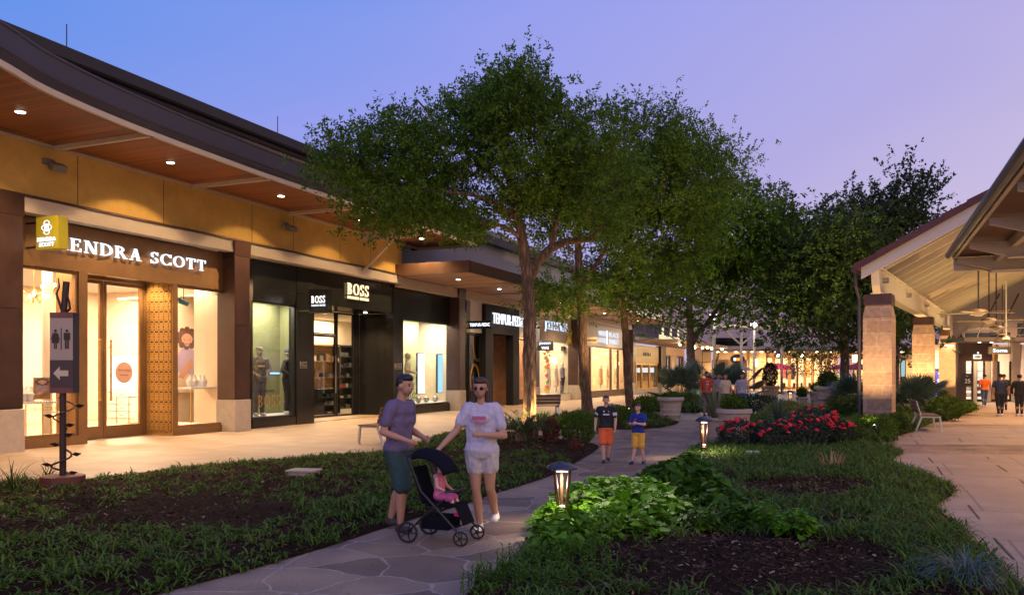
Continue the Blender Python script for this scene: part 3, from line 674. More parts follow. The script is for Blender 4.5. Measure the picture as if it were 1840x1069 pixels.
def dtable(u, v, label, w_=.9, h=.9, d=.5, z=.2):
    t = Lthing('display_table', label, 'table', u, v, z, 'display tables inside the jewellery shop')
    MB().box(-d/2,-w_/2,h-.05,d/2,w_/2,h).build('table_top', white_m, t)
    for a in (-1, 1):
        for b in (-1, 1): MB().box(a*d/2-.02*(a>0),b*w_/2-.02*(b>0),0,a*d/2+.02*(a<0),b*w_/2+.02*(b<0),h-.055).build('leg', gold, t)
    return t
dtable(U(62,-1.15), -1.15, 'gold legged display table in the left jewellery window', .8, .8)
dtable(U(357,-1.2), -1.2, 'gold legged display shelf under the child poster in the right jewellery window', 1.1, 1.05)
dtable(U(120,-1.2), -1.2, 'small gold legged table behind the post sign in the window', .5, .55)
dtable(U(245,-3.6), -3.6, 'gold framed jewellery counter behind the right door leaf', 1.0, .95, .5, .03)
nk = mat('white_velvet', (.7,.68,.66), .8)
def bust(u, v, z, label, s=1):
    t = Lthing('necklace_bust', label, 'bust', u, v, z, 'necklace busts in the jewellery windows')
    MB().lathe([(.05*s,0),(.075*s,.06*s),(.085*s,.14*s),(.03*s,.22*s),(.026*s,.27*s)], n=14).build('bust_form', nk, t, smooth=True)
    MB().tube([(.09*s*math.cos(a)*.8,.09*s*math.sin(a)*.8,.17*s-.05*s*math.cos(a)) for a in np.linspace(-2,2,9)], .004, 5).build('necklace', gold, t)
for i, (px_, v, z) in enumerate(((342,-1.2,1.25),(350,-1.1,1.25),(359,-1.25,1.25),(366,-1.15,1.25),(40,-1.1,1.0),(48,-1.2,1.0),(56,-1.1,1.0))):
    bust(U(px_,v), v, z+.005, 'white necklace bust %s' % ['leftmost on the right window shelf','second from left on the right window shelf','third from left on the right window shelf','rightmost on the right window shelf','leftmost on the left window table','middle one on the left window table','right one on the left window table'][i], 1.25)
def poster(u, v, z, w_, h, label, skin, cloth, hair, bgc):
    t = Lthing('portrait_poster', label, 'poster', u, v, z)
    MB().box(-.02,-w_/2,0,0,w_/2,h).build('poster_board', bgc, t)
    b = MB(); n = 22
    def ell(cx_, cz, rx, rz, x, mm, nm):
        MB().slab([(x,cx_+rx*math.cos(2*math.pi*i/n),cz+rz*math.sin(2*math.pi*i/n)) for i in range(n)], (.002,0,0)).build(nm, mm, t)
    ell(-.02*w_,h*.80,w_*.40,h*.14,.001,hair,'printed_hair'); ell(0,h*.76,w_*.26,h*.11,.004,skin,'printed_face')
    MB().slab([(.004,-w_*.4,h*.3),(.004,w_*.42,h*.26),(.004,w_*.36,h*.60),(.004,w_*.12,h*.66),(.004,-w_*.2,h*.65),(.004,-w_*.38,h*.56)], (.002,0,0)).build('printed_shirt', cloth, t)
    MB().slab([(.008,-w_*.38,h*.22),(.008,-w_*.16,h*.2),(.008,w_*.30,h*.42),(.008,w_*.2,h*.5),(.008,-w_*.2,h*.36)], (.002,0,0)).build('printed_arm', skin, t)
    for s in (-1, 1): ell(s*w_*.11, h*.775, w_*.035, h*.009, .008, txt_brown, 'printed_eye')
    for k in range(11): ell(w_*.36*math.cos(k*.62-.3), h*.80+h*.13*math.sin(k*.62-.3), w_*.12, h*.045, .003+k*.0002, hair, 'printed_curl')
    MB().slab([(.008,w_*-.1,h*.70),(.008,w_*.1,h*.70),(.008,w_*.06,h*.685),(.008,-w_*.06,h*.685)], (.003,0,0)).build('printed_smile', white_m, t)
sk = mat('printed_skin', (.62,.33,.20), .6); hr = mat('printed_brown_hair', (.10,.04,.02), .7)
poster(U(336,-3.1), -3.1, 1.05, .95, 2.1, 'tall poster of a smiling child in a lilac shirt in the right jewellery window', sk, mat('printed_lilac', (.5,.4,.62), .7), hr, warmwall)
poster(U(76,-1.0), -1.0, 1.05, .42, .5, 'small framed photo of a smiling woman on the left window table', sk, mat('printed_grey', (.3,.25,.28), .7), hr, wood_in)
ch = Lthing('chandelier', 'gold chandelier with glowing bulbs in the left jewellery window', 'chandelier', U(62,-1.1), -1.1, 3.25)
MB().tube([(0,0,1.15),(0,0,.25)], .015, 6).lathe([(.02,.1),(.09,.18),(.02,.3)]).build('stem', gold, ch)
for k in range(9):
    a = 2*math.pi*k/9; r = .42 if k % 2 else .3; z = .35 if k % 2 else .1
    MB().tube([(0,0,.2),(r*.5*math.cos(a),r*.5*math.sin(a),z-.12),(r*math.cos(a),r*math.sin(a),z)], .008, 5).build('arm', gold, ch)
    MB().ball((r*math.cos(a),r*math.sin(a),z+.06), (.03,.03,.05)).build('bulb', L_bulb, ch)
tv = Lthing('teal_spotlight', 'small teal spotlight head hung high in the right jewellery window', 'spotlight', U(330,-.7), -.7, 3.55)
tm = mat('teal_paint', (.02,.22,.25), .5)
MB().tube([(0,0,.5),(0,0,.1)], .012, 6).build('stem', tm, tv); MB().tube([(-.06,-.1,.05),(.04,.12,-.03)], [.07,.06], 12).build('head', tm, tv); MB().ball((-.02,-.14,.08),(.06,.06,.06)).build('swivel', tm, tv)
# ---------- fashion shop in black
Bs = shop('fashion_shop', 'black panelled fashion shopfront with warm lit serif letters above a recessed entrance', U(455,VF))
bl, br_ = U(455,VF), U(824,VF); bo0, bo1 = U(564,VF), U(706,VF); BV = -1.85
for a, b in ((bl, U(533,VF)), (U(533,VF)+.006, bo0), (bo0+.006, bo1), (bo1+.006, U(724,VF)), (U(724,VF)+.006, br_)):
    B(Bs).box(VF-.2,a,3.93,VF+(.02 if b-a < 1.2 else 0),b,ZL0-.003).build('header_panel', black_m, Bs)
B(Bs).box(VF-.3,U(533,VF),0,VF+.02,bo0,3.925).box(VF-.3,bo1,0,VF+.02,U(724,VF),3.925).build('pilaster', black_m, Bs)
B(Bs).box(VF-.2,bl,0,VF-.003,U(533,VF)-.004,.27).box(VF-.2,U(724,VF)+.004,0,VF-.003,br_,.33).build('window_plinth', black_m, Bs)
frame(Bs, bl, U(533,VF)-.004, .275, 3.80, VF-.05, .05, blackm2); frame(Bs, U(724,VF)+.004, U(811,VF), .335, 3.78, VF-.05, .05, blackm2)
B(Bs).box(VF-.2,bl,3.80,VF-.01,U(533,VF),3.927).box(VF-.2,U(724,VF),3.78,VF-.01,br_,3.927).box(VF-.2,U(811,VF),.33,VF-.005,br_,3.78).build('window_head', black_m, Bs)
BI = -5.8
B(Bs).box(BI-.1,9.7,0,BI,br_,4.1).box(-1.74,bl-.1,0,VF-.25,bl-.002,4.1).box(BI,9.62,0,-1.76,9.7,4.1).box(BI,br_+.002,0,VF-.25,br_+.1,4.1).build('interior_wall', warmwall, Bs)
B(Bs).box(BI,bl,4.0,VF-.21,br_,4.05).build('interior_ceiling', white_m, Bs)
B(Bs).box(BI,bl,.004,VF-.3,br_,.03).build('interior_floor', floor_in, Bs)
B(Bs).box(-1.75,bl,.03,-1.65,bo0-.06,3.92).box(VF-.32,bo0-.11,.03,-1.64,bo0-.056,3.92).build('window_backdrop', olive, Bs)
B(Bs).box(-1.64,bl,.03,VF-.32,bo0-.12,.33).box(-2.1,U(724,VF)+.06,.03,VF-.22,br_,.4).build('display_platform', white_m, Bs)
B(Bs).box(-2.2,U(724,VF)+.06,.03,-2.1,br_-.5,3.99).build('window_backdrop', mat('pale_green_backdrop', (.50,.52,.30), .8), Bs)
B(Bs).box(BV-.1,bo0-.05,0,VF-.31,bo0-.002,3.93).box(BV+.0,bo1+.002,0,VF-.31,bo1+.05,3.93).build('recess_wall', black_m, Bs)
B(Bs).box(BV-.1,U(637,BV)+.02,.0,BV,bo1,3.93).box(VF-.31,bo0,3.935,BV-.1,bo1,3.99).build('recess_panel', black_m, Bs)
ud = U(606,BV)
frame(Bs, bo0+.02, ud-.02, .03, 3.05, BV-.02, .08, blackm2, .08, 'glass_door'); frame(Bs, bo0+.02, ud-.02, 3.06, 3.92, BV-.02, .05, blackm2, .08, 'transom_window')
frame(Bs, ud+.02, U(637,BV), .03, 3.92, BV-.02, .06, blackm2, .08, 'side_window')
hd = B(Bs).tube([(BV+.05,ud-.16,.9),(BV+.05,ud-.16,2.3)], .018, 8).build('door_handle', steel, Bs)
B(Bs).box(VF-.32,bo1-.045,1.0,VF-.325,bo1-.02,2.6).build('pull_slot', blackm2, Bs)
downlight(Bs, *sub(-1.0,bo0+.7,3.93,Bs), 330, .07); downlight(Bs, *sub(-1.0,bo1-.9,3.93,Bs), 330, .07)
seriftext('BOSS', 'sign_letters', L_warm, Bs, sub(VF+.05,U(622,VF),4.40,Bs), (0,1,0), (0,0,1), U(660,VF)-U(622,VF), .40, .03)
textobj('HUGO BOSS', 'sign_letters', L_warm, Bs, sub(VF+.05,U(641.5,VF),4.30,Bs), (0,1,0), (0,0,1), U(660,VF)-U(622.5,VF), .10, .03, .02)
for px_ in (545, 715):
    seriftext('BOSS', 'small_letters', grey_m, Bs, sub(VF+.022,U(px_-7,VF),1.86,Bs), (0,1,0), (0,0,1), U(px_+6,VF)-U(px_-7,VF), .16, .006)
    textobj('HUGO BOSS', 'small_letters', grey_m, Bs, sub(VF+.022,U(px_-.5,VF),1.82,Bs), (0,1,0), (0,0,1), U(px_+6,VF)-U(px_-7,VF), .04, .005)
seriftext('BOSS', 'window_letters', gold, Bs, sub(VF-.09,U(468,VF),.62,Bs), (0,1,0), (0,0,1), U(508,VF)-U(468,VF), .36, .004)
textobj('BE YOUR OWN', 'window_letters', blackm2, Bs, sub(VF-.09,U(483,VF),1.1,Bs), (0,1,0), (0,0,1), U(496,VF)-U(468,VF), .09, .004, .015)
seriftext('BOSS', 'window_letters', blackm2, Bs, sub(VF-.09,U(736,VF),.62,Bs), (0,1,0), (0,0,1), U(753,VF)-U(736,VF), .26, .004)
textobj('HUGO BOSS', 'window_letters', L_white, Bs, sub(VF-.09,U(788,VF),3.45,Bs), (0,1,0), (0,0,1), U(798,VF)-U(774,VF), .11, .004, .01)
for uu, v, P, c in ((U(492,-.9), -.95, 125, (1,.94,.72)), (U(765,-1.3), -1.3, 130, (1,.93,.70)), (U(600,-5), -5.2, 230, (1,.80,.52))):
    lamp('AREA', sub(v,uu,3.93,Bs), P, c, Bs, sx=1.0, sy=1.6)
B(Bs).box(-1.64,bl+.05,1.62,-1.62,bo0-.15,1.66).build('light_strip', emis('blue_strip_glow', (.15,.45,1), 3), Bs)
def panel(u, v, z, w_, h, m, label, cat='lightbox', name='lightbox'):
    t = Lthing(name, label, cat, u, v, z)
    MB().box(-.08,-w_/2,0,-.0,w_/2,h).build('casing', blackm2, t); MB().box(.002,-w_/2+.03,.03,.01,w_/2-.03,h-.03).build('screen', m, t); return t
panel(U(757,-1.2), -1.2, .75, .62, 1.75, emis('white_panel_glow', (.92,.95,1), 2.6), 'tall white lit panel in the right window of the black fashion shop')
panel(U(791,-.8), -.8, .78, .5, 1.7, emis('blue_panel_glow', (.25,.50,.85), 1.6), 'tall blue lit panel at the right end of the black fashion shop window')
for i, px_ in enumerate((752,766,782)):
    t = Lthing('mirror_ball', 'mirrored ball %s on the black fashion shop window platform' % ('left of the panels','in the middle','at the right'  )[i], 'ball', U(px_,-.9), -.9, .402, 'mirrored balls in the fashion shop window')
    MB().ball((0,0,.13), .13, 16, 10).build('ball', steel, t, smooth=True)
def shelf_unit(u, v, z, w_, h, n, m, stuffc, label, d=.4):
    t = Lthing('shelf_unit', label, 'shelf', u, v, z)
    b = MB().box(-d,-w_/2,0,-d+.03,w_/2,h)
    b.box(-d,-w_/2,0,0,-w_/2+.03,h).box(-d,w_/2-.03,0,0,w_/2,h); b.build('carcass', m, t)
    for i in range(n+1): MB().box(-d+.03,-w_/2+.03,h*i/n*.97,0,w_/2-.03,h*i/n*.97+.03).build('shelf', m, t)
    for i in range(n):
        x = -w_/2+.1
        while x < w_/2-.2:
            ww = random.uniform(.16,.34); hh = random.uniform(.12,.45)*h/n; MB().box(-d+.06,x,h*i/n*.97+.033,-.05,x+ww,h*i/n*.97+.033+hh).build('folded_goods', random.choice(stuffc), t); x += ww+random.uniform(.05,.35)
    return t
goods = [mat('goods_grey', (.12,.12,.13), .8), mat('goods_white', (.5,.47,.43), .8), mat('goods_black', (.02,.02,.03), .8), mat('goods_brown', (.14,.08,.05), .8), mat('goods_red', (.5,.03,.03), .8)]
shelf_unit(U(592,-3.2), -3.2, .03, 1.5, 1.0, 3, blackm2, goods[:3], 'black cubby table of folded clothes inside the fashion shop door')
shelf_unit(U(583,-5.4), -5.4, .03, 2.4, 2.9, 4, wood_in, goods[:4], 'wooden wall shelves of bags behind the fashion shop entrance')
shelf_unit(U(624,-5.4), -5.4, .03, 1.2, 2.9, 6, blackm2, goods[:1]*4+goods[1:], 'narrow black shelf rack behind the fashion shop side window')
# ---------- blade signs
def blade(label, u, v0, v1, z0, z1, th, m, arm=True, edgem=None):
    t = Lthing('blade_sign', label, 'sign', u, v0, z0)
    MB().box(0,-th/2,0,v1-v0,th/2,z1-z0).build('sign_box', m, t, bevel=.006)
    b = MB()
    for z in ((z1-z0)*.12, (z1-z0)*.88): b.box(VF-v0,-.02,z-.02,-.003,.02,z+.02)
    b.build('bracket', blackm2, t); return t
kgreen = mat('mustard_green_sign', (.30,.27,.015), .5)
uf_ = U(66,.12); uk = uf_+.125; v0, v1 = Vp(64.5,uf_), Vp(104, uf_)
z0k, z1k = Zf(66,449,.12), Zf(66,391,.12)
t = blade('mustard green box sign with white letters and knot emblem on the arcade wall', uk, v0, v1, z0k, z1k, .25, kgreen)
hh = z1k-z0k; ww = v1-v0; f_ = -.127
# face towards -u : right direction = +v when seen from -u
textobj('KENDRA', 'sign_text', L_white, t, (ww*.5,f_,hh*.30), (1,0,0), (0,0,1), ww*.84, .085, .012, .03)
textobj('SCOTT', 'sign_text', L_white, t, (ww*.5,f_,hh*.14), (1,0,0), (0,0,1), ww*.68, .085, .012, .03)
em = MB()
for cx_, cz, rx, rz in ((.5,.80,.11,.085),(.5,.52,.11,.085),(.40,.66,.11,.085),(.60,.66,.11,.085),(.5,.66,.07,.13),(.46,.66,.035,.07),(.54,.66,.035,.07)):
    pts = [(ww*cx_+rx*math.cos(a)*ww*1.1, f_-.004, hh*cz+rz*hh*math.sin(a)*.9) for a in np.linspace(0, 2*math.pi, 17)]
    for a, b in zip(pts, pts[1:]): em.bar(a, b, .011, .011)
em.build('emblem', L_white, t)
ub = U(557,.1); t = blade('square black box sign with lit white letters beside the black shop entrance', ub, .1, Vp(594,ub), Zf(557,563,.1), Zf(557,521,.1), .16, black_m)
wb = Vp(594,ub)-.1; hb = Zf(557,521,.1)-Zf(557,563,.1)
seriftext('BOSS', 'sign_text', emis('soft_white_glow', (1,.93,.85), 1.8), t, (wb*.16,-.083,hb*.42), (1,0,0), (0,0,1), wb*.66, hb*.3, .01)
textobj('HUGO BOSS', 'sign_text', L_white, t, (wb*.5,-.083,hb*.32), (1,0,0), (0,0,1), wb*.66, hb*.08, .01)
# ---------- mattress shop
matte = mat('matte_charcoal', (.016,.016,.02), .7, spec=.2)
T = shop('mattress_shop', 'mattress shopfront with white panels, black portal and glaring white letters', U(842,VF))
tl, tr_ = U(842,VF)+.2, U(960,VF); p0, p1 = U(866,VF), U(927,VF); tp0, tp1 = U(880,VF), U(916,VF)
B(T).box(VF-.2,tl,Zf(850,597,VF),VF,p0,Z2-.1).box(VF-.2,p1,Zf(940,606,VF),VF,tr_,Z2-.1).build('header_panel', white_m, T)
zt = Zf(866,545,VF+.2); zo = 3.55
B(T).box(VF-.2,p0,zo,VF+.2,p1,zt).box(VF-.2,p0,0,VF+.2,tp0,zo).box(VF-.2,tp1,0,VF+.2,p1,zo).build('portal', matte, T)
B(T).box(VF-1.6,tp0,0,VF-1.5,tp1,zo).box(VF-1.5,tp0-.1,0,VF-.21,tp0-.003,zo).build('portal_recess', matte, T)
B(T).box(VF-1.5,tp0,zo,VF-.21,tp1,zo+.1).build('portal_ceiling', matte, T)
downlight(T, *sub(VF-.6,tp0+.9,zo,T), 60, .06)
zg = Zf(850,600,VF)
frame(T, tl, p0-.01, .2, zg, VF-.05, .05, blackm2, glassmat=dglass); frame(T, p1+.01, tr_, .2, Zf(940,609,VF), VF-.05, .06, blackm2)
B(T).box(VF-.2,tl,0,VF,p0-.01,.2).box(VF-.2,p1+.01,0,VF,tr_,.2).build('window_plinth', black_m, T)
room(T, tl, p0-.02, VF-.3, VF-2, 4.4, mat('dark_olive', (.06,.06,.035), .8), 10); room(T, p1+.1, tr_, VF-.3, VF-3, 4.4, mat('terracotta', (.52,.22,.12), .8, c2=(.6,.4,.25)), 160)
for uu, zz, r in ((tl+1.0,3.0,.62),(tl+1.0,3.0,.56),(tl+.7,1.3,.6),(tl+.7,1.3,.54)):
    B(T).tube([(VF-.12,uu+r*.8*math.cos(a),zz+r*1.3*math.sin(a)) for a in np.linspace(0,2*math.pi,33)], .02, 6).build('ring_ornament', gold, T)
textobj('TEMPUR-PEDIC', 'sign_letters', emis('tempered_white_glow', (.86,.90,1), 1.0), T, sub(VF+.26,(U(876,VF)+U(933,VF))/2,Zf(905,574,VF+.26),T), (0,1,0), (0,0,1), U(933,VF)-U(876,VF), .52, .06, -.004)
0 and textobj('TEMPUR-PEDIC', 'letter_halo', L_blue, T, sub(VF+.215,(U(876,VF)+U(933,VF))/2,Zf(905,574,VF+.26),T), (0,1,0), (0,0,1), U(933,VF)-U(876,VF), .58, .01, .0)
for zz in (1.2, 2.0, 2.8):
    B(T).box(VF-2.6,p1+.4,zz,VF-2.0,tr_-.3,zz+.04).build('wall_shelf', white_m, T)
ut = U(843,.2); t = blade('long narrow black blade sign with white letters beside the dark pier', ut, .2, Vp(884,ut), Zf(843,591,.2), Zf(843,577,.2), .14, black_m)
wb = Vp(884,ut)-.2; hb = Zf(843,577,.2)-Zf(843,591,.2)
textobj('TEMPUR-PEDIC', 'sign_text', L_white, t, (wb*.5,-.075,hb*.5), (1,0,0), (0,0,1), wb*.88, hb*.42, .01, .02)
# ---------- boutique
J = shop('boutique', 'grey fronted boutique with backlit black letters and a butterfly on the header', U(968,VF))
jl, jr = U(960,VF)+.65, U(1035,VF); zj = Zf(1000,614,VF)
jg = mat('weathered_plaster', (.27,.22,.18), .8, c2=(.36,.31,.26), vs_=3)
B(J).box(VF-.2,jl,zj,VF,jr,Z2-.1).build('header_panel', jg, J)
frame(J, jl, jr-.05, .35, zj-.003, VF-.05, .06, steel); B(J).box(VF-.2,jl,0,VF,jr,.345).build('window_plinth', lintel_m, J)
room(J, jl, jr, VF-.3, VF-3.2, 4.4, mat('cream_plaster', (.66,.60,.48), .8, c2=(.55,.49,.38)), 360, n=2)
B(J).box(VF-3,jl+.1,.03,VF-.3,jr-.1,.34).build('display_platform', white_m, J)
textobj('JOHNNY WAS', 'sign_letters', blackm2, J, sub(VF+.10,(U(979,VF)+U(1018,VF))/2,Zf(998,588,VF+.08),J), (0,1,0), (0,0,1), U(1018,VF)-U(979,VF), .50, .03, .02)
textobj('JOHNNY WAS', 'letter_halo', L_blue, J, sub(VF+.02,(U(979,VF)+U(1018,VF))/2,Zf(998,588,VF+.08),J), (0,1,0), (0,0,1), U(1018,VF)-U(979,VF)+.1, .60, .02, .045)
bf = B(J); cu_, cz = U(1023,VF), Zf(1023,606,VF)
for s in (-1, 1): bf.slab([(VF+.01,cu_,cz-.25),(VF+.01,cu_+s*.5,cz-.55),(VF+.01,cu_+s*.75,cz-.2),(VF+.01,cu_+s*.35,cz+.05),(VF+.01,cu_+s*.85,cz+.5),(VF+.01,cu_+s*.5,cz+.75),(VF+.01,cu_+s*.1,cz+.15)], (.03,0,0))
bf.build('butterfly', mat('butterfly_yellow', (.55,.42,.10), .6), J)
for i in range(3): B(J).box(VF-.9,U(1009+i*6,VF-.9)-.12,zj-.45,VF-.7,U(1009+i*6,VF-.9)+.12,zj-.15).build('track_spot', blackm2, J)
fl = B(J); 
flc = [mat('garland_%s' % n_, c_, .7) for n_, c_ in (('red',(.6,.05,.04)),('orange',(.7,.25,.03)),('yellow',(.7,.5,.05)),('green',(.15,.35,.1)),('pink',(.6,.2,.3)))]
for i in range(40):
    uu = U(983,VF-.8)+random.uniform(-.25,.25)*(1+ (i > 24)*.3); zz = .6+i*.075
    B(J).ball((VF-.8+random.uniform(-.1,.1),uu,zz), random.uniform(.06,.13), 7, 5).build('flower_garland', random.choice(flc), J)
uj = U(967,.2); t = blade('slate square blade sign with white letters right of the first tree trunk', uj, .2, Vp(994,uj), Zf(967,630,.2), Zf(967,613,.2), .14, mat('slate_sign', (.10,.11,.13), .5))
wb = Vp(994,uj)-.2; hb = Zf(967,613,.2)-Zf(967,630,.2)
textobj('JOHNNY', 'sign_text', L_white, t, (wb*.5,-.075,hb*.72), (1,0,0), (0,0,1), wb*.8, hb*.32, .01, .02)
textobj('WAS', 'sign_text', L_white, t, (wb*.5,-.075,hb*.28), (1,0,0), (0,0,1), wb*.5, hb*.32, .01, .02)
# ---------- clothing shop
H = shop('clothing_shop', 'tan fronted clothing shop with stacked white letters and dark framed windows', U(1044,VF))
hl, hr_ = U(1036,VF)+.65, U(1136,VF); zh = Zf(1080,622,VF)
B(H).box(VF-.2,hl,zh,VF,hr_,Z2-.1).build('header_panel', lintel_m, H)
B(H).box(VF-.2,hl,0,VF,hr_,.33).build('window_plinth', dkbronze, H)
ms = [U(p,VF) for p in (1058,1063,1100,1113,1126)]
for a, b in zip([hl]+ms, ms+[hr_]):
    if b-a > .5: frame(H, a, b-.003, .335, zh-.003, VF-.05, .12, dkbronze)
    else: B(H).box(VF-.15,a,.335,VF-.02,b-.003,zh-.003).build('mullion', dkbronze, H)
room(H, hl, hr_, VF-.3, VF-5, 4.4, mat('peach_wall', (.74,.55,.38), .8), 1100, n=3, col=(1,.74,.45))
for a, b, s_ in ((1073,1088,'WHITE'),(1092,1111,'BLACK'),(1073,1088,'HOUSE'),(1092,1111,'MARKET')):
    zz = Zf(1092,601 if s_ in ('WHITE','BLACK') else 613,VF)
    textobj(s_, 'sign_letters', emis('dim_white_glow', (.82,.86,1), .85), H, sub(VF+.06,(U(a,VF)+U(b,VF))/2,zz,H), (0,1,0), (0,0,1), (U(b,VF)-U(a,VF))*.92, .34, .04, -.008)
B(H).box(VF+.03,U(1089.5,VF),Zf(1090,619,VF),VF+.06,U(1090.3,VF),Zf(1090,594,VF)).build('sign_bar', L_white, H)
uh = U(1055,.2); t = blade('cream blade sign with dark letters between the second and third trees', uh, .2, Vp(1074,uh), Zf(1055,617,.2), Zf(1055,606,.2), .14, lintel_m)
wb = Vp(1074,uh)-.2; hb = Zf(1055,606,.2)-Zf(1055,617,.2)
textobj('HOUSE | BLACK', 'sign_text', blackm2, t, (wb*.5,-.075,hb*.5), (1,0,0), (0,0,1), wb*.85, hb*.3, .01, .01)
# ---------- dark shop beyond and glazed corner under the flat canopy
X = shop('gilded_shop', 'dark shop with gilt door frames under the flat metal canopy', U(1144,VF))
xl, xr = U(1137,VF)+.8, U(1184,VF); zx = 3.45
B(X).box(VF-.2,xl,zx-1.0,VF,xr,zx+.45).build('header_panel', mat('gilt_panel', (.40,.27,.10), .5, .3), X)
B(X).box(VF-.2,xl,0,VF,xr,.3).build('window_plinth', stone_b, X)
B(X).box(VF-.3,xr+.01,.8,VF+.2,U(1193,VF),4.0).build('pier', pier_m, X); B(X).box(VF-.3,xr+.01,0,VF+.25,U(1193,VF),.795).build('pier_base', stone_b, X)
for a, b in ((1144.5,1155),(1155,1169),(1169,1183)): frame(X, U(a,VF)+.02, U(b,VF), .31, zx-1.01, VF-.06, .12, gold, glassmat=dglass)
room(X, xl, xr, VF-.4, VF-4, 3.4, mat('amber_wall', (.35,.2,.06), .7), 120)
for i in range(5): B(X).obox((VF+.04,U(1157+i*2.8,VF),zx-.25), (.05,.25,.32), (.0,0,0)).build('sign_letters', blackm2, X)
Cn = Lthing('corner_building', 'pale corner building with tall narrow windows behind the fourth tree', 'building', U(1194,VF), VF)
ORG[Cn.name] = (VF, U(1194,VF), 0)
cl, cr2 = U(1194,VF), U(1230,VF)
peach = mat('peach_panel', (.55,.36,.22), .7, var=.07)
B(Cn).box(VF-.3,cl,3.3,VF,cr2,4.6).box(VF-.3,U(1205.5,VF),.5,VF,U(1207.5,VF),3.3).box(VF-.3,cl,0,VF+.1,U(1206,VF),.5).box(VF-.3,U(1221,VF),0,VF,cr2,.5).box(VF-.3,U(1213,VF),0,VF,U(1217,VF),3.3).box(VF-.3,U(1228,VF),.5,VF,cr2,3.3).box(VF-.3,U(1212,VF),0,VF,U(1213,VF),3.3).build('wall', peach, Cn)
frame(Cn, cl, U(1205.5,VF), .5, 3.3, VF-.05, .15, blackm2, mull=(U(1200,VF),)); frame(Cn, U(1217,VF)+.02, U(1228,VF), .5, 3.3, VF-.05, .15, blackm2, mull=(U(1223,VF),))
B(Cn).box(VF-.5,U(1207.6,VF),0,VF-.45,U(1211.9,VF),2.9).build('lit_doorway', emis('doorway_glow', (1,.93,.88), 2.0), Cn)
B(Cn).box(VF-1.6,cl,0,VF-1.5,cr2,3.2).build('lit_curtain', emis('curtain_glow', (1,.88,.66), .9), Cn)
B(Cn).box(VF-1.0,UE2+.3,4.4,VF-.8,cr2+10,9.3).build('upper_wall', mat('lilac_panel', (.42,.36,.38), .7, var=.05), Cn)
B(Cn).box(VF-.8,U(1146,VF),4.75,VF-.3,U(1190,VF),6.6).build('clerestory', mat('clerestory_frame', (.03,.03,.045), .4), Cn)
for i in range(6): B(Cn).box(VF-.3,U(1149,VF)+i*3.4,5.1,VF-.28,U(1149,VF)+i*3.4+2.4,5.9).build('clerestory_pane', black_m, Cn)
for i in range(6): B(Cn).box(VF-.5,U(1194,VF)+i*3.0,4.75,VF-.45,U(1194,VF)+i*3.0+2.7,5.9).build('lit_clerestory', emis('clerestory_glow', (1,.85,.5), .8), Cn)
# flat metal canopy, curving round into the far side
cv = Lthing('flat_canopy', 'flat metal canopy with small white lights sweeping round the far corner', 'canopy', UE2+.2, .2, 4.0)
ORG[cv.name] = (.2, UE2+.2, 4.0)
def inv(px, Y): w_ = np.array([PX(Y,px), Y])-O; return (float(w_@NN), float(w_@D))
oc = [(3.4,UE2+.2),(3.6,UE2+9),(4.2,UE2+16),inv(1262,72),inv(1290,75),inv(1308,79)]
ic = [inv(1308,83), inv(1255,83), (0,U(1225,0)), (0,UE2+.2)]
B(cv).slab([(a,b,3.98) for a, b in oc+ic], (0,0,.22)).build('canopy_slab', mat('canopy_metal', (.36,.24,.15), .5, .3), cv)
for i, (a, b) in enumerate([(3.0,UE2+3),(3.1,UE2+8),(3.4,UE2+13),(3.9,UE2+18),inv(1248,74),inv(1262,75),inv(1279,77)]):
    B(cv).ball((a,b,3.9), .12, 10, 6).build('canopy_light', L_bulb, cv); lamp('POINT', sub(a,b,3.75,cv), 90, (1,.74,.42), cv, .1)
for k in range(5):
    B(cv).tube([(2.6,UE2+4+k*4,4.2),(-1.1,UE2+4+k*4,6.6)], .05, 5).build('tie_rod', blackm2, cv)
# ---------- floodlights on the wall
for i, (px_, py_) in enumerate(((86,293),(511,405))):
    t = Lthing('wall_floodlight', 'small grey floodlight on the ochre wall %s' % ('above the jewellery shop' if i == 0 else 'above the black fashion shop'), 'floodlight', U(px_,.05), .02, Zf(px_,py_,.1), 'wall floodlights')
    gm = mat('floodlight_grey', (.20,.18,.16), .6)
    MB().box(0,-.13,-.03,.12,.13,.1).build('junction_box', gm, t, bevel=.02)
    hd = MB().obox((.22,.1,-.08), (.26,.3,.16), (0,R(25),R(-15))).build('lamp_head', gm, t, bevel=.02)
    MB().obox((.25,.1,-.165), (.18,.22,.01), (0,R(25),R(-15))).build('lens', steel, hd)
# ================================================================== FAR SIDE (faces the camera, Y = 84)
FY = 84.0
Fb = thing('cafe_building', 'warmly lit cafe building with glass doors and downlit canopy at the far end', 'building', (PX(FY,1450), FY, 0))
fo = (PX(FY,1450), FY, 0)
def FB(): return MB(fo)
def fx(p): return PX(FY, p)
def fz(p): return PZ(FY, p)
tanp = mat('tan_panel', (.52,.36,.22), .75, var=.08)
lil = mat('lilac_render', (.44,.37,.38), .75, var=.06)
FB().box(fx(1235),FY,4.05,fx(1300),FY+.3,12.5).box(fx(1300),FY+.1,4.05,fx(1345),FY+.4,12.5).box(fx(1345),FY,4.05,fx(1725),FY+.3,12.8).build('upper_wall', lil, Fb)
FB().box(fx(1235),FY-.15,9.6,fx(1725),FY-.003,10.0).build('cornice', lintel_m, Fb)
FB().box(fx(1286),FY-.05,fz(627),fx(1342),FY-.01,fz(607)).box(fx(1352),FY-.05,fz(624),fx(1372),FY-.01,fz(610)).build('dark_window', dglass, Fb)
FB().box(fx(1286),FY-.02,fz(627)-.01,fx(1342),FY-.004,fz(607)).build('window_backing', black_m, Fb)
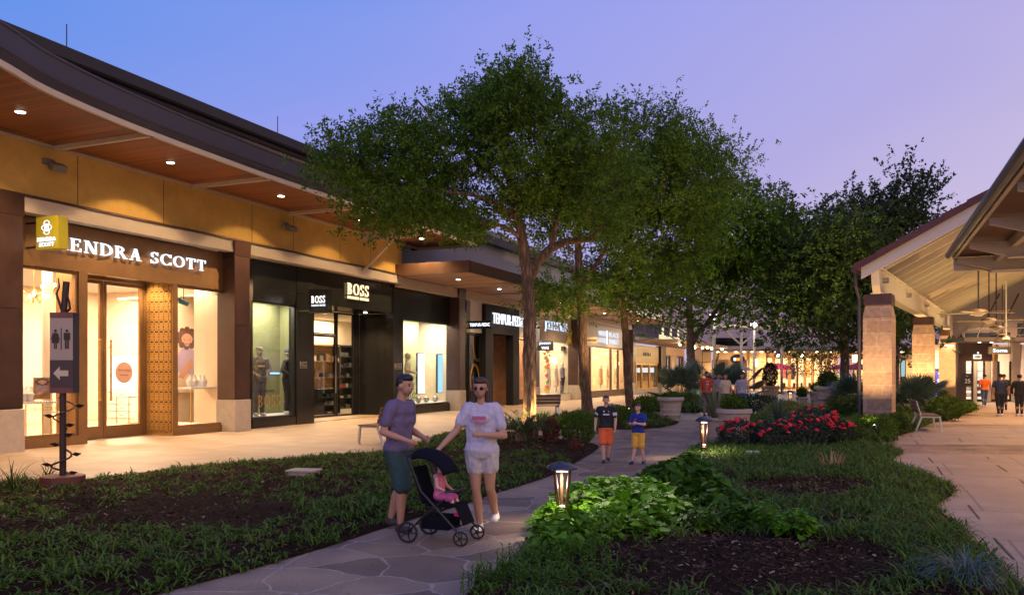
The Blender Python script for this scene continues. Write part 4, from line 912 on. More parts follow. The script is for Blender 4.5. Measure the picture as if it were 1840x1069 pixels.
w = FB(); w.box(fx(1235),FY,0,fx(1278),FY+.3,4.04).box(fx(1283),FY,3.0,fx(1346),FY+.3,4.04).box(fx(1345),FY-.5,0,fx(1373),FY+.3,4.04).box(fx(1373),FY,3.35,fx(1545),FY+.3,4.04).box(fx(1532),FY-.5,0,fx(1562),FY-.01,4.04).box(fx(1562),FY,0,fx(1602),FY+.3,4.04).box(fx(1602),FY-.4,0,fx(1725),FY+.3,4.04)
w.build('wall', tanp, Fb)
jt = FB()
for p in (1248,1262): jt.box(fx(p)-.03,FY-.006,0,fx(p)+.03,FY-.002,4.0)
for z in (1.35,2.7): jt.box(fx(1235),FY-.006,z,fx(1278),FY-.002,z+.05).box(fx(1345),FY-.508,z,fx(1373),FY-.502,z+.05)
jt.build('panel_joint', dkbronze, Fb)
FB().box(fx(1283),FY,0,fx(1346),FY+.2,.8).build('counter_wall', tanp, Fb)
FB().box(fx(1283),FY+.8,.8,fx(1346),FY+.9,3.0).build('back_wall', mat('dark_warm', (.2,.12,.06), .7), Fb)
FB().box(fx(1287),FY+.4,1.7,fx(1340),FY+.45,2.2).build('lit_menu_strip', emis('menu_glow', (.95,.97,1), 1.8), Fb)
# glass doors
FB().box(fx(1373),FY+6,0,fx(1545),FY+6.1,4).build('back_wall', mat('cafe_wall', (.65,.5,.3), .8, c2=(.75,.66,.5), vs_=1.2), Fb)
FB().box(fx(1373),FY+.02,.005,fx(1545),FY+6,.03).build('interior_floor', floor_in, Fb)
dw = mat('door_wood', (.30,.15,.06), .5)
for i, (a, b) in enumerate([(1376+i*14,1390+i*14) for i in range(11)]):
    x0, x1 = fx(a)+.02, fx(b)-.02; g = FB().box(x0,FY-.1,.02,x0+.13,FY,3.34).box(x1-.13,FY-.1,.02,x1,FY,3.34).box(x0+.13,FY-.1,3.15,x1-.13,FY,3.34).box(x0+.13,FY-.1,.02,x1-.13,FY,.32)
    if i % 2: g.box(x0+.13,FY-.09,2.55,x1-.13,FY-.02,2.62)
    d = g.build('glass_door', dw, Fb); FB().box(x0+.13,FY-.06,.32,x1-.13,FY-.05,3.15).build('door_pane', glass, d)
for i in range(5): lamp('AREA', (fx(1385+i*32)-fo[0], 2.5, 3.8), 420, (1,.72,.38), Fb, sx=2.5, sy=2.5)
# items on the cafe's back wall
for i in range(16):
    x = fx(random.uniform(1380,1535)); c = random.choice(goods+[gold]); FB().box(x,FY+5.9,random.uniform(.9,1.6),x+random.uniform(.3,1.1),FY+5.98,random.uniform(1.8,2.8)).build('wall_picture', c, Fb)
# canopy with downlights
FB().box(fx(1262),FY-3.2,3.75,fx(1728),FY-.01,4.0).build('canopy', mat('canopy_dark', (.13,.10,.09), .6), Fb)
FB().box(fx(1262),FY-3.3,3.95,fx(1728),FY-3.2,4.25).build('canopy_edge', mat('canopy_edge_grey', (.22,.20,.22), .5), Fb)
for p in (1284,1297,1316,1330,1345,1361,1387,1411,1434,1458,1482,1506,1530,1553,1610,1632,1660):
    x = fx(p); FB().lathe([(.16,0),(.16,-.05)], (x,FY-1.4,3.745), 12).build('downlight', L_bulb, Fb)
    lamp('SPOT', (x-fo[0],-1.4,3.65), 420, (1,.66,.30), Fb, .1, 130, .8)
for p in (1377,1418,1610,1624):      # angled floodlights
    x = fx(p); FB().obox((x,FY-3.6,3.4), (.35,.5,.6), (R(35),0,R(20))).build('floodlight', blackm2, Fb); FB().obox((x-.05,FY-3.85,3.3), (.22,.05,.3), (R(35),0,R(20))).build('flood_lens', L_bulb, Fb)
# letters on the upper wall
for s_, p, wd in (('O',1387,.75),('R',1402,.62),('E',1417,.55),('K',1498,.62)):
    textobj(s_, 'wall_letters', L_white, Fb, (fx(p)-fo[0],-.06,fz(539)), (1,0,0), (0,0,1), wd, .82, .05, .01)
rs = FB().lathe([(.5,0),(.5,.08)], (0,0,0), 24); cxs, czs = fx(1309)-fo[0], fz(646)
rs.v = [(x+fo[0]+cxs if 0 else (x+fo[0])*1.4+cxs, -3.4+z, (y+fo[1])*.9+czs) for x, y, z in rs.v]; rs.build('round_sign', blackm2, Fb)
for i, c in enumerate(((.8,.8,.8),(.9,.25,.03),(.9,.25,.03),(.9,.25,.03))): FB().box(fx(1303.5+i*3.5)-.09,FY-3.52,fz(649),fx(1303.5+i*3.5)+.09,FY-3.45,fz(644)).build('sign_letter', emis('cafe_letter_glow', c, 1.6), Fb)
# windows at the right end of the cafe building
FB().box(fx(1604),FY-.45,1.0,fx(1612),FY-.41,3.3).box(fx(1614),FY-.45,.7,fx(1624),FY-.41,3.2).build('dark_window', black_m, Fb)
FB().box(fx(1615.5),FY-.5,1.3,fx(1622),FY-.455,2.9).build('screen', emis('teal_screen_glow', (.35,.58,.62), .8), Fb)
def lantern(px, z, label, Y=FY-1.0):
    t = thing('wall_lantern', label, 'lantern', (PX(Y,px), Y, z), 0, 'cafe wall lanterns')
    MB().lathe([(.14,-.35),(.24,-.3),(.24,-.28)], n=8).lathe([(.27,.45),(.02,.75)], n=8).build('lantern_frame', blackm2, t)
    MB().lathe([(.19,-.27),(.22,.44)], n=8).build('lantern_glass', emis('lantern_glow', (1,.68,.30), 9), t); MB().box(-.03,.0,.2,.03,.5,.26).build('bracket', blackm2, t)
    lamp('POINT', (0,-.5,.1), 420, (1,.62,.28), t, .2)
lantern(1358, 2.55, 'glowing wall lantern on the tan pillar left of the cafe doors'); lantern(1536, 3.0, 'glowing wall lantern on the pillar right of the cafe doors, behind the fifth tree')
# tall slim masts with lamps
for px_, yb, yt, xo in ((1283,700,567,0),(1355,697,583,0)):
    Y = 60 if px_ == 1283 else 66; t = thing('light_mast', 'slim grey light mast with white lamp cluster, %s' % ('behind the person in the orange shirt' if px_ == 1283 else 'in front of the cafe pillar lantern'), 'light mast', (PX(Y,px_), Y, 0), 0, 'light masts')
    zt = PZ(Y, yt); MB().tube([(0,0,0),(0,0,zt)], [.11,.08], 10).build('pole', steel, t); MB().lathe([(.18,0),(.18,.2)], n=12).build('base', steel, t)
    for k in range(4): MB().ball((.22*math.cos(k*1.6),.1,zt+.1*(k % 2)), .09, 8, 6).build('lamp_head', emis('cold_lamp', (.9,.9,1), 9), t)
    lamp('POINT', (0,-.3,zt), 900, (1,.88,.72), t, .3)
t = thing('shade_structure', 'pale steel shade structure with forked struts beyond the group of four people', 'shade structure', (PX(70,1332), 70, 0))
b = MB().tube([(0,0,0),(0,0,5.3)], .13, 8); b.tube([(0,0,4.0),(-1.6,0,5.4)], .08, 6).tube([(0,0,4.0),(1.6,0,5.4)], .08, 6).tube([(3.4,0,0),(3.4,0,5.4)], .1, 6).tube([(3.4,0,4.2),(1.9,0,5.4)], .08, 6).tube([(3.4,0,4.2),(4.8,0,5.4)], .08, 6)
pg = mat('pergola_grey', (.24,.22,.22), .6); b.build('post', pg, t); MB().box(-2.6,-1.5,5.4,7.6,1.5,5.62).build('frame', pg, t)
b = MB()
for i in range(14): b.tube([(-.5+i*.6,-1.4,5.75),(-.5+i*.6,1.4,5.95)], .16, 6)
b.build('roof_tiles', mat('old_roof_tile', (.32,.16,.11), .8, var=.2), t)
# umbrellas and cafe furniture
burg = mat('burgundy_canvas', (.45,.03,.075), .75, var=.1); greyc = mat('grey_canvas', (.13,.11,.12), .75)
def umbrella(px, Y, ptop, peave, hw, m, label):
    t = thing('patio_umbrella', label, 'umbrella', (PX(Y,px), Y, 0), 0, 'patio umbrellas at the cafe')
    zt, ze, r = PZ(Y,ptop), PZ(Y,peave), hw*Y/F; n = 8; b = MB()
    ring = [(r*math.cos(2*math.pi*k/n), r*math.sin(2*math.pi*k/n), ze) for k in range(n)]; mid = [(x*.5, y*.5, ze+(zt-ze)*.62) for x, y, _ in ring]; b.add([(0,0,zt)]+mid+ring, [(0,1+k,1+(k+1) % n) for k in range(n)]+[(1+k,9+k,9+(k+1) % n,1+(k+1) % n) for k in range(n)])
    c = b.build('canopy', m, t); s = c.modifiers.new('thick', 'SOLIDIFY'); s.thickness = .03
    MB().tube([(0,0,.05),(0,0,zt+.12)], .035, 8).build('pole', dkbronze, t); MB().lathe([(.35,0),(.35,.06),(.06,.12)], n=16).build('base', blackm2, t)
    b = MB()
    for x, y, z in ring: b.bar((0,0,zt-.1),(x*.97,y*.97,z-.02),.025)
    b.build('ribs', dkbronze, t)
umbrella(1323, 70, 653, 665, 31, greyc, 'dark grey patio umbrella above the group of four people')
umbrella(1398, 68, 652, 663, 33, burg, 'burgundy patio umbrella in front of the cafe doors')
umbrella(1515, 68, 653, 663, 32, burg, 'burgundy patio umbrella partly behind the fifth tree trunk')
umbrella(1540, 62, 652, 664, 32, burg, 'burgundy patio umbrella between the fifth tree and the first stone column')
def chair(X, Y, rz, label):
    t = thing('cafe_chair', label, 'chair', (X, Y, 0), rz, 'cafe chairs on the far patio')
    MB().box(-.22,-.22,.43,.22,.22,.46).build('seat', blackm2, t); MB().box(-.22,.2,.5,.22,.23,.88).build('backrest', blackm2, t)
    for a in (-.2,.2):
        for b in (-.2,.2): MB().tube([(a,b,0),(a,b,.43 if b < 0 else .88)], .015, 6).build('leg', blackm2, t)
    return t
def table(X, Y, label):
    t = thing('cafe_table', label, 'table', (X, Y, 0), 0, 'cafe tables on the far patio')
    MB().lathe([(.4,.72),(.4,.75)], n=20).build('table_top', blackm2, t); MB().tube([(0,0,.03),(0,0,.72)], .03, 8).build('pedestal', blackm2, t); MB().lathe([(.25,0),(.25,.03)], n=16).build('base', blackm2, t); return t
for i, (px_, Y) in enumerate(((1384,64),(1404,66),(1432,66),(1463,66),(1500,67))):
    X_ = PX(Y,px_); nm = ['left of the burgundy umbrella','under the middle of the burgundy umbrella','right of the burgundy umbrella pole','by the middle of the cafe doors','left of the fifth tree'][i]
    table(X_, Y, 'black round cafe table '+nm)
    for k, (dx, dy, rz) in enumerate(((-.75,.1,R(90)),(.75,-.1,R(-90)))): chair(X_+dx, Y+dy, rz, 'cafe chair on the %s side of the table %s' % (('left','right')[k], nm))
# ================================================================== RIGHT SHOPS (Y = 48)
RY = 48.0; ro = (PX(RY,1780), RY, 0)
Rb = thing('retail_building', 'grey upper-walled shop building with flat dark canopy at the right behind the stone columns', 'building', ro)
def RB(): return MB(ro)
def rx(p): return PX(RY, p)
def rz_(p): return PZ(RY, p)
gblue = mat('grey_lilac_wall', (.36,.33,.34), .75, var=.06)
RB().box(rx(1712),RY,3.6,rx(2000),RY+.3,9.5).build('upper_wall', gblue, Rb)
RB().box(rx(1735),RY-.04,rz_(613),rx(1790),RY-.004,rz_(598)).box(rx(1797),RY-.04,rz_(611),rx(1815),RY-.004,rz_(597)).box(rx(1828),RY-.04,rz_(609),rx(1850),RY-.004,rz_(581)).build('dark_window', mat('blue_dark_glass', (.02,.035,.06), .12), Rb)
RB().box(rx(1690),RY-2.5,3.38,rx(2000),RY-.003,3.6).build('canopy', mat('canopy_brown', (.09,.065,.06), .5), Rb)
for k in range(8): RB().tube([(rx(1715)+k*1.1,RY-2.3,3.6),(rx(1715)+k*1.1+2.6,RY,6.2)], .035, 5).build('tie_rod', blackm2, Rb)
RB().box(rx(1717),RY-.3,0,rx(1731),RY,3.37).build('pier', pier_m, Rb)
RB().box(rx(1731),RY-.2,rz_(649),rx(1780),RY,3.37).build('header_panel', dkbronze, Rb)
RB().box(rx(1746),RY-.2,0,rx(1752),RY,rz_(649)-.003).box(rx(1767),RY-.2,0,rx(1777),RY,rz_(649)-.003).box(rx(1814),RY-.3,0,rx(1828),RY,3.37).build('wall', lintel_m, Rb)
for a, b in ((1731,1746),(1752,1767),(1777,1792),(1792,1814),(1829,1870)):
    f = RB().box(rx(a)+.003,RY-.14,.02,rx(a)+.06,RY-.05,rz_(649)-.003).box(rx(b)-.06,RY-.14,.02,rx(b)-.003,RY-.05,rz_(649)-.003).box(rx(a)+.06,RY-.14,.02,rx(b)-.06,RY-.05,.15).build('shop_window', blackm2, Rb)
    RB().box(rx(a)+.06,RY-.1,.15,rx(b)-.06,RY-.09,rz_(649)-.003).build('window_pane', glass, f)
RB().box(rx(1731),RY+4,0,rx(2000),RY+4.1,3.4).build('interior_wall', mat('cream_wall2', (.75,.62,.48), .8), Rb); RB().box(rx(1731),RY,.004,rx(2000),RY+4,.02).build('interior_floor', floor_in, Rb)
cur = mat('gold_curtain', (.42,.25,.10), .8); cv_ = RB()
for a in (1793,1797,1831,1835,1839): cv_.tube([(rx(a),RY+.5,.1),(rx(a+1),RY+.5,1.5),(rx(a+2.6),RY+.5,3.3)], [.1,.07,.13], 8)
cv_.build('curtain', cur, Rb)
for p in (1738,1765,1800,1845): lamp('AREA', (rx(p)-ro[0], 2, 3.3), 130, (1,.75,.5), Rb, sx=1, sy=1.5)
for p in (1739,1760): RB().lathe([(.07,0),(.07,-.03)], (rx(p),RY-1.2,3.375), 10).build('downlight', L_bulb, Rb); lamp('SPOT', (rx(p)-ro[0],-1.2,3.3), 110, (1,.7,.4), Rb, .06, 120)
RB().box(rx(1745),RY-.26,rz_(645),rx(1759),RY-.22,rz_(637)).build('sign_plate', emis('cream_sign_glow', (1,.85,.6), 1.2), Rb)
for i in range(4): RB().box(rx(1748+i*2.4),RY-.29,rz_(643.5),rx(1749.4+i*2.4),RY-.262,rz_(639)).build('sign_letter', blackm2, Rb)
textobj('0', 'sign_number', L_white, Rb, (rx(1752.5)-ro[0],-.27,rz_(634)), (1,0,0), (0,0,1), .09, .12, .02)
t = thing('hanging_sign', 'dark hanging sign with white script lettering under the right canopy', 'sign', (PX(RY-2.2,1796), RY-2.2, PZ(RY-2.2,636)))
MB().box(-.60,-.06,0,.60,.06,.40).build('sign_box', mat('sign_olive', (.10,.09,.05), .5), t); textobj('Soma', 'sign_text', L_white, t, (0,-.07,.2), (1,0,0), (0,0,1), .8, .2, .012, .02)
MB().box(-.5,-.01,.4,-.48,.01,.62).box(.48,-.01,.4,.5,.01,.62).build('hanger', blackm2, t)
for i in range(3):
    X_ = rx((1737,1782,1804)[i]); t = thing('display_rack', 'lit display shelves inside the right shops, %s' % ('behind the 25 sign','behind the orange shirt shopper','below the hanging sign')[i], 'display', (X_, RY+2.5, .02))
    MB().box(-.5,-.02,0,.5,.0,1.9).build('back_panel', emis('display_glow', (1,.8,.62), 1.0), t); b = MB()
    for k in range(5): b.box(-.5,-.3,.2+k*.38,.5,-.022,.23+k*.38)
    b.build('shelf', wood_in, t)
    b = MB()
    for k in range(12): b.box(-.45+(k % 4)*.24,-.25,.235+(k//4)*.38,-.3+(k % 4)*.24,-.1,.42+(k//4)*.38)
    b.build('goods', goods[i], t)
# 25 sign on easel
Y = 45; t = thing('easel_sign', 'black easel sign showing 25 left of the shopper in the orange shirt', 'sign', (PX(Y,1737), Y, 0))
MB().box(-.28,-.03,.92,.28,.03,1.62).build('sign_board', blackm2, t); textobj('25', 'sign_number', white_m, t, (0.03,-.035,1.22), (1,0,0), (0,0,1), .3, .22, .006); textobj('SAVE', 'sign_text', white_m, t, (0,-.035,1.48), (1,0,0), (0,0,1), .14, .045, .006)
b = MB()
for s in (-1, 1): b.tube([(s*.3,0,.12),(s*.3,0,1.3)], .014, 6); b.tube([(s*.3,-.2,.02),(s*.3,0,.2),(s*.3,.2,.02)], .014, 6)
b.tube([(-.3,0,.9),(.3,0,.9)], .014, 6); b.build('stand', blackm2, t)
# LED kiosk
Y = 50; t = thing('advert_kiosk', 'tall advertising kiosk with glowing violet screen between the second and third stone columns', 'kiosk', (PX(Y,1688), Y, 0))
MB().box(-.35,-.1,0,.5,.1,1.9).build('casing', blackm2, t)
MB().box(-.29,-.112,.25,.44,-.102,1.78).build('screen', emis('violet_screen', (.22,.16,.60), 1.2), t)
b = MB(); b.ball((.1,-.118,.65), (.16,.004,.35)); b.ball((.0,-.118,1.2), (.2,.004,.12)); b.build('screen_figure', emis('pale_screen', (.8,.8,1), 2), t)
textobj('VO', 'screen_text', emis('screen_text_glow', (.9,.95,1), 2.5), t, (.0,-.113,1.62), (1,0,0), (0,0,1), .3, .14, .004)
# ================================================================== STONE COLUMN PAVILION
C1 = np.array([12.1, 27.5]); RZP = math.atan2(-.529, .849)
Pv = thing('pavilion', 'open pavilion with three stone columns, cream steel beam and red tiled roof on the right', 'pavilion', (12.1, 27.5, 0), RZP)
def stone_col_mat():
    m = mat('limestone_blocks', (.42,.32,.22), .85); t = m.node_tree; b = t.nodes['Principled BSDF']; tcn = t.nodes.new('ShaderNodeTexCoord')
    mp = t.nodes.new('ShaderNodeMapping'); mp.inputs['Rotation'].default_value = (R(90), 0, 0); t.links.new(tcn.outputs['Object'], mp.inputs[0])
    s = t.nodes.new('ShaderNodeSeparateXYZ'); t.links.new(tcn.outputs['Object'], s.inputs[0]); ad = t.nodes.new('ShaderNodeMath'); t.links.new(s.outputs[0], ad.inputs[0]); t.links.new(s.outputs[1], ad.inputs[1])
    cb = t.nodes.new('ShaderNodeCombineXYZ'); t.links.new(ad.outputs[0], cb.inputs[0]); t.links.new(s.outputs[2], cb.inputs[1])
    br = t.nodes.new('ShaderNodeTexBrick'); br.inputs['Scale'].default_value = 1; br.inputs['Brick Width'].default_value = .78; br.inputs['Row Height'].default_value = .42; br.inputs['Mortar Size'].default_value = .009; br.offset = .37; br.squash = 1.6; br.squash_frequency = 3
    br.inputs['Color1'].default_value = (.33,.23,.155,1); br.inputs['Color2'].default_value = (.42,.31,.215,1); br.inputs['Mortar'].default_value = (.50,.40,.30,1); t.links.new(cb.outputs[0], br.inputs['Vector'])
    n = t.nodes.new('ShaderNodeTexNoise'); n.inputs['Scale'].default_value = 7; n.inputs['Detail'].default_value = 8; t.links.new(tcn.outputs['Object'], n.inputs['Vector'])
    r = t.nodes.new('ShaderNodeValToRGB'); r.color_ramp.elements[0].position = .3; r.color_ramp.elements[0].color = (.7,.68,.66,1); r.color_ramp.elements[1].position = .7; r.color_ramp.elements[1].color = (1.1,1.05,1,1); t.links.new(n.outputs[0], r.inputs[0])
    mx = t.nodes.new('ShaderNodeMixRGB'); mx.blend_type = 'MULTIPLY'; mx.inputs[0].default_value = 1; t.links.new(br.outputs['Color'], mx.inputs[1]); t.links.new(r.outputs[0], mx.inputs[2]); t.links.new(mx.outputs[0], b.inputs['Base Color'])
    bp = t.nodes.new('ShaderNodeBump'); bp.inputs['Strength'].default_value = .5; bp.inputs['Distance'].default_value = .02; t.links.new(n.outputs[0], bp.inputs['Height']); t.links.new(bp.outputs[0], b.inputs['Normal']); return m
limest = stone_col_mat()
cys = (0, 13.2, 26.3)
for i, cy_ in enumerate(cys):
    h = .44; zt = 4.22
    c = MB().box(-h,cy_-h,0,h,cy_+h,zt-.75).build('stone_column', limest, Pv, bevel=.012)
    b = MB(); b.add([(-h,cy_-h,zt-.745),(h,cy_-h,zt-.745),(h,cy_+h,zt-.745),(-h,cy_+h,zt-.745),(-h+.07,cy_-h+.07,zt-.36),(h-.07,cy_-h+.07,zt-.36),(h-.07,cy_+h-.07,zt-.36),(-h+.07,cy_+h-.07,zt-.36)], [(0,3,2,1),(4,5,6,7),(0,1,5,4),(1,2,6,5),(2,3,7,6),(3,0,4,7)])
    b.build('column_neck', limest, c); MB().box(-h+.02,cy_-h+.02,zt-.355,h-.02,cy_+h-.02,zt).build('column_cap', pier_m, c, bevel=.01)
    lamp('SPOT', (-.2,cy_-h-1.7,.6), (520,1000,2200)[i], (1,.60,.27), Pv, .1, 95, .9, aim=(.1,.85,1.1)); lamp('SPOT', (h+1.5,cy_-.3,.6), (60,560,1300)[i], (1,.60,.27), Pv, .1, 95, .9, aim=(-.8,.1,1.1))
b = MB(); zt = 4.22
b.slab([(-.12,-.95,zt+.78),(-.12,-.75,zt+.25),(-.12,-.5,zt+.0),(-.12,27.6,zt+.0),(-.12,27.6,zt+.78)], (.24,0,0)); b.build('beam', cream_steel, Pv)
MB().box(-.2,-.95,zt+.782,.2,27.6,zt+.82).box(-.2,-.45,zt-.0+.001,.2,27.6,zt+.04).build('beam_flange', cream_steel, Pv)
for y in (-.1, 6, 12.5, 20): MB().tube([(.12,y,zt+.45),(.3,y,zt+.45)], .09, 10).build('beam_fixture', steel, Pv)
sl_ = .53; e0 = -.3; z0r = 5.03
def rzf(x): return z0r+sl_*(x-e0)
ps = mat('painted_soffit_steel', (.27,.20,.12), .6, var=.05)
b = MB(); b.slab([(e0,-.9,z0r+.02),(6.6,-.9,rzf(6.6)+.02),(6.6,28.3,rzf(6.6)+.02),(e0,28.3,z0r+.02)], (0,0,.06)); b.build('roof_deck', ps, Pv)
b = MB(); b.slab([(6.61,-.9,rzf(6.6)+.02),(13.5,-.9,z0r+.02),(13.5,28.3,z0r+.02),(6.61,28.3,rzf(6.6)+.02)], (0,0,.06)); b.build('roof_deck', ps, Pv)
for i in range(20):
    y = -.2+i*1.45; b = MB(); b.slab([(e0+.1,y,z0r-.24),(6.6,y,rzf(6.6)-.26),(6.6,y,rzf(6.6)+.015),(e0+.1,y,z0r+.015)], (0,.05,0)); b.build('rafter', cream_steel, Pv)
b = MB(); b.slab([(e0-.1,-.98,z0r-.36),(6.6,-.98,rzf(6.6)-.36),(6.6,-.98,rzf(6.6)+.1),(e0-.1,-.98,z0r+.1)], (0,.07,0)); b.build('rake_board', mat('rake_cream', (.48,.43,.38), .6), Pv)
tile = mat('clay_roof_tile', (.085,.026,.026), .7, var=.25, vs_=2)
b = MB(); b.slab([(e0-.25,-1.08,z0r+.0),(6.6,-1.08,rzf(6.6)+.1),(6.6,-1.08,rzf(6.6)+.24),(e0-.25,-1.08,z0r+.13)], (0,.2,0)); b.build('rake_flashing', roofm, Pv)
for i in range(11):
    x = e0-.3+i*.64; b = MB(); b.slab([(x,-1.14,rzf(x)+.06),(x+.66,-1.14,rzf(x+.66)+.06),(x+.66,-1.14,rzf(x+.66)+.24),(x,-1.14,rzf(x)+.29)], (0,29.4,0)); b.build('tile_course', tile, Pv)
b = MB(); b.tube([(-.62,-1.0,4.98),(-.62,28.3,4.98)], .09, 8); b.tube([(-.62,-.7,4.95),(-.62,-.65,4.5),(-.55,-.4,4.1),(-.55,-.4,.1)], .055, 8); b.build('gutter', gutter_m, Pv)
# ceiling fans hung from the ridge line
blade_m = mat('tan_fan_blade', (.13,.085,.05), .6)
for i, (x, Y, py) in enumerate(((PX(28.5,1758),28.5,562),(PX(33,1777),33,577),(PX(38.4,1790),38.4,590),(PX(46,1801),46,603))):
    z = PZ(Y,py); t = thing('ceiling_fan', 'tan ceiling fan on a long dark rod under the pavilion, %s' % ('nearest and highest in view','second from the front','third from the front','farthest, above the dome camera')[i], 'ceiling fan', (x, Y, z), i*.5, 'ceiling fans under the pavilion')
    w_ = np.array([x, Y])-C1; xl_ = float(w_@np.array([.849,-.529])); zt_ = (rzf(xl_) if xl_ < 6.6 else rzf(13.2-xl_))-z
    MB().tube([(0,0,.1),(0,0,zt_)], .025, 6).build('rod', blackm2, t); MB().lathe([(.1,-.12),(.2,-.05),(.3,.02),(.24,.1),(.05,.14)], n=16).build('motor', blade_m, t, smooth=True)
    for k in range(5):
        a = 2*math.pi*k/5; MB().obox((.75*math.cos(a),.75*math.sin(a),0), (.95,.12,.012), (R(8),0,a)).build('blade', blade_m, t)
Y = 44; t = thing('dome_camera', 'white dome security camera on a pole below the farthest ceiling fan', 'security camera', (PX(Y,1808), Y, PZ(Y,610)))
MB().tube([(0,0,.1),(0,0,3.1)], .03, 6).build('pole', white_m, t); MB().lathe([(.05,.2),(.17,.12),(.17,0)], n=14).build('housing', white_m, t); MB().ball((0,0,-.02), (.13,.13,.13)).build('dome', blackm2, t)
lamp('AREA', (3.0,5,2.5), 260, (1,.70,.32), Pv, sx=3, sy=8, aim=(0,0,1)); lamp('AREA', (3.0,19,2.5), 300, (1,.70,.32), Pv, sx=3, sy=8, aim=(0,0,1))
for y in (2, 9, 16, 23): lamp('SPOT', (4.5,y,6.3), 1700, (1,.56,.27), Pv, .15, 140, .8)
# ================================================================== NEAR CANOPY, TOP RIGHT
ZN = 4.6; Nx = thing('steel_canopy', 'near cream steel canopy with outriggers and grey gutter at the top right corner', 'canopy', (11.40, 21.75, 0), RZL)
rust = mat('rust_brown_soffit', (.13,.058,.03), .7, var=.2, vs_=1.5)
MB().box(.06,-15,ZN+.05,8,-.0,ZN+.08).build('soffit', rust, Nx)
b = MB(); b.tube([(0,-15,ZN+.12),(0,.05,ZN+.12)], .10, 12); b.build('gutter', mat('grey_gutter', (.11,.11,.14), .45, .5, var=.25, vs_=2), Nx)
MB().box(.07,-15,ZN-.0,.14,-.02,ZN+.048).box(.95,-15,ZN-.16,1.07,-.4,ZN+.045).box(3,-15,ZN-.16,3.12,-.4,ZN+.045).build('purlin', cream_steel, Nx)
for y in (-.1,-.5,-3.1,-6.4,-9.6,-12.8):
    b = MB(); b.slab([(.15,y,ZN-.02),(.15,y,ZN-.14),(.9,y,ZN-.36),(8,y,ZN-.36),(8,y,ZN-.02)], (0,.09,0)).box(.9,y-.07,ZN-.39,8,y+.16,ZN-.362); b.build('outrigger', cream_steel, Nx)
MB().box(.1,-.0,ZN-.3,8,.1,ZN+.04).build('end_beam', cream_steel, Nx)
MB().box(6.0,-15,0,6.4,-14.6,ZN-.4).box(6.0,-1.2,0,6.4,-.8,ZN-.4).build('post', cream_steel, Nx)
for y_ in (-1.8,-5,-8.5,-12):
    MB().lathe([(.09,0),(.09,-.02)], (2.2,y_,ZN+.045), 14).build('downlight', L_bulb, Nx); lamp('SPOT', (2.2,y_,ZN-.05), 340, (1,.56,.27), Nx, .1, 150, .8)  # downlights added under the canopy, out of view, to warm the right walk
lamp('AREA', (3.0,-4,1.8), 22, (1,.68,.30), Nx, sx=3, sy=5, aim=(0,0,1))
# ================================================================== STREET FURNITURE
bz = mat('bronze_bollard', (.10,.055,.035), .4, .6, var=.1)
def bollard(px, pyb, pyt, label, Ps=12):
    X_, Y = G(px, pyb); h = PZ(Y, pyt); t = thing('path_light', label, 'path light', (X_, Y, 0), 0, 'bronze path lights')
    k = h/1.0; MB().lathe([(.055,0),(.055,.30*k),(.04,.32*k)], n=14).build('base', bz, t, smooth=True)
    for i, a in enumerate((R(200), R(340), R(90))):
        c, s = math.cos(a), math.sin(a); MB().tube([(.035*c,.035*s,.05*k),(.05*c,.05*s,.4*k),(.085*c,.085*s,.90*k)], [.02,.019,.018], 8).build('fin', bz, t, smooth=True)
    MB().lathe([(.05,.86*k),(.16,.895*k),(.165,.91*k),(.155,.935*k),(.10,.975*k),(.03,.997*k),(.005,1.0*k)], n=28).build('cap', mat('dark_cap_metal', (.10,.07,.08), .25, .7), t, smooth=True)
    MB().lathe([(.04,.335*k),(.03,.36*k),(.001,.372*k)], n=12).build('lens', emis('path_lens', (1,.84,.62), 2.5), t); MB().lathe([(.06,.858*k),(.06,.853*k)], n=12).build('lamp', emis('path_lamp', (1,.82,.58), 6), t)
    lamp('POINT', (0,0,.66*k), Ps*.14, (1,.76,.48), t, .04); lamp('SPOT', (0,0,.84*k), Ps*2.5, (1,.78,.5), t, .04, 150, .5)
bollard(1010, 952, 829, 'bronze path light standing in the bright green leaves', 26)
bollard(1265, 826, 748, 'bronze path light at the path edge left of the red roses', 34)
bollard(1420, 737, 701, 'small distant bronze path light left of the round pots', 22)
bollard(1335, 734, 708, 'distant path light seen glowing through the plant in the oval pot', 22)
slat = mat('bench_slat_wood', (.14,.085,.06), .6, var=.2, vs_=8); alum = mat('cast_aluminium', (.50,.49,.50), .4, .7)
def bench(px, py, rz, label, L=1.5, sc=1):
    X_, Y = G(px, py); t = thing('park_bench', label, 'bench', (X_, Y, 0), rz, 'slatted park benches'); t.scale = (sc,)*3
    for i in range(5): MB().box(-L/2,-.24+i*.1,.43,L/2,-.155+i*.1,.46).build('seat_slat', slat, t, bevel=.005)
    for i in range(3):
        y = .27+i*.035; MB().slab([(-L/2,y,.50+i*.125),(L/2,y,.50+i*.125),(L/2,y+.03,.61+i*.125),(-L/2,y+.03,.61+i*.125)], (0,.025,-.003)).build('back_slat', slat, t)
    for x in (-L/2+.06, L/2-.1):
        b = MB(); b.bar((x,-.26,.41),(x,.26,.41),.05,.045,(1,0,0)); b.bar((x,-.24,.41),(x,-.28,.0),.05,.05,(1,0,0)); b.bar((x,.22,.41),(x,.38,.0),.05,.05,(1,0,0)); b.bar((x,.24,.41),(x,.37,.86),.045,.05,(1,0,0)); b.box(x-.04,-.31,0,x+.04,-.24,.02).box(x-.04,.33,0,x+.04,.42,.02)
        b.build('leg_frame', alum, t, bevel=.008)
    return t
bench(688, 795, R(-113), 'park bench on the left walk partly hidden by the man in the purple shirt', 1.4)
bench(972, 750, R(-172), 'park bench seen from behind between the first and second tree trunks', 1.35)
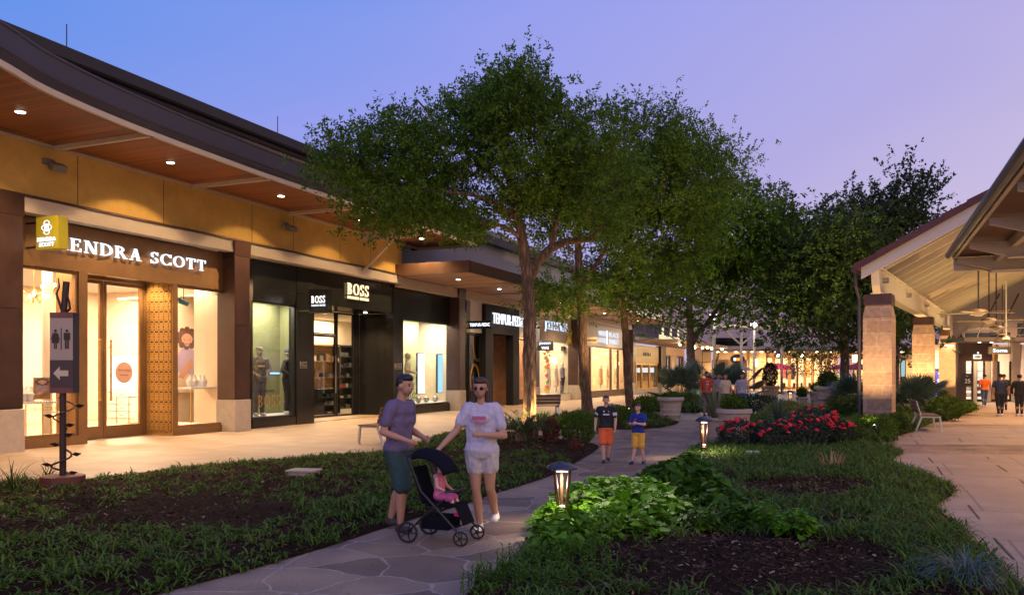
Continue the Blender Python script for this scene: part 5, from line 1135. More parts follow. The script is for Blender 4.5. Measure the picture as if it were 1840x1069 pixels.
bench(1666, 772, R(70), 'park bench with pale lit slats beside the first stone column', 1.6)
# post sign with vine
X_, Y = G(113, 880); t = thing('wayfinding_sign', 'dark branch-like post sign with restroom symbols and an arrow, wrapped by a metal vine', 'sign', (X_, Y, 0), R(0))
pm = mat('sign_post_brown', (.05,.028,.024), .5, .3, var=.2); zz = lambda p: PZ(Y, p)
MB().lathe([(.29,0),(.29,.20),(.27,.21)], n=24).build('drum_base', mat('rust_drum', (.13,.04,.028), .6, var=.2), t)
p = MB().tube([(0,0,.1),(0,0,zz(700)),(.0,0,zz(580)),(.05,0,zz(506))], [.045,.045,.042,.045], 10).build('post', pm, t, smooth=True)
MB().tube([(.0,-.02,zz(560)),(-.08,-.02,zz(528)),(-.04,-.02,zz(515)),(-.05,-.03,zz(500))], [.018,.015,.012,.008], 7).ball((-.09,-.02,zz(517)),.014).build('twig', pm, p)
MB().tube([(.03,-.02,zz(565)),(.11,-.02,zz(555)),(.10,-.02,zz(542)),(.06,-.02,zz(528))], [.018,.018,.014,.01], 7).build('twig', pm, p)
vn = MB(); pts = []
for i in range(60):
    q = i/59; a = q*2*math.pi*3.4; r = .07+.05*math.sin(q*9); pts.append((r*math.cos(a)*1.3, r*math.sin(a), .15+q*(zz(715)-.15)))
vn.tube(pts, [.016-.006*i/59 for i in range(60)], 6)
for i in range(4, 58, 7):
    x, y, z = pts[i]; n_ = math.copysign(1, x)
    vn.add([(x,y,z),(x+n_*.06,y-.02,z+.035),(x+n_*.15,y-.01,z+.015),(x+n_*.07,y+.01,z-.03)], [(0,1,2,3)])
vn.build('vine', pm, t)
sw = (95-0)*0+PX(Y,132)-PX(Y,91); zb, ztt = zz(706), zz(562); x0 = PX(Y,95)-X_
def face(z0, z1, m, nm, y=-.075, xa=0, xb=1): return MB().box(x0+sw*xa,y-.004,z0,x0+sw*xb,y,z1).build(nm, m, t)
MB().box(x0,-.07,zb,x0+sw,.10,ztt).build('sign_box', mat('sign_side_dark', (.035,.028,.04), .45), t)
face(zz(647), zz(572), mat('sign_taupe', (.42,.34,.27), .7), 'upper_panel'); face(zz(696), zz(647.5), mat('sign_dark_brown', (.075,.05,.045), .7), 'lower_panel')
mos = mat('mosaic_strip', (.25,.06,.03), .5, c2=(.08,.06,.05), vs_=30)
face(zz(571.5), ztt, mos, 'mosaic_strip'); face(zb, zz(696.5), mos, 'mosaic_strip')
pc = mat('pictogram_brown', (.05,.03,.025), .7); cxm = x0+sw*.75; cxw = x0+sw*.25; u1 = (zz(592)-zz(627))
def disc(b, cx_, cz, r, y, n=16): b.slab([(cx_+r*math.cos(2*math.pi*i/n), y, cz+r*math.sin(2*math.pi*i/n)) for i in range(n)], (0,-.003,0))
def pf(b, pts, y=-.080): b.slab([(a, y, c) for a, c in pts], (0,-.003,0))
zf = zz(627)
b = MB(); disc(b, cxm, zf+u1*.92, u1*.075, -.080); pf(b, [(cxm-.045,zf+u1*.45),(cxm-.045,zf+u1*.82),(cxm+.045,zf+u1*.82),(cxm+.045,zf+u1*.45)]); pf(b, [(cxm-.028,zf),(cxm-.028,zf+u1*.46),(cxm-.004,zf+u1*.46),(cxm-.004,zf)], -.0805); pf(b, [(cxm+.004,zf),(cxm+.004,zf+u1*.46),(cxm+.028,zf+u1*.46),(cxm+.028,zf)], -.0805); b.build('man_symbol', pc, t)
b = MB(); disc(b, cxw, zf+u1*.92, u1*.075, -.080); pf(b, [(cxw-.055,zf+u1*.30),(cxw-.02,zf+u1*.82),(cxw+.02,zf+u1*.82),(cxw+.055,zf+u1*.30)]); pf(b, [(cxw-.02,zf),(cxw-.02,zf+u1*.32),(cxw-.004,zf+u1*.32),(cxw-.004,zf)], -.0805); pf(b, [(cxw+.004,zf),(cxw+.004,zf+u1*.32),(cxw+.02,zf+u1*.32),(cxw+.02,zf)], -.0805); pf(b, [(cxw-.035,zf+u1*.8),(cxw-.065,zf+u1*.45),(cxw-.05,zf+u1*.44),(cxw-.02,zf+u1*.8)], -.0805); pf(b, [(cxw+.035,zf+u1*.8),(cxw+.065,zf+u1*.45),(cxw+.05,zf+u1*.44),(cxw+.02,zf+u1*.8)], -.0805); b.build('woman_symbol', pc, t)
b = MB(); cm_ = x0+sw*.5; pf(b, [(cm_-.006,zz(629)),(cm_-.006,zz(590)),(cm_+.006,zz(590)),(cm_+.006,zz(629))]); b.build('divider_line', pc, t)
b = MB(); ca = zz(670.5); pf(b, [(cm_-.11,ca),(cm_-.02,ca+.095),(cm_-.02,ca+.04),(cm_+.1,ca+.04),(cm_+.1,ca-.04),(cm_-.02,ca-.04),(cm_-.02,ca-.095)]); b.build('arrow', mat('arrow_cream', (.62,.52,.38), .7), t)
# pots
pot_m = mat('cast_stone_pot', (.40,.34,.28), .85, var=.12, vs_=8, bump=.3); soil = mulch_m
def pot(px, pyb, pyt, hw_top, hw_bot, label, ribs=3, oval=1.0):
    X_, Y = G(px, pyb); h = PZ(Y,pyt); rt = hw_top*Y/F; rb = hw_bot*Y/F; t = thing('garden_pot', label, 'pot', (X_, Y, 0), 0, 'cast stone garden pots')
    pr = [(rb*1.05,0),(rb*1.05,h*.05),(rb,h*.06)]; n = ribs*2
    for i in range(1, ribs+1):
        z = h*(.06+.72*i/(ribs+.5)); r = rb+(rt*.88-rb)*(z/h); pr += [(r,z-h*.03),(r*1.03,z-h*.02),(r*1.03,z+h*.015),(r,z+h*.03)]
    pr += [(rt*.90,h*.84),(rt*.99,h*.87),(rt,h*.93),(rt*.98,h*.99),(rt*.93,h),(rt*.86,h*.97),(rt*.84,h*.86)]
    MB().lathe(pr, n=36).build('pot_body', pot_m, t, smooth=True); MB().lathe([(rt*.845,h*.85),(rt*.845,h*.88)], n=24).build('soil', soil, t); t['top'] = h*.88; t['rt'] = rt*.8; return t
POTS = {}
POTS['a'] = pot(1205, 756, 713, 24, 15.5, 'ribbed cast stone pot on the path left of the orange shirt person')
POTS['b'] = pot(1319, 792, 734, 32, 24, 'wide shallow cast stone pot behind the rose bushes', 2)
POTS['c'] = pot(1285, 784, 750, 19, 14, 'round ribbed pot with spiky yucca left of the wide pot', 3)
POTS['d'] = pot(1488, 735, 694, 24, 16, 'large ribbed cast stone pot left of the fifth tree trunk')
POTS['e'] = pot(1467, 733, 703, 12.5, 9, 'brown ribbed pot tucked behind the large pot')
POTS['f'] = pot(1441, 733, 713, 11, 8, 'small cast stone pot nearest the distant path light', 2)
POTS['g'] = pot(1384, 716, 693, 17, 12, 'wide pot with bushy plant in front of the cafe doors', 2)
POTS['h'] = pot(1694, 737, 712, 10, 8, 'pale bowl pot between the second and third stone columns', 2)
for k_ in POTS.values():
    pass
# small bed things
X_, Y = G(546, 864); t = thing('utility_box', 'small weathered concrete utility box in the left planting bed', 'utility box', (X_, Y, .03), R(-12))
MB().box(-.20,-.14,0,.20,.14,.12).build('box_body', stone_b, t, bevel=.01); MB().box(-.23,-.17,.122,.23,.17,.15).build('lid', mat('weathered_lid', (.42,.35,.25), .8), t, bevel=.006); MB().box(.202,-.1,.03,.21,.06,.1).build('cover_plate', blackm2, t)
X_, Y = G(1353, 826); t = thing('irrigation_cap', 'pale green round cap standing in the grass below the roses', 'cap', (X_, Y, .03))
gm_ = mat('pale_green_plastic', (.20,.26,.17), .6); MB().lathe([(.13,.07),(.145,.08),(.145,.13),(.13,.14)], n=24).build('cap_lid', gm_, t); MB().lathe([(.09,0),(.09,.069)], n=16).build('cap_stem', gm_, t)
def uplight(px, py, aim, P, label, spot=60, col=(1,.60,.24), z=.08):
    X_, Y = G(px, py); t = thing('ground_spotlight', label, 'spotlight', (X_, Y, .20), 0, 'ground spotlights')
    MB().tube([(0,0,-.2),(0,0,.04)], .015, 6).build('spike', blackm2, t); d = Vector(aim).normalized()
    MB().tube([tuple(d*-.03+Vector((0,0,.06))), tuple(d*.09+Vector((0,0,.06)))], [.035,.045], 12).build('lamp_head', blackm2, t); MB().ball(tuple(d*.085+Vector((0,0,.06))), .036, 10, 6).build('lens', L_bulb, t)
    lamp('SPOT', tuple(d*.14+Vector((0,0,.06))), P, col, t, .03, spot, .6, aim=aim)
uplight(931, 797, (.10,.06,1.0), 300, 'ground spotlight glowing at the foot of the first tree', 110)
uplight(984, 797, (-.22,.0,1.0), 480, 'added ground spotlight hidden right of the first tree, shining up its trunk', 110); uplight(1012, 790, (.55,.35,.9), 50, 'ground spotlight behind the round clipped shrub', 90, (1,.85,.3)); uplight(1060, 770, (-.1,.2,1), 1000, 'added ground spotlight at the foot of the second tree', 105)  # first-trunk and second-tree spotlights added to light bark and crown from below
uplight(1130, 752, (0.0,.2,1), 1200, 'added ground spotlight at the foot of the third tree', 105)  # added lamp, brightens the underside of the third crown
uplight(1258, 727, (-.25,.3,1), 4000, 'ground spotlight in the shrubs at the foot of the fourth tree', 105, (1,.72,.3))
uplight(1573, 789, (0,.7,.9), 90, 'ground spotlight in the plants at the first stone column', 90, (1,.75,.3)); uplight(1540, 735, (-.4,.3,1), 4000, 'ground spotlight at the foot of the fifth tree', 105, (1,.75,.35))
# ================================================================== VEGETATION
def unit(v): return v/np.maximum(1e-9, np.linalg.norm(v, axis=-1, keepdims=True))
def leaf_quads(P, Dv, Nv, L, Wd):
    """diamond leaves: base P, direction Dv, normal Nv"""
    Dv = unit(Dv); S = unit(np.cross(Dv, Nv)); L = L[:, None]; Wd = Wd[:, None]
    m = P+Dv*L*.45
    return np.stack([P, m+S*Wd/2, P+Dv*L, m-S*Wd/2], 1).reshape(-1, 3)
def tree(label, X_, Y, trunk, blobs, nleaf, ls, barkm, leafmat, seed, clusters=130, spikes=60, nb=46, group='plaza trees', spk=.8, drop=0.0, lamps=None, sig=.42, cont=12):
    """blobs: (x, z, depth offset, rx, ry, rz) in metres relative to the tree foot"""
    rg = np.random.default_rng(seed); t = thing('shade_tree', label, 'tree', (X_, Y, 0), 0, group)
    wood = MB(); nodes = []
    for pts, rad in trunk:
        # resample with slight wander
        q, rr = [], []
        for i in range(len(pts)-1):
            n = 4
            for k in range(n):
                f = k/n; a, b = Vector(pts[i]), Vector(pts[i+1]); p = a.lerp(b, f); w_ = .06*rad[i]*3
                q.append(p+Vector((rg.normal()*w_*.5, rg.normal()*w_*.5, 0)) if (i or k) else p); rr.append(rad[i]+(rad[i+1]-rad[i])*f)
        q.append(Vector(pts[-1])); rr.append(rad[-1]); wood.tube(q, rr, cont)
        nodes += [(v, r) for v, r in zip(q, rr) if v.z > 2.2]
    vol = np.array([b[3]*b[4]*b[5] for b in blobs])**.8; vol /= vol.sum(); cl = []
    cb = []
    while len(cl) < clusters:
        b = blobs[rg.choice(len(blobs), p=vol)]; d = unit(rg.normal(size=3)); r = rg.uniform(.35, 1)**.5
        p = np.array([b[0]+d[0]*r*b[3], b[2]+d[1]*r*b[4], b[1]+d[2]*r*b[5]]); cl.append(p); cb.append(d)
    cl = np.array(cl); cb = np.array(cb)
    for i in range(nb):                                   # limbs to the leaf clusters
        c = Vector(cl[i]); best = min(nodes, key=lambda n_: (n_[0]-c).length+max(0, n_[0].z-c.z+.3)*2.5)
        a = best[0]; r0 = min(best[1]*.55, .02+.016*(c-a).length*1.6); m1_ = a.lerp(c, .35)+Vector((rg.normal()*.12, rg.normal()*.12, .12*(c-a).length*.6)); m2_ = a.lerp(c, .7)+Vector((rg.normal()*.15, rg.normal()*.15, .10*(c-a).length*.5))
        wood.tube([a, m1_, m2_, c], [r0, r0*.75, r0*.5, r0*.18], 6, cap=False)
        nodes += [(m1_, r0*.75), (m2_, r0*.5)]
    # twigs carrying leaves
    per = 13; nt_ = nleaf//per; ci = rg.integers(0, clusters, nt_)
    tb = cl[ci]+rg.normal(size=(nt_, 3))*np.array([sig, sig, sig*.72]); td = unit(cb[ci]*.8+rg.normal(size=(nt_, 3))*.6+np.array([0, 0, .25-drop])); tl = rg.uniform(.25, .6, nt_)*spk/.8
    # spiky shoots on the outline
    if spikes:
        ok_ = np.where([np.sum(np.linalg.norm(cl-c, axis=1) < 1.4*sig/.36) > 2 for c in cl])[0]; si = rg.choice(ok_ if len(ok_) else np.arange(clusters), spikes); sb = cl[si]+cb[si]*sig*.45+rg.normal(size=(spikes, 3))*.25; sd = unit(cb[si]*.9+np.array([0, 0, .9-drop*2])+rg.normal(size=(spikes, 3))*.25)
        for k in range(3):
            tb = np.r_[tb, sb+sd*(spk*.33*k)]; td = np.r_[td, sd]; tl = np.r_[tl, np.full(spikes, spk*.36)]
        for k in range(spikes): wood.tube([tuple(sb[k]-sd[k]*.2), tuple(sb[k]+sd[k]*spk*1.05)], [.008, .003], 4, cap=False)
    n = len(tb); s = rg.uniform(0, 1, (n, per)); P = tb[:, None]+td[:, None]*tl[:, None, None]*s[..., None]
    side = unit(np.cross(td, rg.normal(size=(n, 3)))); sg = np.where(rg.random((n, per)) < .5, -1, 1)[..., None]
    Dv = unit(td[:, None]*.55+side[:, None]*sg*.9+rg.normal(size=(n, per, 3))*.35); P = P+rg.normal(size=P.shape)*.03
    Nv = unit(np.array([0, 0, 1.0])+rg.normal(size=(n, per, 3))*.7)
    P, Dv, Nv = P.reshape(-1, 3), Dv.reshape(-1, 3), Nv.reshape(-1, 3); L = ls*rg.uniform(.7, 1.25, len(P))
    wood.build('trunk', barkm, t, smooth=True); npmesh('crown', leaf_quads(P, Dv, Nv, L, L*.5), 4, leafmat, t); return t
def bark(name, c):
    m = mat(name, c, .9); tt = m.node_tree; b = tt.nodes['Principled BSDF']; tcn = tt.nodes.new('ShaderNodeTexCoord'); mp = tt.nodes.new('ShaderNodeMapping'); mp.inputs['Scale'].default_value = (14, 14, 2.4)
    tt.links.new(tcn.outputs['Object'], mp.inputs[0]); v = tt.nodes.new('ShaderNodeTexVoronoi'); v.feature = 'DISTANCE_TO_EDGE'; n = tt.nodes.new('ShaderNodeTexNoise'); n.inputs['Scale'].default_value = 1.5; n.inputs['Detail'].default_value = 8; tt.links.new(mp.outputs[0], n.inputs['Vector'])
    ad = tt.nodes.new('ShaderNodeVectorMath'); tt.links.new(mp.outputs[0], ad.inputs[0]); tt.links.new(n.outputs['Color'], ad.inputs[1]); tt.links.new(ad.outputs[0], v.inputs['Vector']); v.inputs['Scale'].default_value = .9
    r = tt.nodes.new('ShaderNodeValToRGB'); r.color_ramp.elements[0].color = (*[x*.35 for x in c], 1); r.color_ramp.elements[1].position = .35; r.color_ramp.elements[1].color = (*[x*1.3 for x in c], 1); tt.links.new(v.outputs['Distance'], r.inputs[0]); tt.links.new(r.outputs[0], b.inputs['Base Color'])
    mu = tt.nodes.new('ShaderNodeMath'); mu.operation = 'ADD'; tt.links.new(v.outputs['Distance'], mu.inputs[0]); tt.links.new(n.outputs[0], mu.inputs[1])
    bp = tt.nodes.new('ShaderNodeBump'); bp.inputs['Strength'].default_value = 1; bp.inputs['Distance'].default_value = .04; tt.links.new(mu.outputs[0], bp.inputs['Height']); tt.links.new(bp.outputs[0], b.inputs['Normal']); return m
bk1 = bark('elm_bark', (.17,.105,.062)); bk2 = bark('oak_bark', (.20,.15,.11))
lf1 = leafm('elm_leaves', (.034,.088,.009), (.125,.215,.022), .55, .4, .15); lf2 = leafm('oak_leaves', (.03,.06,.01), (.08,.13,.02), .55, .3, .2); lf3 = leafm('dark_oak_leaves', (.018,.036,.012), (.045,.075,.022), .55, .3, .2)
def tp(X_, Y, *pts): return [((px-CX)/F*(Y+dy)-X_, dy, CH+(HY-py)*(Y+dy)/F if py < 9000 else 0) for px, py, dy in pts]
def bl(X_, Y, *bs): return [((px-CX)/F*(Y+dy)-X_, CH+(HY-py)*(Y+dy)/F, dy, rx*(Y+dy)/F, ry, rz_*(Y+dy)/F) for px, py, dy, rx, ry, rz_ in bs]
# tree 1
X1, Y1 = G(951, 796)
tree('largest tree with forked orange-lit trunk standing among the palms in the left bed', X1, Y1,
  [(tp(X1,Y1,(952,9999,0),(951,740,0),(950,640,0),(952,560,0),(948,492,0)), [.23,.155,.145,.14,.14]),
   (tp(X1,Y1,(948,495,0),(940,440,-.1),(932,395,-.2),(918,345,-.2),(905,280,-.2),(890,200,-.3),(885,175,-.3)), [.15,.12,.10,.085,.07,.045,.02]),
   (tp(X1,Y1,(950,500,0),(968,468,.1),(990,445,.3),(1020,434,.6),(1060,430,1.0),(1090,400,1.4)), [.14,.12,.10,.085,.07,.04]),
   (tp(X1,Y1,(990,446,.3),(1000,400,.2),(1020,340,.2),(1040,260,.2)), [.08,.065,.05,.03]),
   (tp(X1,Y1,(934,400,-.2),(900,370,-.5),(850,350,-1),(790,345,-1.3),(720,340,-1.5)), [.07,.055,.045,.035,.02]),
   (tp(X1,Y1,(920,350,-.2),(870,300,.2),(800,240,.5),(750,180,.6)), [.06,.05,.04,.02])],
  bl(X1,Y1,(700,312,-.6,115,2.0,80),(800,250,.2,105,2.0,100),(905,195,-.3,95,1.8,62),(915,195,.4,78,1.3,42),(970,165,.6,40,.9,26),(820,340,-.6,150,1.8,70),(695,385,-1,78,1.4,46),(930,270,.2,110,2.0,110),(612,285,-.8,58,1.2,38),(1040,290,.8,110,2.0,85),(1040,400,1.0,90,1.6,50),(780,430,-1,65,1.2,32)),
  112000, .088, bk1, lf1, 11, clusters=170, sig=.32, spikes=110, nb=70, spk=.48)
X2, Y2 = G(1056, 748)
tree('second tree with a slim leaning trunk behind the first', X2, Y2,
  [(tp(X2,Y2,(1057,9999,0),(1050,690,0),(1047,600,0),(1042,500,0),(1038,440,0),(1045,340,0),(1060,270,0)), [.24,.19,.17,.155,.13,.09,.04]),
   (tp(X2,Y2,(1042,520,0),(1075,470,.4),(1110,400,.8),(1140,300,1)), [.11,.09,.07,.03])],
  bl(X2,Y2,(1110,285,0,115,2.6,85),(1040,330,-.6,110,2.4,90),(1150,350,.5,110,2.6,100),(1060,470,-.4,85,2.0,60),(1000,540,-.8,38,1.1,28),(1175,255,.6,65,2.0,42)),
  66000, .115, bk1, lf1, 12, clusters=140, spikes=90, nb=46, sig=.44)
X3, Y3 = G(1131, 741)
tree('third tree with the thinnest trunk, left of the ribbed pot', X3, Y3,
  [(tp(X3,Y3,(1132,9999,0),(1128,690,0),(1124,600,0),(1116,530,0),(1130,430,0),(1160,320,0)), [.20,.165,.15,.14,.10,.05])],
  bl(X3,Y3,(1235,330,0,90,2.4,80),(1180,400,-.4,110,2.4,90),(1150,500,-.4,80,2.2,60),(1285,290,.4,45,1.6,36),(1110,545,-1,40,1.2,28)),
  60000, .122, bk1, lf1, 13, clusters=120, spikes=90, nb=44, sig=.48)
X4, Y4 = G(1243, 718)
tree('fourth tree with an arching limb rising from the shrubs behind the pot', X4, Y4,
  [(tp(X4,Y4,(1240,9999,0),(1240,680,0),(1241,620,0),(1240,590,0),(1236,500,0),(1240,400,0)), [.34,.28,.25,.22,.16,.06]),
   (tp(X4,Y4,(1241,625,0),(1252,600,.2),(1268,584,.4),(1300,540,.8),(1330,470,1)), [.2,.17,.14,.11,.05])],
  bl(X4,Y4,(1250,420,0,100,4,90),(1330,420,.6,90,4,80),(1370,480,0,70,3.4,70),(1200,520,-.8,80,3.4,60),(1310,550,-.5,80,3.4,42),(1400,450,.8,45,2.4,50),(1395,545,-.3,45,2.6,32)),
  60000, .22, bk2, lf1, 14, clusters=150, spikes=80, nb=46, spk=1.2, sig=.8)
X5, Y5 = G(1519, 722)
tree('fifth tree with a straight trunk in front of the cafe, crown lit from below', X5, Y5,
  [(tp(X5,Y5,(1519,9999,0),(1519,680,0),(1517,620,0),(1513,560,0),(1520,460,0),(1530,380,0)), [.30,.26,.24,.20,.14,.05])],
  bl(X5,Y5,(1500,540,-.5,80,3.2,55),(1440,580,-1.2,60,2.4,40),(1560,575,-.8,75,3.0,50),(1620,600,0,45,2.4,45),(1500,440,0,80,3.5,60),(1590,480,.3,80,3.2,60),(1410,530,-.6,35,2,40),(1460,480,0,60,2.6,50)),
  56000, .20, bk2, lf2, 15, clusters=140, spikes=50, nb=46, sig=.65)
Y6 = 56; X6 = PX(Y6, 1605)
tree('tall dark tree with upright shoots rising behind the stone columns', X6, Y6,
  [([(0,0,0),(0,0,5),(-.3,0,9),(-.5,0,13)], [.4,.33,.24,.08])],
  bl(X6,Y6,(1600,370,0,65,3,60),(1540,410,0,80,3.4,55),(1500,470,0,90,3.4,60),(1620,450,0,80,3.2,60),(1430,400,0,32,2,45),(1440,500,0,60,3,60),(1655,500,0,55,2.4,50),(1570,560,0,110,3,50)),
  48000, .24, bk2, lf3, 16, clusters=130, spikes=150, nb=40, spk=1.7, sig=.75)
t = thing('tree_downlight', 'small downlight fixed high in the first tree over the bright vine', 'spotlight', (X1+1.0, Y1-2.2, 6.4)); vx, vy = G(1118, 930); aim_ = (vx-X1-1.0, vy-Y1+2.2, -6.2)
MB().tube([(0,0,.04),(0,0,-.05)], .028, 10).build('lamp_head', blackm2, t); MB().tube([(0,0,.04),(.05,.25,.12)], .008, 6).build('bracket', blackm2, t); lamp('SPOT', (0,-.03,-.08), 2900, (1,.88,.60), t, .05, 13, .8, aim=aim_)
# --------------------------------------------------- strap leaved plants
def blades(P, az, L, lean, wd, rg, curl=1.0, seg=4):
    """arching strap leaves; all arrays length n"""
    n = len(P); d = np.c_[np.cos(az), np.sin(az), np.zeros(n)]; s = np.c_[-np.sin(az), np.cos(az), np.zeros(n)]; rows = []
    x = np.zeros(n); z = np.zeros(n); a = lean.copy()
    for k in range(seg+1):
        f = k/seg; w_ = wd*(1-f**2.2)*(.55+.45*min(1, f*3))+.0006
        c = P+d*x[:, None]; c[:, 2] += z
        rows.append(np.stack([c-s*w_[:, None]/2, c+s*w_[:, None]/2], 1)); x = x+np.sin(a)*L/seg; z = z+np.cos(a)*L/seg; a = a+curl*(.28+.25*rg.random(n))*(1+lean)
    V = np.stack(rows, 1)                                      # n, seg+1, 2, 3
    base = (np.arange(n)*(seg+1)*2)[:, None, None]; k = np.arange(seg)[None, :, None]*2
    Fq = base+k+np.array([0, 1, 3, 2])[None, None, :]
    return V.reshape(-1, 3), Fq.reshape(-1, 4)
grass1 = leafm('strap_leaves', (.032,.080,.008), (.12,.20,.022), .6, .3, .2); grass2 = leafm('blue_green_blades', (.045,.085,.06), (.11,.16,.12), .45, .2); grass3 = leafm('dark_strap_leaves', (.022,.05,.010), (.07,.12,.022), .6, .2, .2)
dry = leafm('dry_stalks', (.30,.18,.09), (.48,.32,.18), .7, .2)
def clump_field(name, poly, pxtest, step, nper, Lr, wr, m, seed, leanr=(.1,.9), curl=1.0, bed_=True, label=None):
    rg = np.random.default_rng(seed); A = np.array(poly); lo, hi = A.min(0), A.max(0)
    nn = int((hi[0]-lo[0])*(hi[1]-lo[1])/step**2); P = rg.uniform(lo, hi, (nn, 2)); P = P[inside(P, poly)]
    P = P[P[:, 1] > 4.0]; px = CX+F*P[:, 0]/P[:, 1]; py = HY+F*CH/P[:, 1]
    pr = pxtest(px, py); P = P[rg.random(len(P)) < pr]
    if not len(P): return
    h = bedh(P, poly); sc = rg.uniform(.6, 1.2, len(P)); C = np.repeat(np.c_[P, h-.01], nper, 0); C[:, :2] += rg.normal(size=(len(C), 2))*.035
    S = np.repeat(sc, nper); n = len(C); V, Fq = blades(C, rg.uniform(0, 2*math.pi, n), S*rg.uniform(*Lr, n), rg.uniform(*leanr, n), rg.uniform(*wr, n), rg, curl)
    o = npmesh(name, V, 4, m, None, True, Fq); tag(o, label, 'ground cover' if label else None, kind='stuff'); return o
def ell(px, py, cx_, cy_, rx, ry): return ((px-cx_)/rx)**2+((py-cy_)/ry)**2
def t1(px, py):
    p = np.ones(len(px))*.95
    bare = ell(px,py,320,930,215,33) < 1; p[bare] = .03
    up = (py < 905) & (px < 640); p[up] = .28
    bandtop = (py < 862) & (px > 560); p[bandtop] = .42
    p[(ell(px,py,100,905,150,22) < 1)] = .25; p[ell(px,py,60,960,120,18) < 1] = .2
    p[(px > 900) & (py < 822)] = .05
    p[ell(px,py,1030,812,70,16) < 1] = .0
    edge = (py > 1005-.37*(px-520)) & (px > 440); p[edge & (px < 900)] *= .25
    p *= np.array([.35+1.1*max(0, noise.noise(Vector((a/55, b/16, 2)))+.45) for a, b in zip(px, py)])
    return p
clump_field('ground_cover', P1, t1, .105, 10, (.08,.19), (.013,.024), grass1, 21, label='leafy green ground cover over the left planting bed')
def t3(px, py):
    p = np.ones(len(px))*.9
    p[ell(px,py,1330,1035,300,62) < 1] = .03; p[ell(px,py,1450,888,130,20) < 1] = .03; p[ell(px,py,1500,950,60,16) < 1] = .2
    p[(px > 955) & (px < 1330) & (py > 860) & (py < 1000) & (px < 1330-(py-860)*.6)] = .15
    p[py > 1030] *= .6
    p[(px > 1270) & (px < 1520) & (py < 812)] = .35
    return p
clump_field('ground_cover', P3, t3, .10, 11, (.13,.28), (.010,.020), grass1, 22, label='grassy green ground cover over the right planting bed')
clump_field('ground_cover', P2, lambda px, py: np.full(len(px), .45), .22, 12, (.15,.32), (.02,.035), grass1, 23, label='sparse low plants in the triangular bed behind the first palms')
clump_field('ground_cover', P4, lambda px, py: np.full(len(px), .95), .19, 14, (.22,.5), (.02,.035), grass1, 24, label='dense green planting around the first stone column')
clump_field('ground_cover', P5, lambda px, py: np.full(len(px), .95), .34, 16, (.35,.8), (.03,.06), grass1, 25, label='low shrubs and groundcover at the foot of the fourth tree')
clump_field('ground_cover', P6, lambda px, py: np.full(len(px), .95), .3, 16, (.3,.6), (.03,.05), grass1, 26, label='small green plants at the foot of the third stone column')
# mulch chips
def chips(name, poly, n, seed, label):
    rg = np.random.default_rng(seed); A = np.array(poly); lo, hi = A.min(0), A.max(0); P = rg.uniform(lo, hi, (n*4, 2)); P = P[inside(P, poly)]; P = P[P[:, 1] < 24][:n]
    h = bedh(P, poly)+rg.uniform(.004,.02,len(P)); a = rg.uniform(0, math.pi, len(P)); L = rg.uniform(.008,.030,len(P)); w_ = L*rg.uniform(.25,.6,len(P)); d = np.c_[np.cos(a), np.sin(a), rg.normal(size=len(P))*.3]; s = np.c_[-np.sin(a), np.cos(a), rg.normal(size=len(P))*.3]; C = np.c_[P, h]
    V = np.stack([C-d*L[:, None]-s*w_[:, None]*.5, C+d*L[:, None]*.8-s*w_[:, None], C+d*L[:, None]+s*w_[:, None]*.6, C-d*L[:, None]*.7+s*w_[:, None]], 1)
    tag(npmesh(name, V, 4, chipm, None), label, 'mulch', kind='stuff')
chipm = bpy.data.materials.new('bark_chips'); chipm.use_nodes = True; tt = chipm.node_tree; b_ = tt.nodes['Principled BSDF']; g_ = tt.nodes.new('ShaderNodeNewGeometry'); r_ = tt.nodes.new('ShaderNodeValToRGB')
r_.color_ramp.elements[0].color = (.022,.012,.007,1); r_.color_ramp.elements[1].color = (.12,.07,.045,1); e_ = r_.color_ramp.elements.new(.93); e_.color = (.09,.05,.03,1); r_.color_ramp.elements[2].position = 1; r_.color_ramp.elements[2].color = (.40,.27,.18,1)
tt.links.new(g_.outputs['Random Per Island'], r_.inputs[0]); tt.links.new(r_.outputs[0], b_.inputs['Base Color']); b_.inputs['Roughness'].default_value = .95; b_.inputs['Specular IOR Level'].default_value = .1
def fallen(poly, n, seed, label, z=None):
    rg = np.random.default_rng(seed); A = np.array(poly); lo, hi = A.min(0), A.max(0); P = rg.uniform(lo, hi, (n*4, 2)); P = P[inside(P, poly)]; P = P[P[:, 1] < 26][:n]; h = (bedh(P, poly)+.02) if z is None else np.full(len(P), z)
    a = rg.uniform(0, 6.28, len(P)); d = np.c_[np.cos(a), np.sin(a), rg.normal(size=len(P))*.15]; npm = np.c_[rg.normal(size=(len(P), 2))*.25, np.ones(len(P))]; L = rg.uniform(.02, .05, len(P))
    tag(npmesh('fallen_leaves', leaf_quads(np.c_[P, h], d, npm, L, L*.5), 4, leafm('fallen_leaf_tan', (.10,.05,.02), (.38,.24,.12), .8, .1), None), label, 'leaves', kind='stuff')
fallen(P1, 420, 35, 'small tan fallen leaves over the left planting bed'); fallen(P3, 520, 36, 'small tan fallen leaves over the right planting bed')
fallen(world([(300,1069),(620,985),(1000,870),(1120,800),(1240,800),(1000,930),(880,1069)]), 90, 37, 'small fallen leaves on the flagstone path', .008)
chips('bark_mulch', P1, 22000, 31, 'loose bark chips over the left planting bed'); chips('bark_mulch', P3, 34000, 32, 'loose bark chips over the right planting bed')
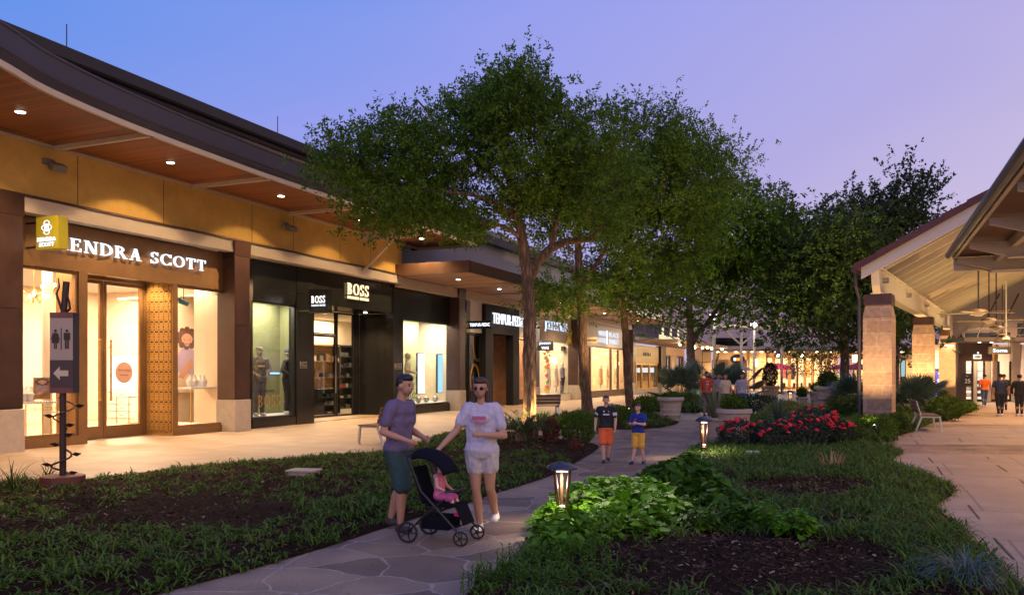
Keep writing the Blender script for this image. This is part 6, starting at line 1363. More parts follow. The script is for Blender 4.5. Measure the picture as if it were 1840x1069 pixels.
# --------------------------------------------------- broad leaved plants
def broad(P, rg, L, up=.55, out=None):
    """heart shaped leaves, 6 verts each folded on the midrib -> two quads"""
    n = len(P); az = rg.uniform(0, 2*math.pi, n) if out is None else out+rg.normal(size=n)*.7; pit = rg.normal(size=n)*.35+up
    d = np.c_[np.cos(az)*np.cos(pit), np.sin(az)*np.cos(pit), -np.sin(pit)*.8+.15]; d = unit(d); s = np.c_[-np.sin(az), np.cos(az), rg.normal(size=n)*.25]; s = unit(s); nn = unit(np.cross(d, s)); nn *= np.sign(nn[:, 2:3])
    L = L[:, None]; c = [P, P+s*L*.42-d*L*.10+nn*L*.10, P+s*L*.46+d*L*.38+nn*L*.13, P+d*L*1.0-nn*L*.05, P-s*L*.46+d*L*.38+nn*L*.13, P-s*L*.42-d*L*.10+nn*L*.10]
    V = np.stack(c, 1).reshape(-1, 3); b = (np.arange(n)*6)[:, None]; return V, np.concatenate([b+np.array([0,1,2,3]), b+np.array([0,3,4,5])], 0)
vine_m = leafm('vine_leaves', (.06,.17,.006), (.15,.34,.018), .55, .3, .12); vine_d = leafm('dark_vine_leaves', (.035,.10,.007), (.085,.19,.014), .55, .3, .12)
def vine_mass(pxpoly, n, hgt, m, label, seed, L=(.075,.135)):
    rg = np.random.default_rng(seed); poly = world(pxpoly); A = np.array(poly); lo, hi = A.min(0), A.max(0); P = rg.uniform(lo, hi, (n*5, 2)); P = P[inside(P, poly)][:n]
    e = edge_d(P, poly); nz_ = np.array([noise.noise(Vector((p[0]*2.2, p[1]*2.2, 5))) for p in P]); n2_ = np.array([noise.noise(Vector((p[0]*7, p[1]*7, 9))) for p in P])
    top = .06+hgt*np.clip(e/.28, 0, 1)**.6*(.75+.5*nz_+.35*n2_); z = top*(1-.55*rg.random(len(P))**2.2); P3_ = np.c_[P, z]
    V, Fq = broad(P3_, rg, rg.uniform(L[0]*.7, L[1]*1.1, len(P)), .45+rg.normal(size=len(P))*.25)
    V2, F2 = blades(np.c_[P[::3], np.zeros(len(P[::3]))], rg.uniform(0,6.28,len(P[::3])), z[::3]*1.05, np.full(len(P[::3]),.1), np.full(len(P[::3]),.008), rg, .4)
    Fq = np.concatenate([Fq, F2+len(V)]); V = np.concatenate([V, V2]); tag(npmesh('vine_leaves', V, 4, m, None, True, Fq), label, 'ground cover', kind='stuff')
vine_mass([(957,1000),(955,955),(985,915),(1060,893),(1130,885),(1200,905),(1240,930),(1225,965),(1180,985),(1100,988),(1040,1015),(985,1030)], 2300, .30, vine_m, 'bright green sweet potato vine around the nearest path light', 41)
vine_mass([(1120,895),(1165,862),(1225,842),(1290,858),(1330,900),(1345,930),(1300,945),(1240,935),(1195,905)], 1700, .32, vine_d, 'darker green vine leaves behind the bright patch beside the path', 42)
def leafy(px, py, n, r, h, m, label, seed, L=(.05,.09), name='leafy_plant', group='single leafy plants in the right bed'):
    rg = np.random.default_rng(seed); X_, Y = G(px, py); t = thing(name, label, 'plant', (X_, Y, .03), 0, group)
    a = rg.uniform(0, 6.28, n); q = rg.random(n)**.5*r; P = np.c_[np.cos(a)*q, np.sin(a)*q, .04+(h*(1-(q/r)**2*.55))*(1-.6*rg.random(n)**1.5)]
    V, Fq = broad(P, rg, rg.uniform(*L, n), .35, a); npmesh('leaves', V, 4, m, t, True, Fq)
    b = MB()
    for k in range(0, n, max(1, n//14)): b.tube([(P[k][0]*.2, P[k][1]*.2, -.02), tuple(P[k]*.95)], [.006,.003], 4)
    b.build('stems', m, t); return t
leafy(1430, 980, 190, .20, .28, vine_m, 'bright broad leaved plant right of the middle of the right bed', 51)
leafy(1330, 960, 180, .20, .25, vine_d, 'darker broad leaved plant in the middle of the right bed', 52)
leafy(1378, 966, 150, .13, .32, vine_m, 'upright fine leaved sprig between the two broad leaved plants', 53, (.03,.055))
leafy(1255, 965, 150, .18, .22, vine_d, 'broad leaved plant at the right end of the bright vine', 54)
def lance(px, py, n, r, h, label, seed, m=None):       # upright stems with pairs of lance leaves
    rg = np.random.default_rng(seed); X_, Y = G(px, py); t = thing('upright_plant', label, 'plant', (X_, Y, .02), 0, 'upright stemmed plants at the front'); P = []; Az = []; st = MB()
    for i in range(n):
        a = rg.uniform(0, 6.28); q = rg.random()*r; lean = rg.normal(size=2)*.18; H_ = h*rg.uniform(.6,1.1); b0 = np.array([q*math.cos(a), q*math.sin(a), 0]); tip = b0+np.array([lean[0]*H_, lean[1]*H_, H_]); st.tube([tuple(b0), tuple(tip)], [.004,.002], 4)
        for k in range(11):
            f = .25+.75*k/10; P.append(b0+(tip-b0)*f); Az.append(k*2.4+a)
    P = np.array(P); Az = np.array(Az); n2 = len(P); V, Fq = blades(P, Az, rg.uniform(.04,.075,n2), rg.uniform(.7,1.2,n2), rg.uniform(.012,.02,n2), rg, .5, 3)
    npmesh('leaves', V, 4, m or grass_b, t, True, Fq); st.build('stems', vine_d, t); return t
grass_b = leafm('bright_lance_leaves', (.05,.12,.010), (.12,.22,.025), .6, .3, .1)
for i, (px_, py_, n, r, h) in enumerate(((900,1050,16,.22,.22),(945,1030,16,.22,.24),(1000,1035,18,.22,.26),(1062,1020,18,.18,.34),(1080,1055,14,.2,.24),(960,1066,18,.25,.22),(1030,1068,16,.22,.2),(865,1066,12,.2,.2))):
    lance(px_, py_, n, r, h, 'bright upright plant %s' % ('leftmost behind the path edge','below and left of the nearest path light','just below the nearest path light','tallest one right of the nearest path light','at the left end of the bare mulch','at the bottom frame edge left of centre','at the bottom frame edge below the vine','farthest left at the bottom frame edge')[i], 60+i)
def tuft(px, py, n, L, label, seed, m, wd=.008, lean=(.1,1.0), curl=1.2, r=.06, name='grass_tuft', z=.03, X=None, par=None, part='blades', group=None):
    rg = np.random.default_rng(seed); X_, Y = X or G(px, py); t = par or thing(name, label, 'plant', (X_, Y, z), 0, group)
    a = rg.uniform(0, 6.28, n); q = rg.random(n)*r; P = np.c_[np.cos(a)*q, np.sin(a)*q, np.zeros(n)]; V, Fq = blades(P, a+rg.normal(size=n)*.5, L*rg.uniform(.6,1.15,n), rg.uniform(*lean, n), wd*rg.uniform(.7,1.3,n), rg, curl, 5)
    npmesh(part, V, 4, m, t, True, Fq); return t
tuft(1735, 1062, 420, .55, 'large blue-green fountain grass at the bottom right edge of the bed', 71, grass2, .009, (.1,1.2), 1.1, .12)
tuft(1690, 985, 160, .50, 'green arching grass tuft above the blue fountain grass', 72, grass1, .008, (.1,.9), 1.0, .1)
tuft(1640, 1062, 180, .40, 'dark green arching grass left of the blue fountain grass', 73, grass3, .010, (.2,1.0), .9, .12)
tuft(1760, 1050, 120, .55, 'sparse long grass leaning over the right walk edge', 76, grass2, .006, (.2,1.1), 1.0, .08)
tuft(22, 890, 80, .62, 'dark tall grass clump at the left edge beside the sign drum', 74, grass3, .012, (.05,.7), .7, .1); tuft(84, 876, 50, .55, 'dark grass clump behind the post sign drum', 75, grass3, .012, (.05,.7), .7, .08)
tuft(1498, 852, 45, .42, 'dry tan ornamental grass stalks in the right bed', 77, dry, .016, (.05,.6), .25, .14); tuft(1525, 848, 90, .38, 'feathery green grass beside the dry stalks', 78, grass1, .01, (.1,.8), .8, .12)
# --------------------------------------------------- palms, yuccas, shrubs
palm_m = leafm('palm_fronds', (.04,.075,.025), (.10,.14,.05), .45, .15); yucca_m = leafm('yucca_blades', (.05,.09,.06), (.11,.16,.10), .45, .15)
def frond_palm(px, py, label, n=26, L=.75, seed=80, m=None, z0=.25):
    rg = np.random.default_rng(seed); X_, Y = G(px, py); t = thing('sago_palm', label, 'palm', (X_, Y, .02)); MB().lathe([(.10,0),(.14,.08),(.13,z0),(.05,z0+.06)], n=12).build('stem', bk1, t)
    V_, F_ = [], []; off = 0; rb = MB()
    for i in range(n):
        az = 2*math.pi*i/n*2.4; el_ = rg.uniform(.25, 1.25); pts = []; p = np.array([0, 0, z0+.03]); a = el_; 
        for k in range(13):
            pts.append(p.copy()); p = p+np.array([math.cos(az)*math.cos(a), math.sin(az)*math.cos(a), math.sin(a)])*L/12; a -= .09+.02*rg.random()
        rb.tube([tuple(q) for q in pts[::3]], [.008,.006,.005,.004,.002], 4); pts = np.array(pts[2:]); P = np.repeat(pts, 4, 0); k = len(P); sgn = np.tile([1,-1,1,-1], k//4); P = P+np.array([math.cos(az),math.sin(az),0])*rg.uniform(-.03,.03,(k,1))
        V, Fq = blades(P, az+sgn*1.0+rg.normal(size=k)*.1, L*.24*rg.uniform(.7,1,k), np.full(k, .95)-(rg.random(k)*.3), np.full(k,.015), rg, .3, 2); V_.append(V); F_.append(Fq+off); off += len(V)
    npmesh('fronds', np.concatenate(V_), 4, m or palm_m, t, True, np.concatenate(F_)); rb.build('frond_ribs', m or palm_m, t); return t
frond_palm(936, 801, 'sago palm with arching fronds left of the first tree trunk', 34, .80, 81)
def spiky(px, py, label, n, L, seed, m, stem=.3, wd=.022, r=.05, name='yucca', cat='yucca', z=.02, lean=(.0,1.7), curl=.12, par=None, X=None):
    rg = np.random.default_rng(seed); X_, Y = X or G(px, py); t = par or thing(name, label, cat, (X_, Y, z)); 
    if stem: MB().lathe([(.09,0),(.10,stem*.5),(.08,stem)], n=10).build('stem', bk2, t)
    az = rg.uniform(0, 6.28, n); P = np.c_[np.cos(az)*r, np.sin(az)*r, np.full(n, stem*.95)]; V, Fq = blades(P, az, L*rg.uniform(.8,1.1,n), rg.uniform(*lean, n), np.full(n, wd), rg, curl, 3); npmesh('blades', V, 4, m, t, True, Fq); return t
spiky(1398, 775, 'spiky rosette yucca on a short stem behind the roses', 150, .72, 82, yucca_m, .35)
spiky(0, 0, 'tall pale yucca growing out of the round ribbed pot', 90, .95, 83, leafm('pale_yucca', (.12,.15,.08), (.22,.24,.13), .5, .15), .05, .026, .06, X=(POTS['c'].location.x, POTS['c'].location.y), z=POTS['c']['top'], lean=(0,.9))
def fan_palm(px, py, label, n, seed, L=1.0, H=1.0, m=None):
    rg = np.random.default_rng(seed); X_, Y = G(px, py); t = thing('fan_palm', label, 'palm', (X_, Y, .02), 0, 'fan palms'); V_, F_, off = [], [], 0; rb = MB()
    for i in range(n):
        az = 6.28*i/n+rg.normal()*.3; el_ = rg.uniform(.1, 1.35); d = np.array([math.cos(az)*math.cos(el_), math.sin(az)*math.cos(el_), math.sin(el_)]); c = np.array([0,0,.15])+d*H*rg.uniform(.5,1); rb.tube([(0,0,.1), tuple(c)], [.016,.009], 5)
        s = unit(np.cross(d, [0,0,1.0])+rg.normal(size=3)*.2); k = 22; V = []
        nn_ = unit(np.cross(d, s))
        for j in range(k):
            th = (j/(k-1)-.5)*3.6; e = d*math.cos(th)+s*math.sin(th); w_ = np.cross(e, nn_)*.028*L; l = L*.62*(1-.15*abs(th)/1.8); mid = c+e*l*.55; tip = c+e*l+np.array([0,0,-.06*L])
            V += [c, mid+w_, tip, mid-w_]
        V_.append(np.array(V)); 
    npmesh('fan_leaves', np.concatenate(V_), 4, m or yucca_m, t); rb.build('petioles', palm_m, t); return t
fan_palm(1222, 727, 'fan palm at the left foot of the fourth tree', 18, 84, 1.5, 1.5); fan_palm(1272, 722, 'fan palm behind the person in the orange shirt', 18, 85, 1.7, 1.9)
fan_palm(1325, 722, 'fan palm behind the long haired person in grey', 16, 86, 1.6, 1.5)
fan_palm(1640, 752, 'fan palm right of the first stone column behind the bench', 20, 87, 1.3, 1.2); fan_palm(1545, 738, 'fan palm left of the first stone column', 18, 88, 1.5, 1.4)
def shrub(px, py, r, h, n, ls, m, label, seed, name='shrub', round_=True, group=None, z=.02, X=None):
    rg = np.random.default_rng(seed); X_, Y = X or G(px, py); t = thing(name, label, 'shrub', (X_, Y, z), 0, group); d = unit(rg.normal(size=(n,3))); q = rg.uniform(.55,1,n)**.6
    nz_ = np.array([1+.22*noise.noise(Vector(v*2.2)+Vector((seed,0,0))) for v in d]); P = d*q[:,None]*nz_[:,None]*np.array([r,r,h/2])+np.array([0,0,h/2]); P = P[P[:,2] > .01]; n = len(P); Dv = unit(d[:n]*.7+rg.normal(size=(n,3))*.6+np.array([0,0,.3])); L = ls*rg.uniform(.7,1.3,n)
    npmesh('foliage', leaf_quads(P, Dv, unit(rg.normal(size=(n,3))), L, L*.45), 4, m, t); b = MB()
    for k in range(7): a = k*.9; b.tube([(0,0,-.02),(r*.3*math.cos(a),r*.3*math.sin(a),h*.3),(r*.6*math.cos(a),r*.6*math.sin(a),h*.65)], [.02,.014,.006], 5)
    b.build('stems', bk2, t); return t
shrub(1040, 800, .44, .78, 6500, .045, lf1, 'round clipped green shrub right of the first tree', 91); shrub(990, 800, .17, .60, 1500, .07, leafm('dead_brown_fronds', (.10,.03,.02), (.2,.07,.04), .8, .1), 'dead brown palm stump between the sago palm and the round shrub', 92, 'dead_stump'); shrub(1034, 812, .14, .26, 700, .05, bpy.data.materials['dead_brown_fronds'], 'low dead brown stump in front of the round shrub', 93, 'dead_stump')
shrub(1160, 745, .55, .75, 2600, .08, grass1, 'leafy green bush beside the third tree trunk', 94); shrub(1112, 764, .42, .62, 2200, .07, lf1, 'green bush behind the boy in the blue shirt', 95); shrub(1098, 742, .3, .35, 700, .08, leafm('silver_leaves', (.2,.22,.18), (.35,.36,.3), .6, .1), 'small silvery plant between the second and third trees', 96)
shrub(1545, 756, 1.15, .85, 6000, .09, lf2, 'low clipped hedge mound left of the first stone column', 97); shrub(1700, 756, .62, .85, 3800, .07, grass1, 'green bush behind the lit park bench', 98); shrub(1720, 745, .7, .5, 2400, .08, grass1, 'low green bush at the foot of the third stone column', 99)
shrub(1420, 765, .9, .75, 3600, .08, leafm('yellow_green_leaves', (.10,.15,.02), (.22,.28,.04), .5, .3), 'yellow-green airy bush behind the roses', 100); shrub(1572, 785, .6, .55, 3200, .06, lf1, 'leafy plant lit gold by the spotlight at the first stone column', 101); shrub(1604, 781, .42, .55, 2400, .07, lf2, 'dark green bush right of the first stone column', 102)
shrub(1240, 735, .9, .7, 3400, .10, grass1, 'green bush behind the pot on the path', 103); shrub(1180, 734, .7, .5, 2400, .09, grass1, 'low bush left of the pot on the path', 104)
shrub(1345, 742, 1.3, .75, 3800, .10, lf3, 'dark hedge behind the wide pot', 105); shrub(1500, 790, .8, .35, 2600, .06, lf2, 'low dark plants between the roses and the first stone column', 106)
PL = [('a',900,.10,'low green filling in the ribbed pot on the path',lf1,.22),('b',1500,.08,'ferny green plant in the wide shallow pot',grass1,.42),('d',1800,.13,'dark leafy plant in the large ribbed pot',lf2,.75),('e',700,.11,'dark plant in the brown ribbed pot',lf2,.5),('f',900,.10,'leafy plant in the small cast stone pot',lf1,.5),('g',1500,.14,'upright bushy plant in the pot before the cafe doors',lf3,1.6),('h',500,.10,'small plant in the pale bowl pot',lf2,.3)]
for i, (k, n, ls, lab, m, h) in enumerate(PL):
    p = POTS[k]; shrub(0, 0, p['rt']*.9, h, n, ls, m, lab, 110+i, 'potted_plant', z=p['top'], X=(p.location.x, p.location.y))
# young slim trees by the cafe
for i, (px_, py_) in enumerate(((1476,640),(1491,640),(1432,660))):
    Y = 62; X_ = PX(Y, px_); t = thing('sapling', 'slim young tree in front of the cafe doors, %s' % ('left of the pair','right of the pair','nearest the burgundy umbrella')[i], 'tree', (X_, Y, 0), 0, 'slim young trees by the cafe'); rg = np.random.default_rng(120+i)
    MB().tube([(0,0,0),(.05,0,1.6),(0,0,3.4)], [.05,.04,.02], 6).build('trunk', bk2, t); n = 900; P = np.c_[rg.normal(size=(n,2))*.55, rg.uniform(1.5,4.2,n)]; npmesh('crown', leaf_quads(P, unit(rg.normal(size=(n,3))), unit(rg.normal(size=(n,3))), np.full(n,.16), np.full(n,.08)), 4, lf2, t)
# --------------------------------------------------- roses
rose_l = leafm('rose_foliage', (.015,.035,.022), (.04,.07,.035), .45, .2); rose_m = mat('red_rose_petals', (.62,.012,.03), .55, var=.2, vs_=20)
pm_ = MB(); 
for k in range(9):
    a = k*2.4; r = .012+.0028*k; pm_.ball((r*math.cos(a), r*math.sin(a), .012-.0012*k), (.024,.024,.015), 7, 5)
rose_mesh = None
def rose_bush(px, py, r, h, label, seed, nf=36):
    global rose_mesh
    t = shrub(px, py, r, h, 3600, .055, rose_l, label, seed, 'rose_bush', group='red rose bushes'); rg = np.random.default_rng(seed)
    for i in range(nf):
        d = unit(np.array([rg.normal(), rg.normal()-.5, abs(rg.normal())*.9+.1])); p = d*np.array([r,r,h/2])*1.06+np.array([0,0,h/2+.02])
        if rose_mesh is None: o = pm_.build('rose_flower', rose_m, t, smooth=True); rose_mesh = o.data
        else: o = bpy.data.objects.new('rose_flower', rose_mesh); COL.objects.link(o); o.parent = t
        o.location = tuple(p); o.rotation_euler = (rg.normal()*.5+.4, rg.normal()*.5, rg.uniform(0,6)); s = rg.uniform(.75,1.25); o.scale = (s,s,s)
rose_bush(1330, 806, .50, .62, 'leftmost red rose bush in front of the wide pot', 131, 26); rose_bush(1392, 808, .50, .60, 'second red rose bush from the left', 132, 22); rose_bush(1452, 806, .50, .72, 'third red rose bush from the left', 133, 26); rose_bush(1500, 803, .42, .62, 'rightmost red rose bush nearest the first stone column', 134, 20); rose_bush(1462, 792, .55, .82, 'tallest red rose bush at the back of the group', 135, 24)
# ================================================================== PEOPLE
def remesh(mb, vox, name, m, parent, it=6, fac=.5, fold=0):
    o = mb.build('tmp', m); r = o.modifiers.new('r', 'REMESH'); r.mode = 'VOXEL'; r.voxel_size = vox; r.use_smooth_shade = True
    s = o.modifiers.new('s', 'SMOOTH'); s.iterations = it; s.factor = fac; bpy.context.view_layer.update()
    me = bpy.data.meshes.new_from_object(o.evaluated_get(bpy.context.evaluated_depsgraph_get())); bpy.data.objects.remove(o)
    if fold:
        n_ = len(me.vertices); co = np.zeros(n_*3, np.float32); me.vertices.foreach_get('co', co); co = co.reshape(-1, 3); nr = np.zeros(n_*3, np.float32); me.vertices.foreach_get('normal', nr); nr = nr.reshape(-1, 3)
        dd = np.array([noise.noise(Vector((c[0]*16, c[1]*16, c[2]*6+.8*math.sin(c[0]*20))))+.5*noise.noise(Vector((c[0]*34+7, c[1]*34, c[2]*18))) for c in co], np.float32); co = co+nr*dd[:, None]*fold; me.vertices.foreach_set('co', co.ravel()); me.update()
    me.name = name; me.materials.clear(); me.materials.append(m); q = bpy.data.objects.new(name, me); COL.objects.link(q); q.parent = parent; return q
def cloth(name, c, **k): return mat(name, c, .85, var=k.get('var', .08), vs_=k.get('vs', 6), bump=.3, bs=25, c2=k.get('c2'))
skin1 = mat('warm_skin', (.46,.25,.16), .55, spec=.4); skin2 = mat('pale_skin', (.58,.36,.26), .55, spec=.4); skin3 = mat('brown_skin', (.30,.16,.10), .55, spec=.4)
hair_b = mat('black_hair', (.012,.009,.008), .5); hair_br = mat('brown_hair', (.05,.025,.014), .5); eye_m = mat('eye_dark', (.01,.01,.01), .2); lip_m = mat('lips', (.36,.12,.09), .5)
def person(label, X_, Y, H, rz, skin, parts, arms=None, legs=None, head=(0,0), hair='short', hairm=None, vox=None, name='person', cat='person', group=None, lean=0, wide=1.0, z=0, parent_only=False, female=False, mono=None, faceoff=False, fat=1.0):
    """local frame: +x person's right-hand side seen from behind (person faces +y), z up, all in units of H"""
    t = thing(name, label, cat, (X_, Y, z), rz, group); H_ = H; vox = vox or max(.006, .0052*H)
    def S(p): return (p[0]*H_, (p[1]+lean*max(0, p[2]-.5))*H_, p[2]*H_)
    arms = arms or [((.14,-.01,.63),(.15,.02,.49)), ((-.14,-.01,.63),(-.15,.02,.49))]
    legs = legs or [((.05,.01,.275),(.05,-.01,.045)), ((-.05,.01,.275),(-.05,-.01,.045))]
    body = MB(); sh = .105*wide if not female else .092*wide; f = fat
    def capp(mb, a, ra, b, rb): mb.cap(S(a), ra*H_, S(b), rb*H_, 12)
    def torso(mb, g, z0=.50, shoulders=True):
        capp(mb, (-.035,.0,.53), .062*f+g, (.035,.0,.53), .062*f+g); capp(mb, (-.03,0,.60), .052*f+g, (.03,0,.60), .052*f+g)
        capp(mb, (-.045,0,.70), .056*f+g, (.045,0,.70), .056*f+g); capp(mb, (-.05,0,.765), .05*f+g, (.05,0,.765), .05*f+g)
        capp(mb, (-.03,0,.56), .055*f+g, (-.045,0,.72), .052*f+g); capp(mb, (.03,0,.56), .055*f+g, (.045,0,.72), .052*f+g)
        if shoulders: capp(mb, (0,-.005,.80), .036+g, (sh-.01,0,.80), .034+g); capp(mb, (0,-.005,.80), .036+g, (-sh+.01,0,.80), .034+g)
        if female: capp(mb, (.035,.04,.735), .028+g, (-.035,.04,.735), .028+g)
    torso(body, 0)
    hx, hy = head; hc = (hx, .012+hy, .930)
    capp(body, (0,-.005,.81), .034, (hx*.6,.0+hy*.5,.885), .028)
    def E(mb, c, r, n=16, m=12): mb.ball(S(c), tuple(q*H_ for q in r), n, m)
    E(body, (hc[0],hc[1]-.008,.945), (.047,.058,.055)); E(body, (hc[0],hc[1]+.012,.912), (.036,.042,.042)); E(body, (hc[0],hc[1]+.022,.893), (.022,.024,.018))
    E(body, (hc[0],hc[1]+.056,.918), (.0075,.012,.012)); E(body, (hc[0],hc[1]+.048,.932), (.006,.008,.014))
    for s in (-1,1): E(body, (hc[0]+s*.048,hc[1]-.005,.925), (.007,.012,.017))
    sides = (1,-1); hands = []
    for s, (el, wr) in zip(sides, arms):
        so = (s*sh, 0, .80); capp(body, so, .033, el, .024); capp(body, el, .0245, tuple((e*.6+w*.4) for e, w in zip(el, wr)), .023); capp(body, tuple((e*.6+w*.4) for e, w in zip(el, wr)), .023, wr, .0155)
        w = Vector(wr); d = (w-Vector(el)).normalized(); sd = d.cross(Vector((s,0,0)) if abs(d.x) < .8 else Vector((0,0,1))); sd = sd.normalized() if sd.length > .01 else Vector((0,1,0)); pn = d.cross(sd).normalized()
        if pn.x*s > 0: pn = -pn
        palm = w+d*.034; capp(body, w, .014, palm, .0155); 
        for k in range(-1, 2): capp(body, w+d*.01+sd*k*.006, .009, palm+sd*k*.010, .010)
        for k, ln in zip((-1.5,-.5,.5,1.5), (.030,.037,.040,.034)):
            b0 = palm+sd*k*.0088; k1 = b0+d*ln*.55+pn*.006; k2 = k1+d*ln*.35+pn*.014; capp(body, b0, .0062, k1, .0056); capp(body, k1, .0056, k2, .0046)
        th = w+d*.012+sd*.014; capp(body, th, .0075, th+d*.022+sd*.014+pn*.006, .0058); capp(body, th+d*.022+sd*.014+pn*.006, .0058, th+d*.038+sd*.014+pn*.014, .0048); hands.append(tuple(palm))
    for s, (kn, an) in zip(sides, legs):
        hp = (s*.048, 0, .515); capp(body, hp, .054*f, tuple((a*.45+b*.55) for a, b in zip(hp, kn)), .044*f); capp(body, tuple((a*.45+b*.55) for a, b in zip(hp, kn)), .044*f, kn, .031); cf = tuple(a*.65+b*.35 for a, b in zip(kn, an)); cf = (cf[0], cf[1]-.008, cf[2])
        capp(body, kn, .029, cf, .033); capp(body, cf, .033, an, .019)
        fz = an[2]-.045; capp(body, (an[0],an[1]-.012,fz+.024), .021, (an[0]+s*.008,an[1]+.07,fz+.018), .018); capp(body, (an[0],an[1],an[2]), .019, (an[0],an[1],fz+.025), .02)
    bm_ = mono or skin; remesh(body, vox, 'body', bm_, t, 4)
    # face
    if not faceoff:
        b = MB()
        for s in (-1,1): E(b, (hc[0]+s*.019,hc[1]+.045,.930), (.0065,.005,.004), 10, 6)
        b.build('eyes', eye_m, t, smooth=True); b = MB(); E(b, (hc[0],hc[1]+.048,.896), (.013,.006,.004), 10, 6); b.build('mouth', lip_m, t, smooth=True)
        b = MB()
        for s in (-1,1): E(b, (hc[0]+s*.019,hc[1]+.046,.941), (.010,.005,.0025), 10, 6)
        b.build('eyebrows', hairm or hair_b, t, smooth=True)
    if hair:
        b = MB(); g = .006
        E(b, (hc[0],hc[1]-.018,.955), (.051,.056,.053)); E(b, (hc[0],hc[1]+.012,.978), (.043,.042,.028))
        if hair == 'long':
            for s in (-1,1): capp(b, (hc[0]+s*.040,hc[1]-.015,.955), .022, (hc[0]+s*.046,hc[1]-.022,.84), .024)
            capp(b, (hc[0],hc[1]-.045,.95), .035, (hc[0],hc[1]-.055,.80), .038); capp(b, (hc[0]-.03,hc[1]-.045,.90), .03, (hc[0]-.05,hc[1]-.04,.76), .02); capp(b, (hc[0]+.03,hc[1]-.045,.90), .03, (hc[0]+.05,hc[1]-.04,.76), .02)
        remesh(b, vox, 'hair', hairm or hair_b, t, 3)
    for p in parts:
        k = p[0]; m = p[1]; b = MB(); it = 4
        if k in ('shirt', 'tank', 'jacket'):
            g = .010; torso(b, g); low = .475
            capp(b, (-.035,0,low+.06), .062*f+g+.006, (.035,0,low+.06), .062*f+g+.006)
            capp(b, (-.03,0,.82), .030, (.03,0,.82), .030)
            for s, (el, wr) in zip(sides, arms):
                so = (s*sh, 0, .80); fr = .62
                if k == 'shirt': e2_ = tuple(a*(1-fr)+c*fr for a, c in zip(so, el)); capp(b, so, .041, e2_, .040)
                elif k == 'jacket': capp(b, so, .043, el, .036); capp(b, el, .036, wr, .024)
        elif k in ('shorts', 'pants'):
            g = .012; capp(b, (-.035,0,.525), .064*f+g, (.035,0,.525), .064*f+g); capp(b, (-.03,0,.56), .058*f+g*.6, (.03,0,.56), .058*f+g*.6); ln = p[2] if len(p) > 2 else .8
            for s, (kn, an) in zip(sides, legs):
                hp = (s*.048,0,.515)
                if k == 'shorts': e2_ = tuple(a*(1-ln)+c*ln for a, c in zip(hp, kn)); capp(b, hp, .060*f+g*.4, e2_, .050*f+g*.6)
                else: capp(b, hp, .060*f+g*.3, kn, .042); capp(b, kn, .042, tuple(a+(.02 if i == 2 else 0) for i, a in enumerate(an)), .030)
        elif k == 'shoes':
            for s, (kn, an) in zip(sides, legs):
                fz = an[2]-.045; capp(b, (an[0],an[1]-.014,fz+.024), .026, (an[0]+s*.008,an[1]+.075,fz+.020), .022); capp(b, (an[0],an[1]-.005,fz+.045), .024, (an[0],an[1],fz+.03), .025)
        elif k == 'cap':
            E(b, (hc[0],hc[1]-.006,.968), (.053,.060,.040)); capp(b, (hc[0]-.02,hc[1]+.055,.966), .007, (hc[0]+.02,hc[1]+.055,.966), .007); capp(b, (hc[0]-.02,hc[1]+.085,.962), .006, (hc[0]+.02,hc[1]+.085,.962), .006); capp(b, (hc[0],hc[1]+.05,.966), .012, (hc[0],hc[1]+.082,.962), .009)
        elif k == 'hood': E(b, (hc[0],hc[1]-.012,.94), (.062,.066,.072)); capp(b, (-.04,-.02,.85), .035, (.04,-.02,.85), .035)
        elif k == 'mask': E(b, (hc[0],hc[1]+.03,.893), (.032,.032,.020))
        elif k == 'skirt': capp(b, (-.03,0,.56), .062, (.03,0,.56), .062); capp(b, (-.05,0,.30), .085, (.05,0,.30), .085); capp(b, (-.03,0,.56), .062, (-.05,0,.3), .085); capp(b, (.03,0,.56), .062, (.05,0,.3), .085)
        elif k == 'glasses':
            for s in (-1,1): E(b, (hc[0]+s*.020,hc[1]+.053,.930), (.014,.007,.0095), 12, 8)
            b.bar(S((hc[0]-.045,hc[1]+.045,.933)), S((hc[0]+.045,hc[1]+.045,.933)), .004*H_); b.bar(S((hc[0]-.047,hc[1]+.04,.933)), S((hc[0]-.05,hc[1]-.01,.93)), .003*H_); b.bar(S((hc[0]+.047,hc[1]+.04,.933)), S((hc[0]+.05,hc[1]-.01,.93)), .003*H_)
            b.build('sunglasses', m, t); continue
        elif k == 'print':                    # printed marks on the chest, hugging the shirt front
            for (x, zc, w_, h_) in p[2]:
                pts_ = []
                for i in range(7):
                    xx = x+w_*(i/6-.5); yy = .012+math.sqrt(max(1e-5, (.056*f+.013)**2-max(0, abs(xx)-.045)**2)); pts_.append((xx, yy))
                for (xa, ya), (xb, yb) in zip(pts_, pts_[1:]): b.slab([S((xa,ya,zc-h_/2)), S((xb,yb,zc-h_/2)), S((xb,yb,zc+h_/2)), S((xa,ya,zc+h_/2))], (0,.002,0))
            b.build('shirt_print', m, t); continue
        elif k == 'sleeve_stripe':
            for s, (el, wr) in zip(sides, arms): so = (s*sh,0,.80); capp(b, tuple(a*.6+c*.4 for a, c in zip(so, el)), .0435, tuple(a*.45+c*.55 for a, c in zip(so, el)), .042)
        if k in ('shoes', 'sleeve_stripe') and len(b.k) > 1:
            hf = len(b.k)//2
            for q in (b.k[:hf], b.k[hf:]):
                c = MB()
                for a, f0, cnt, fc in q: c.add(b.v[a:a+cnt], [tuple(x-a for x in ff) for ff in b.f[f0:f0+fc]])
                remesh(c, vox, {'shoes':'shoe'}.get(k, k), m, t, it)
            continue
        remesh(b, vox, {'tank':'top','hood':'hood','cap':'cap'}.get(k, k), m, t, it, fold=.007*H_ if k in ('shirt','tank','jacket','shorts','pants','skirt') else 0)
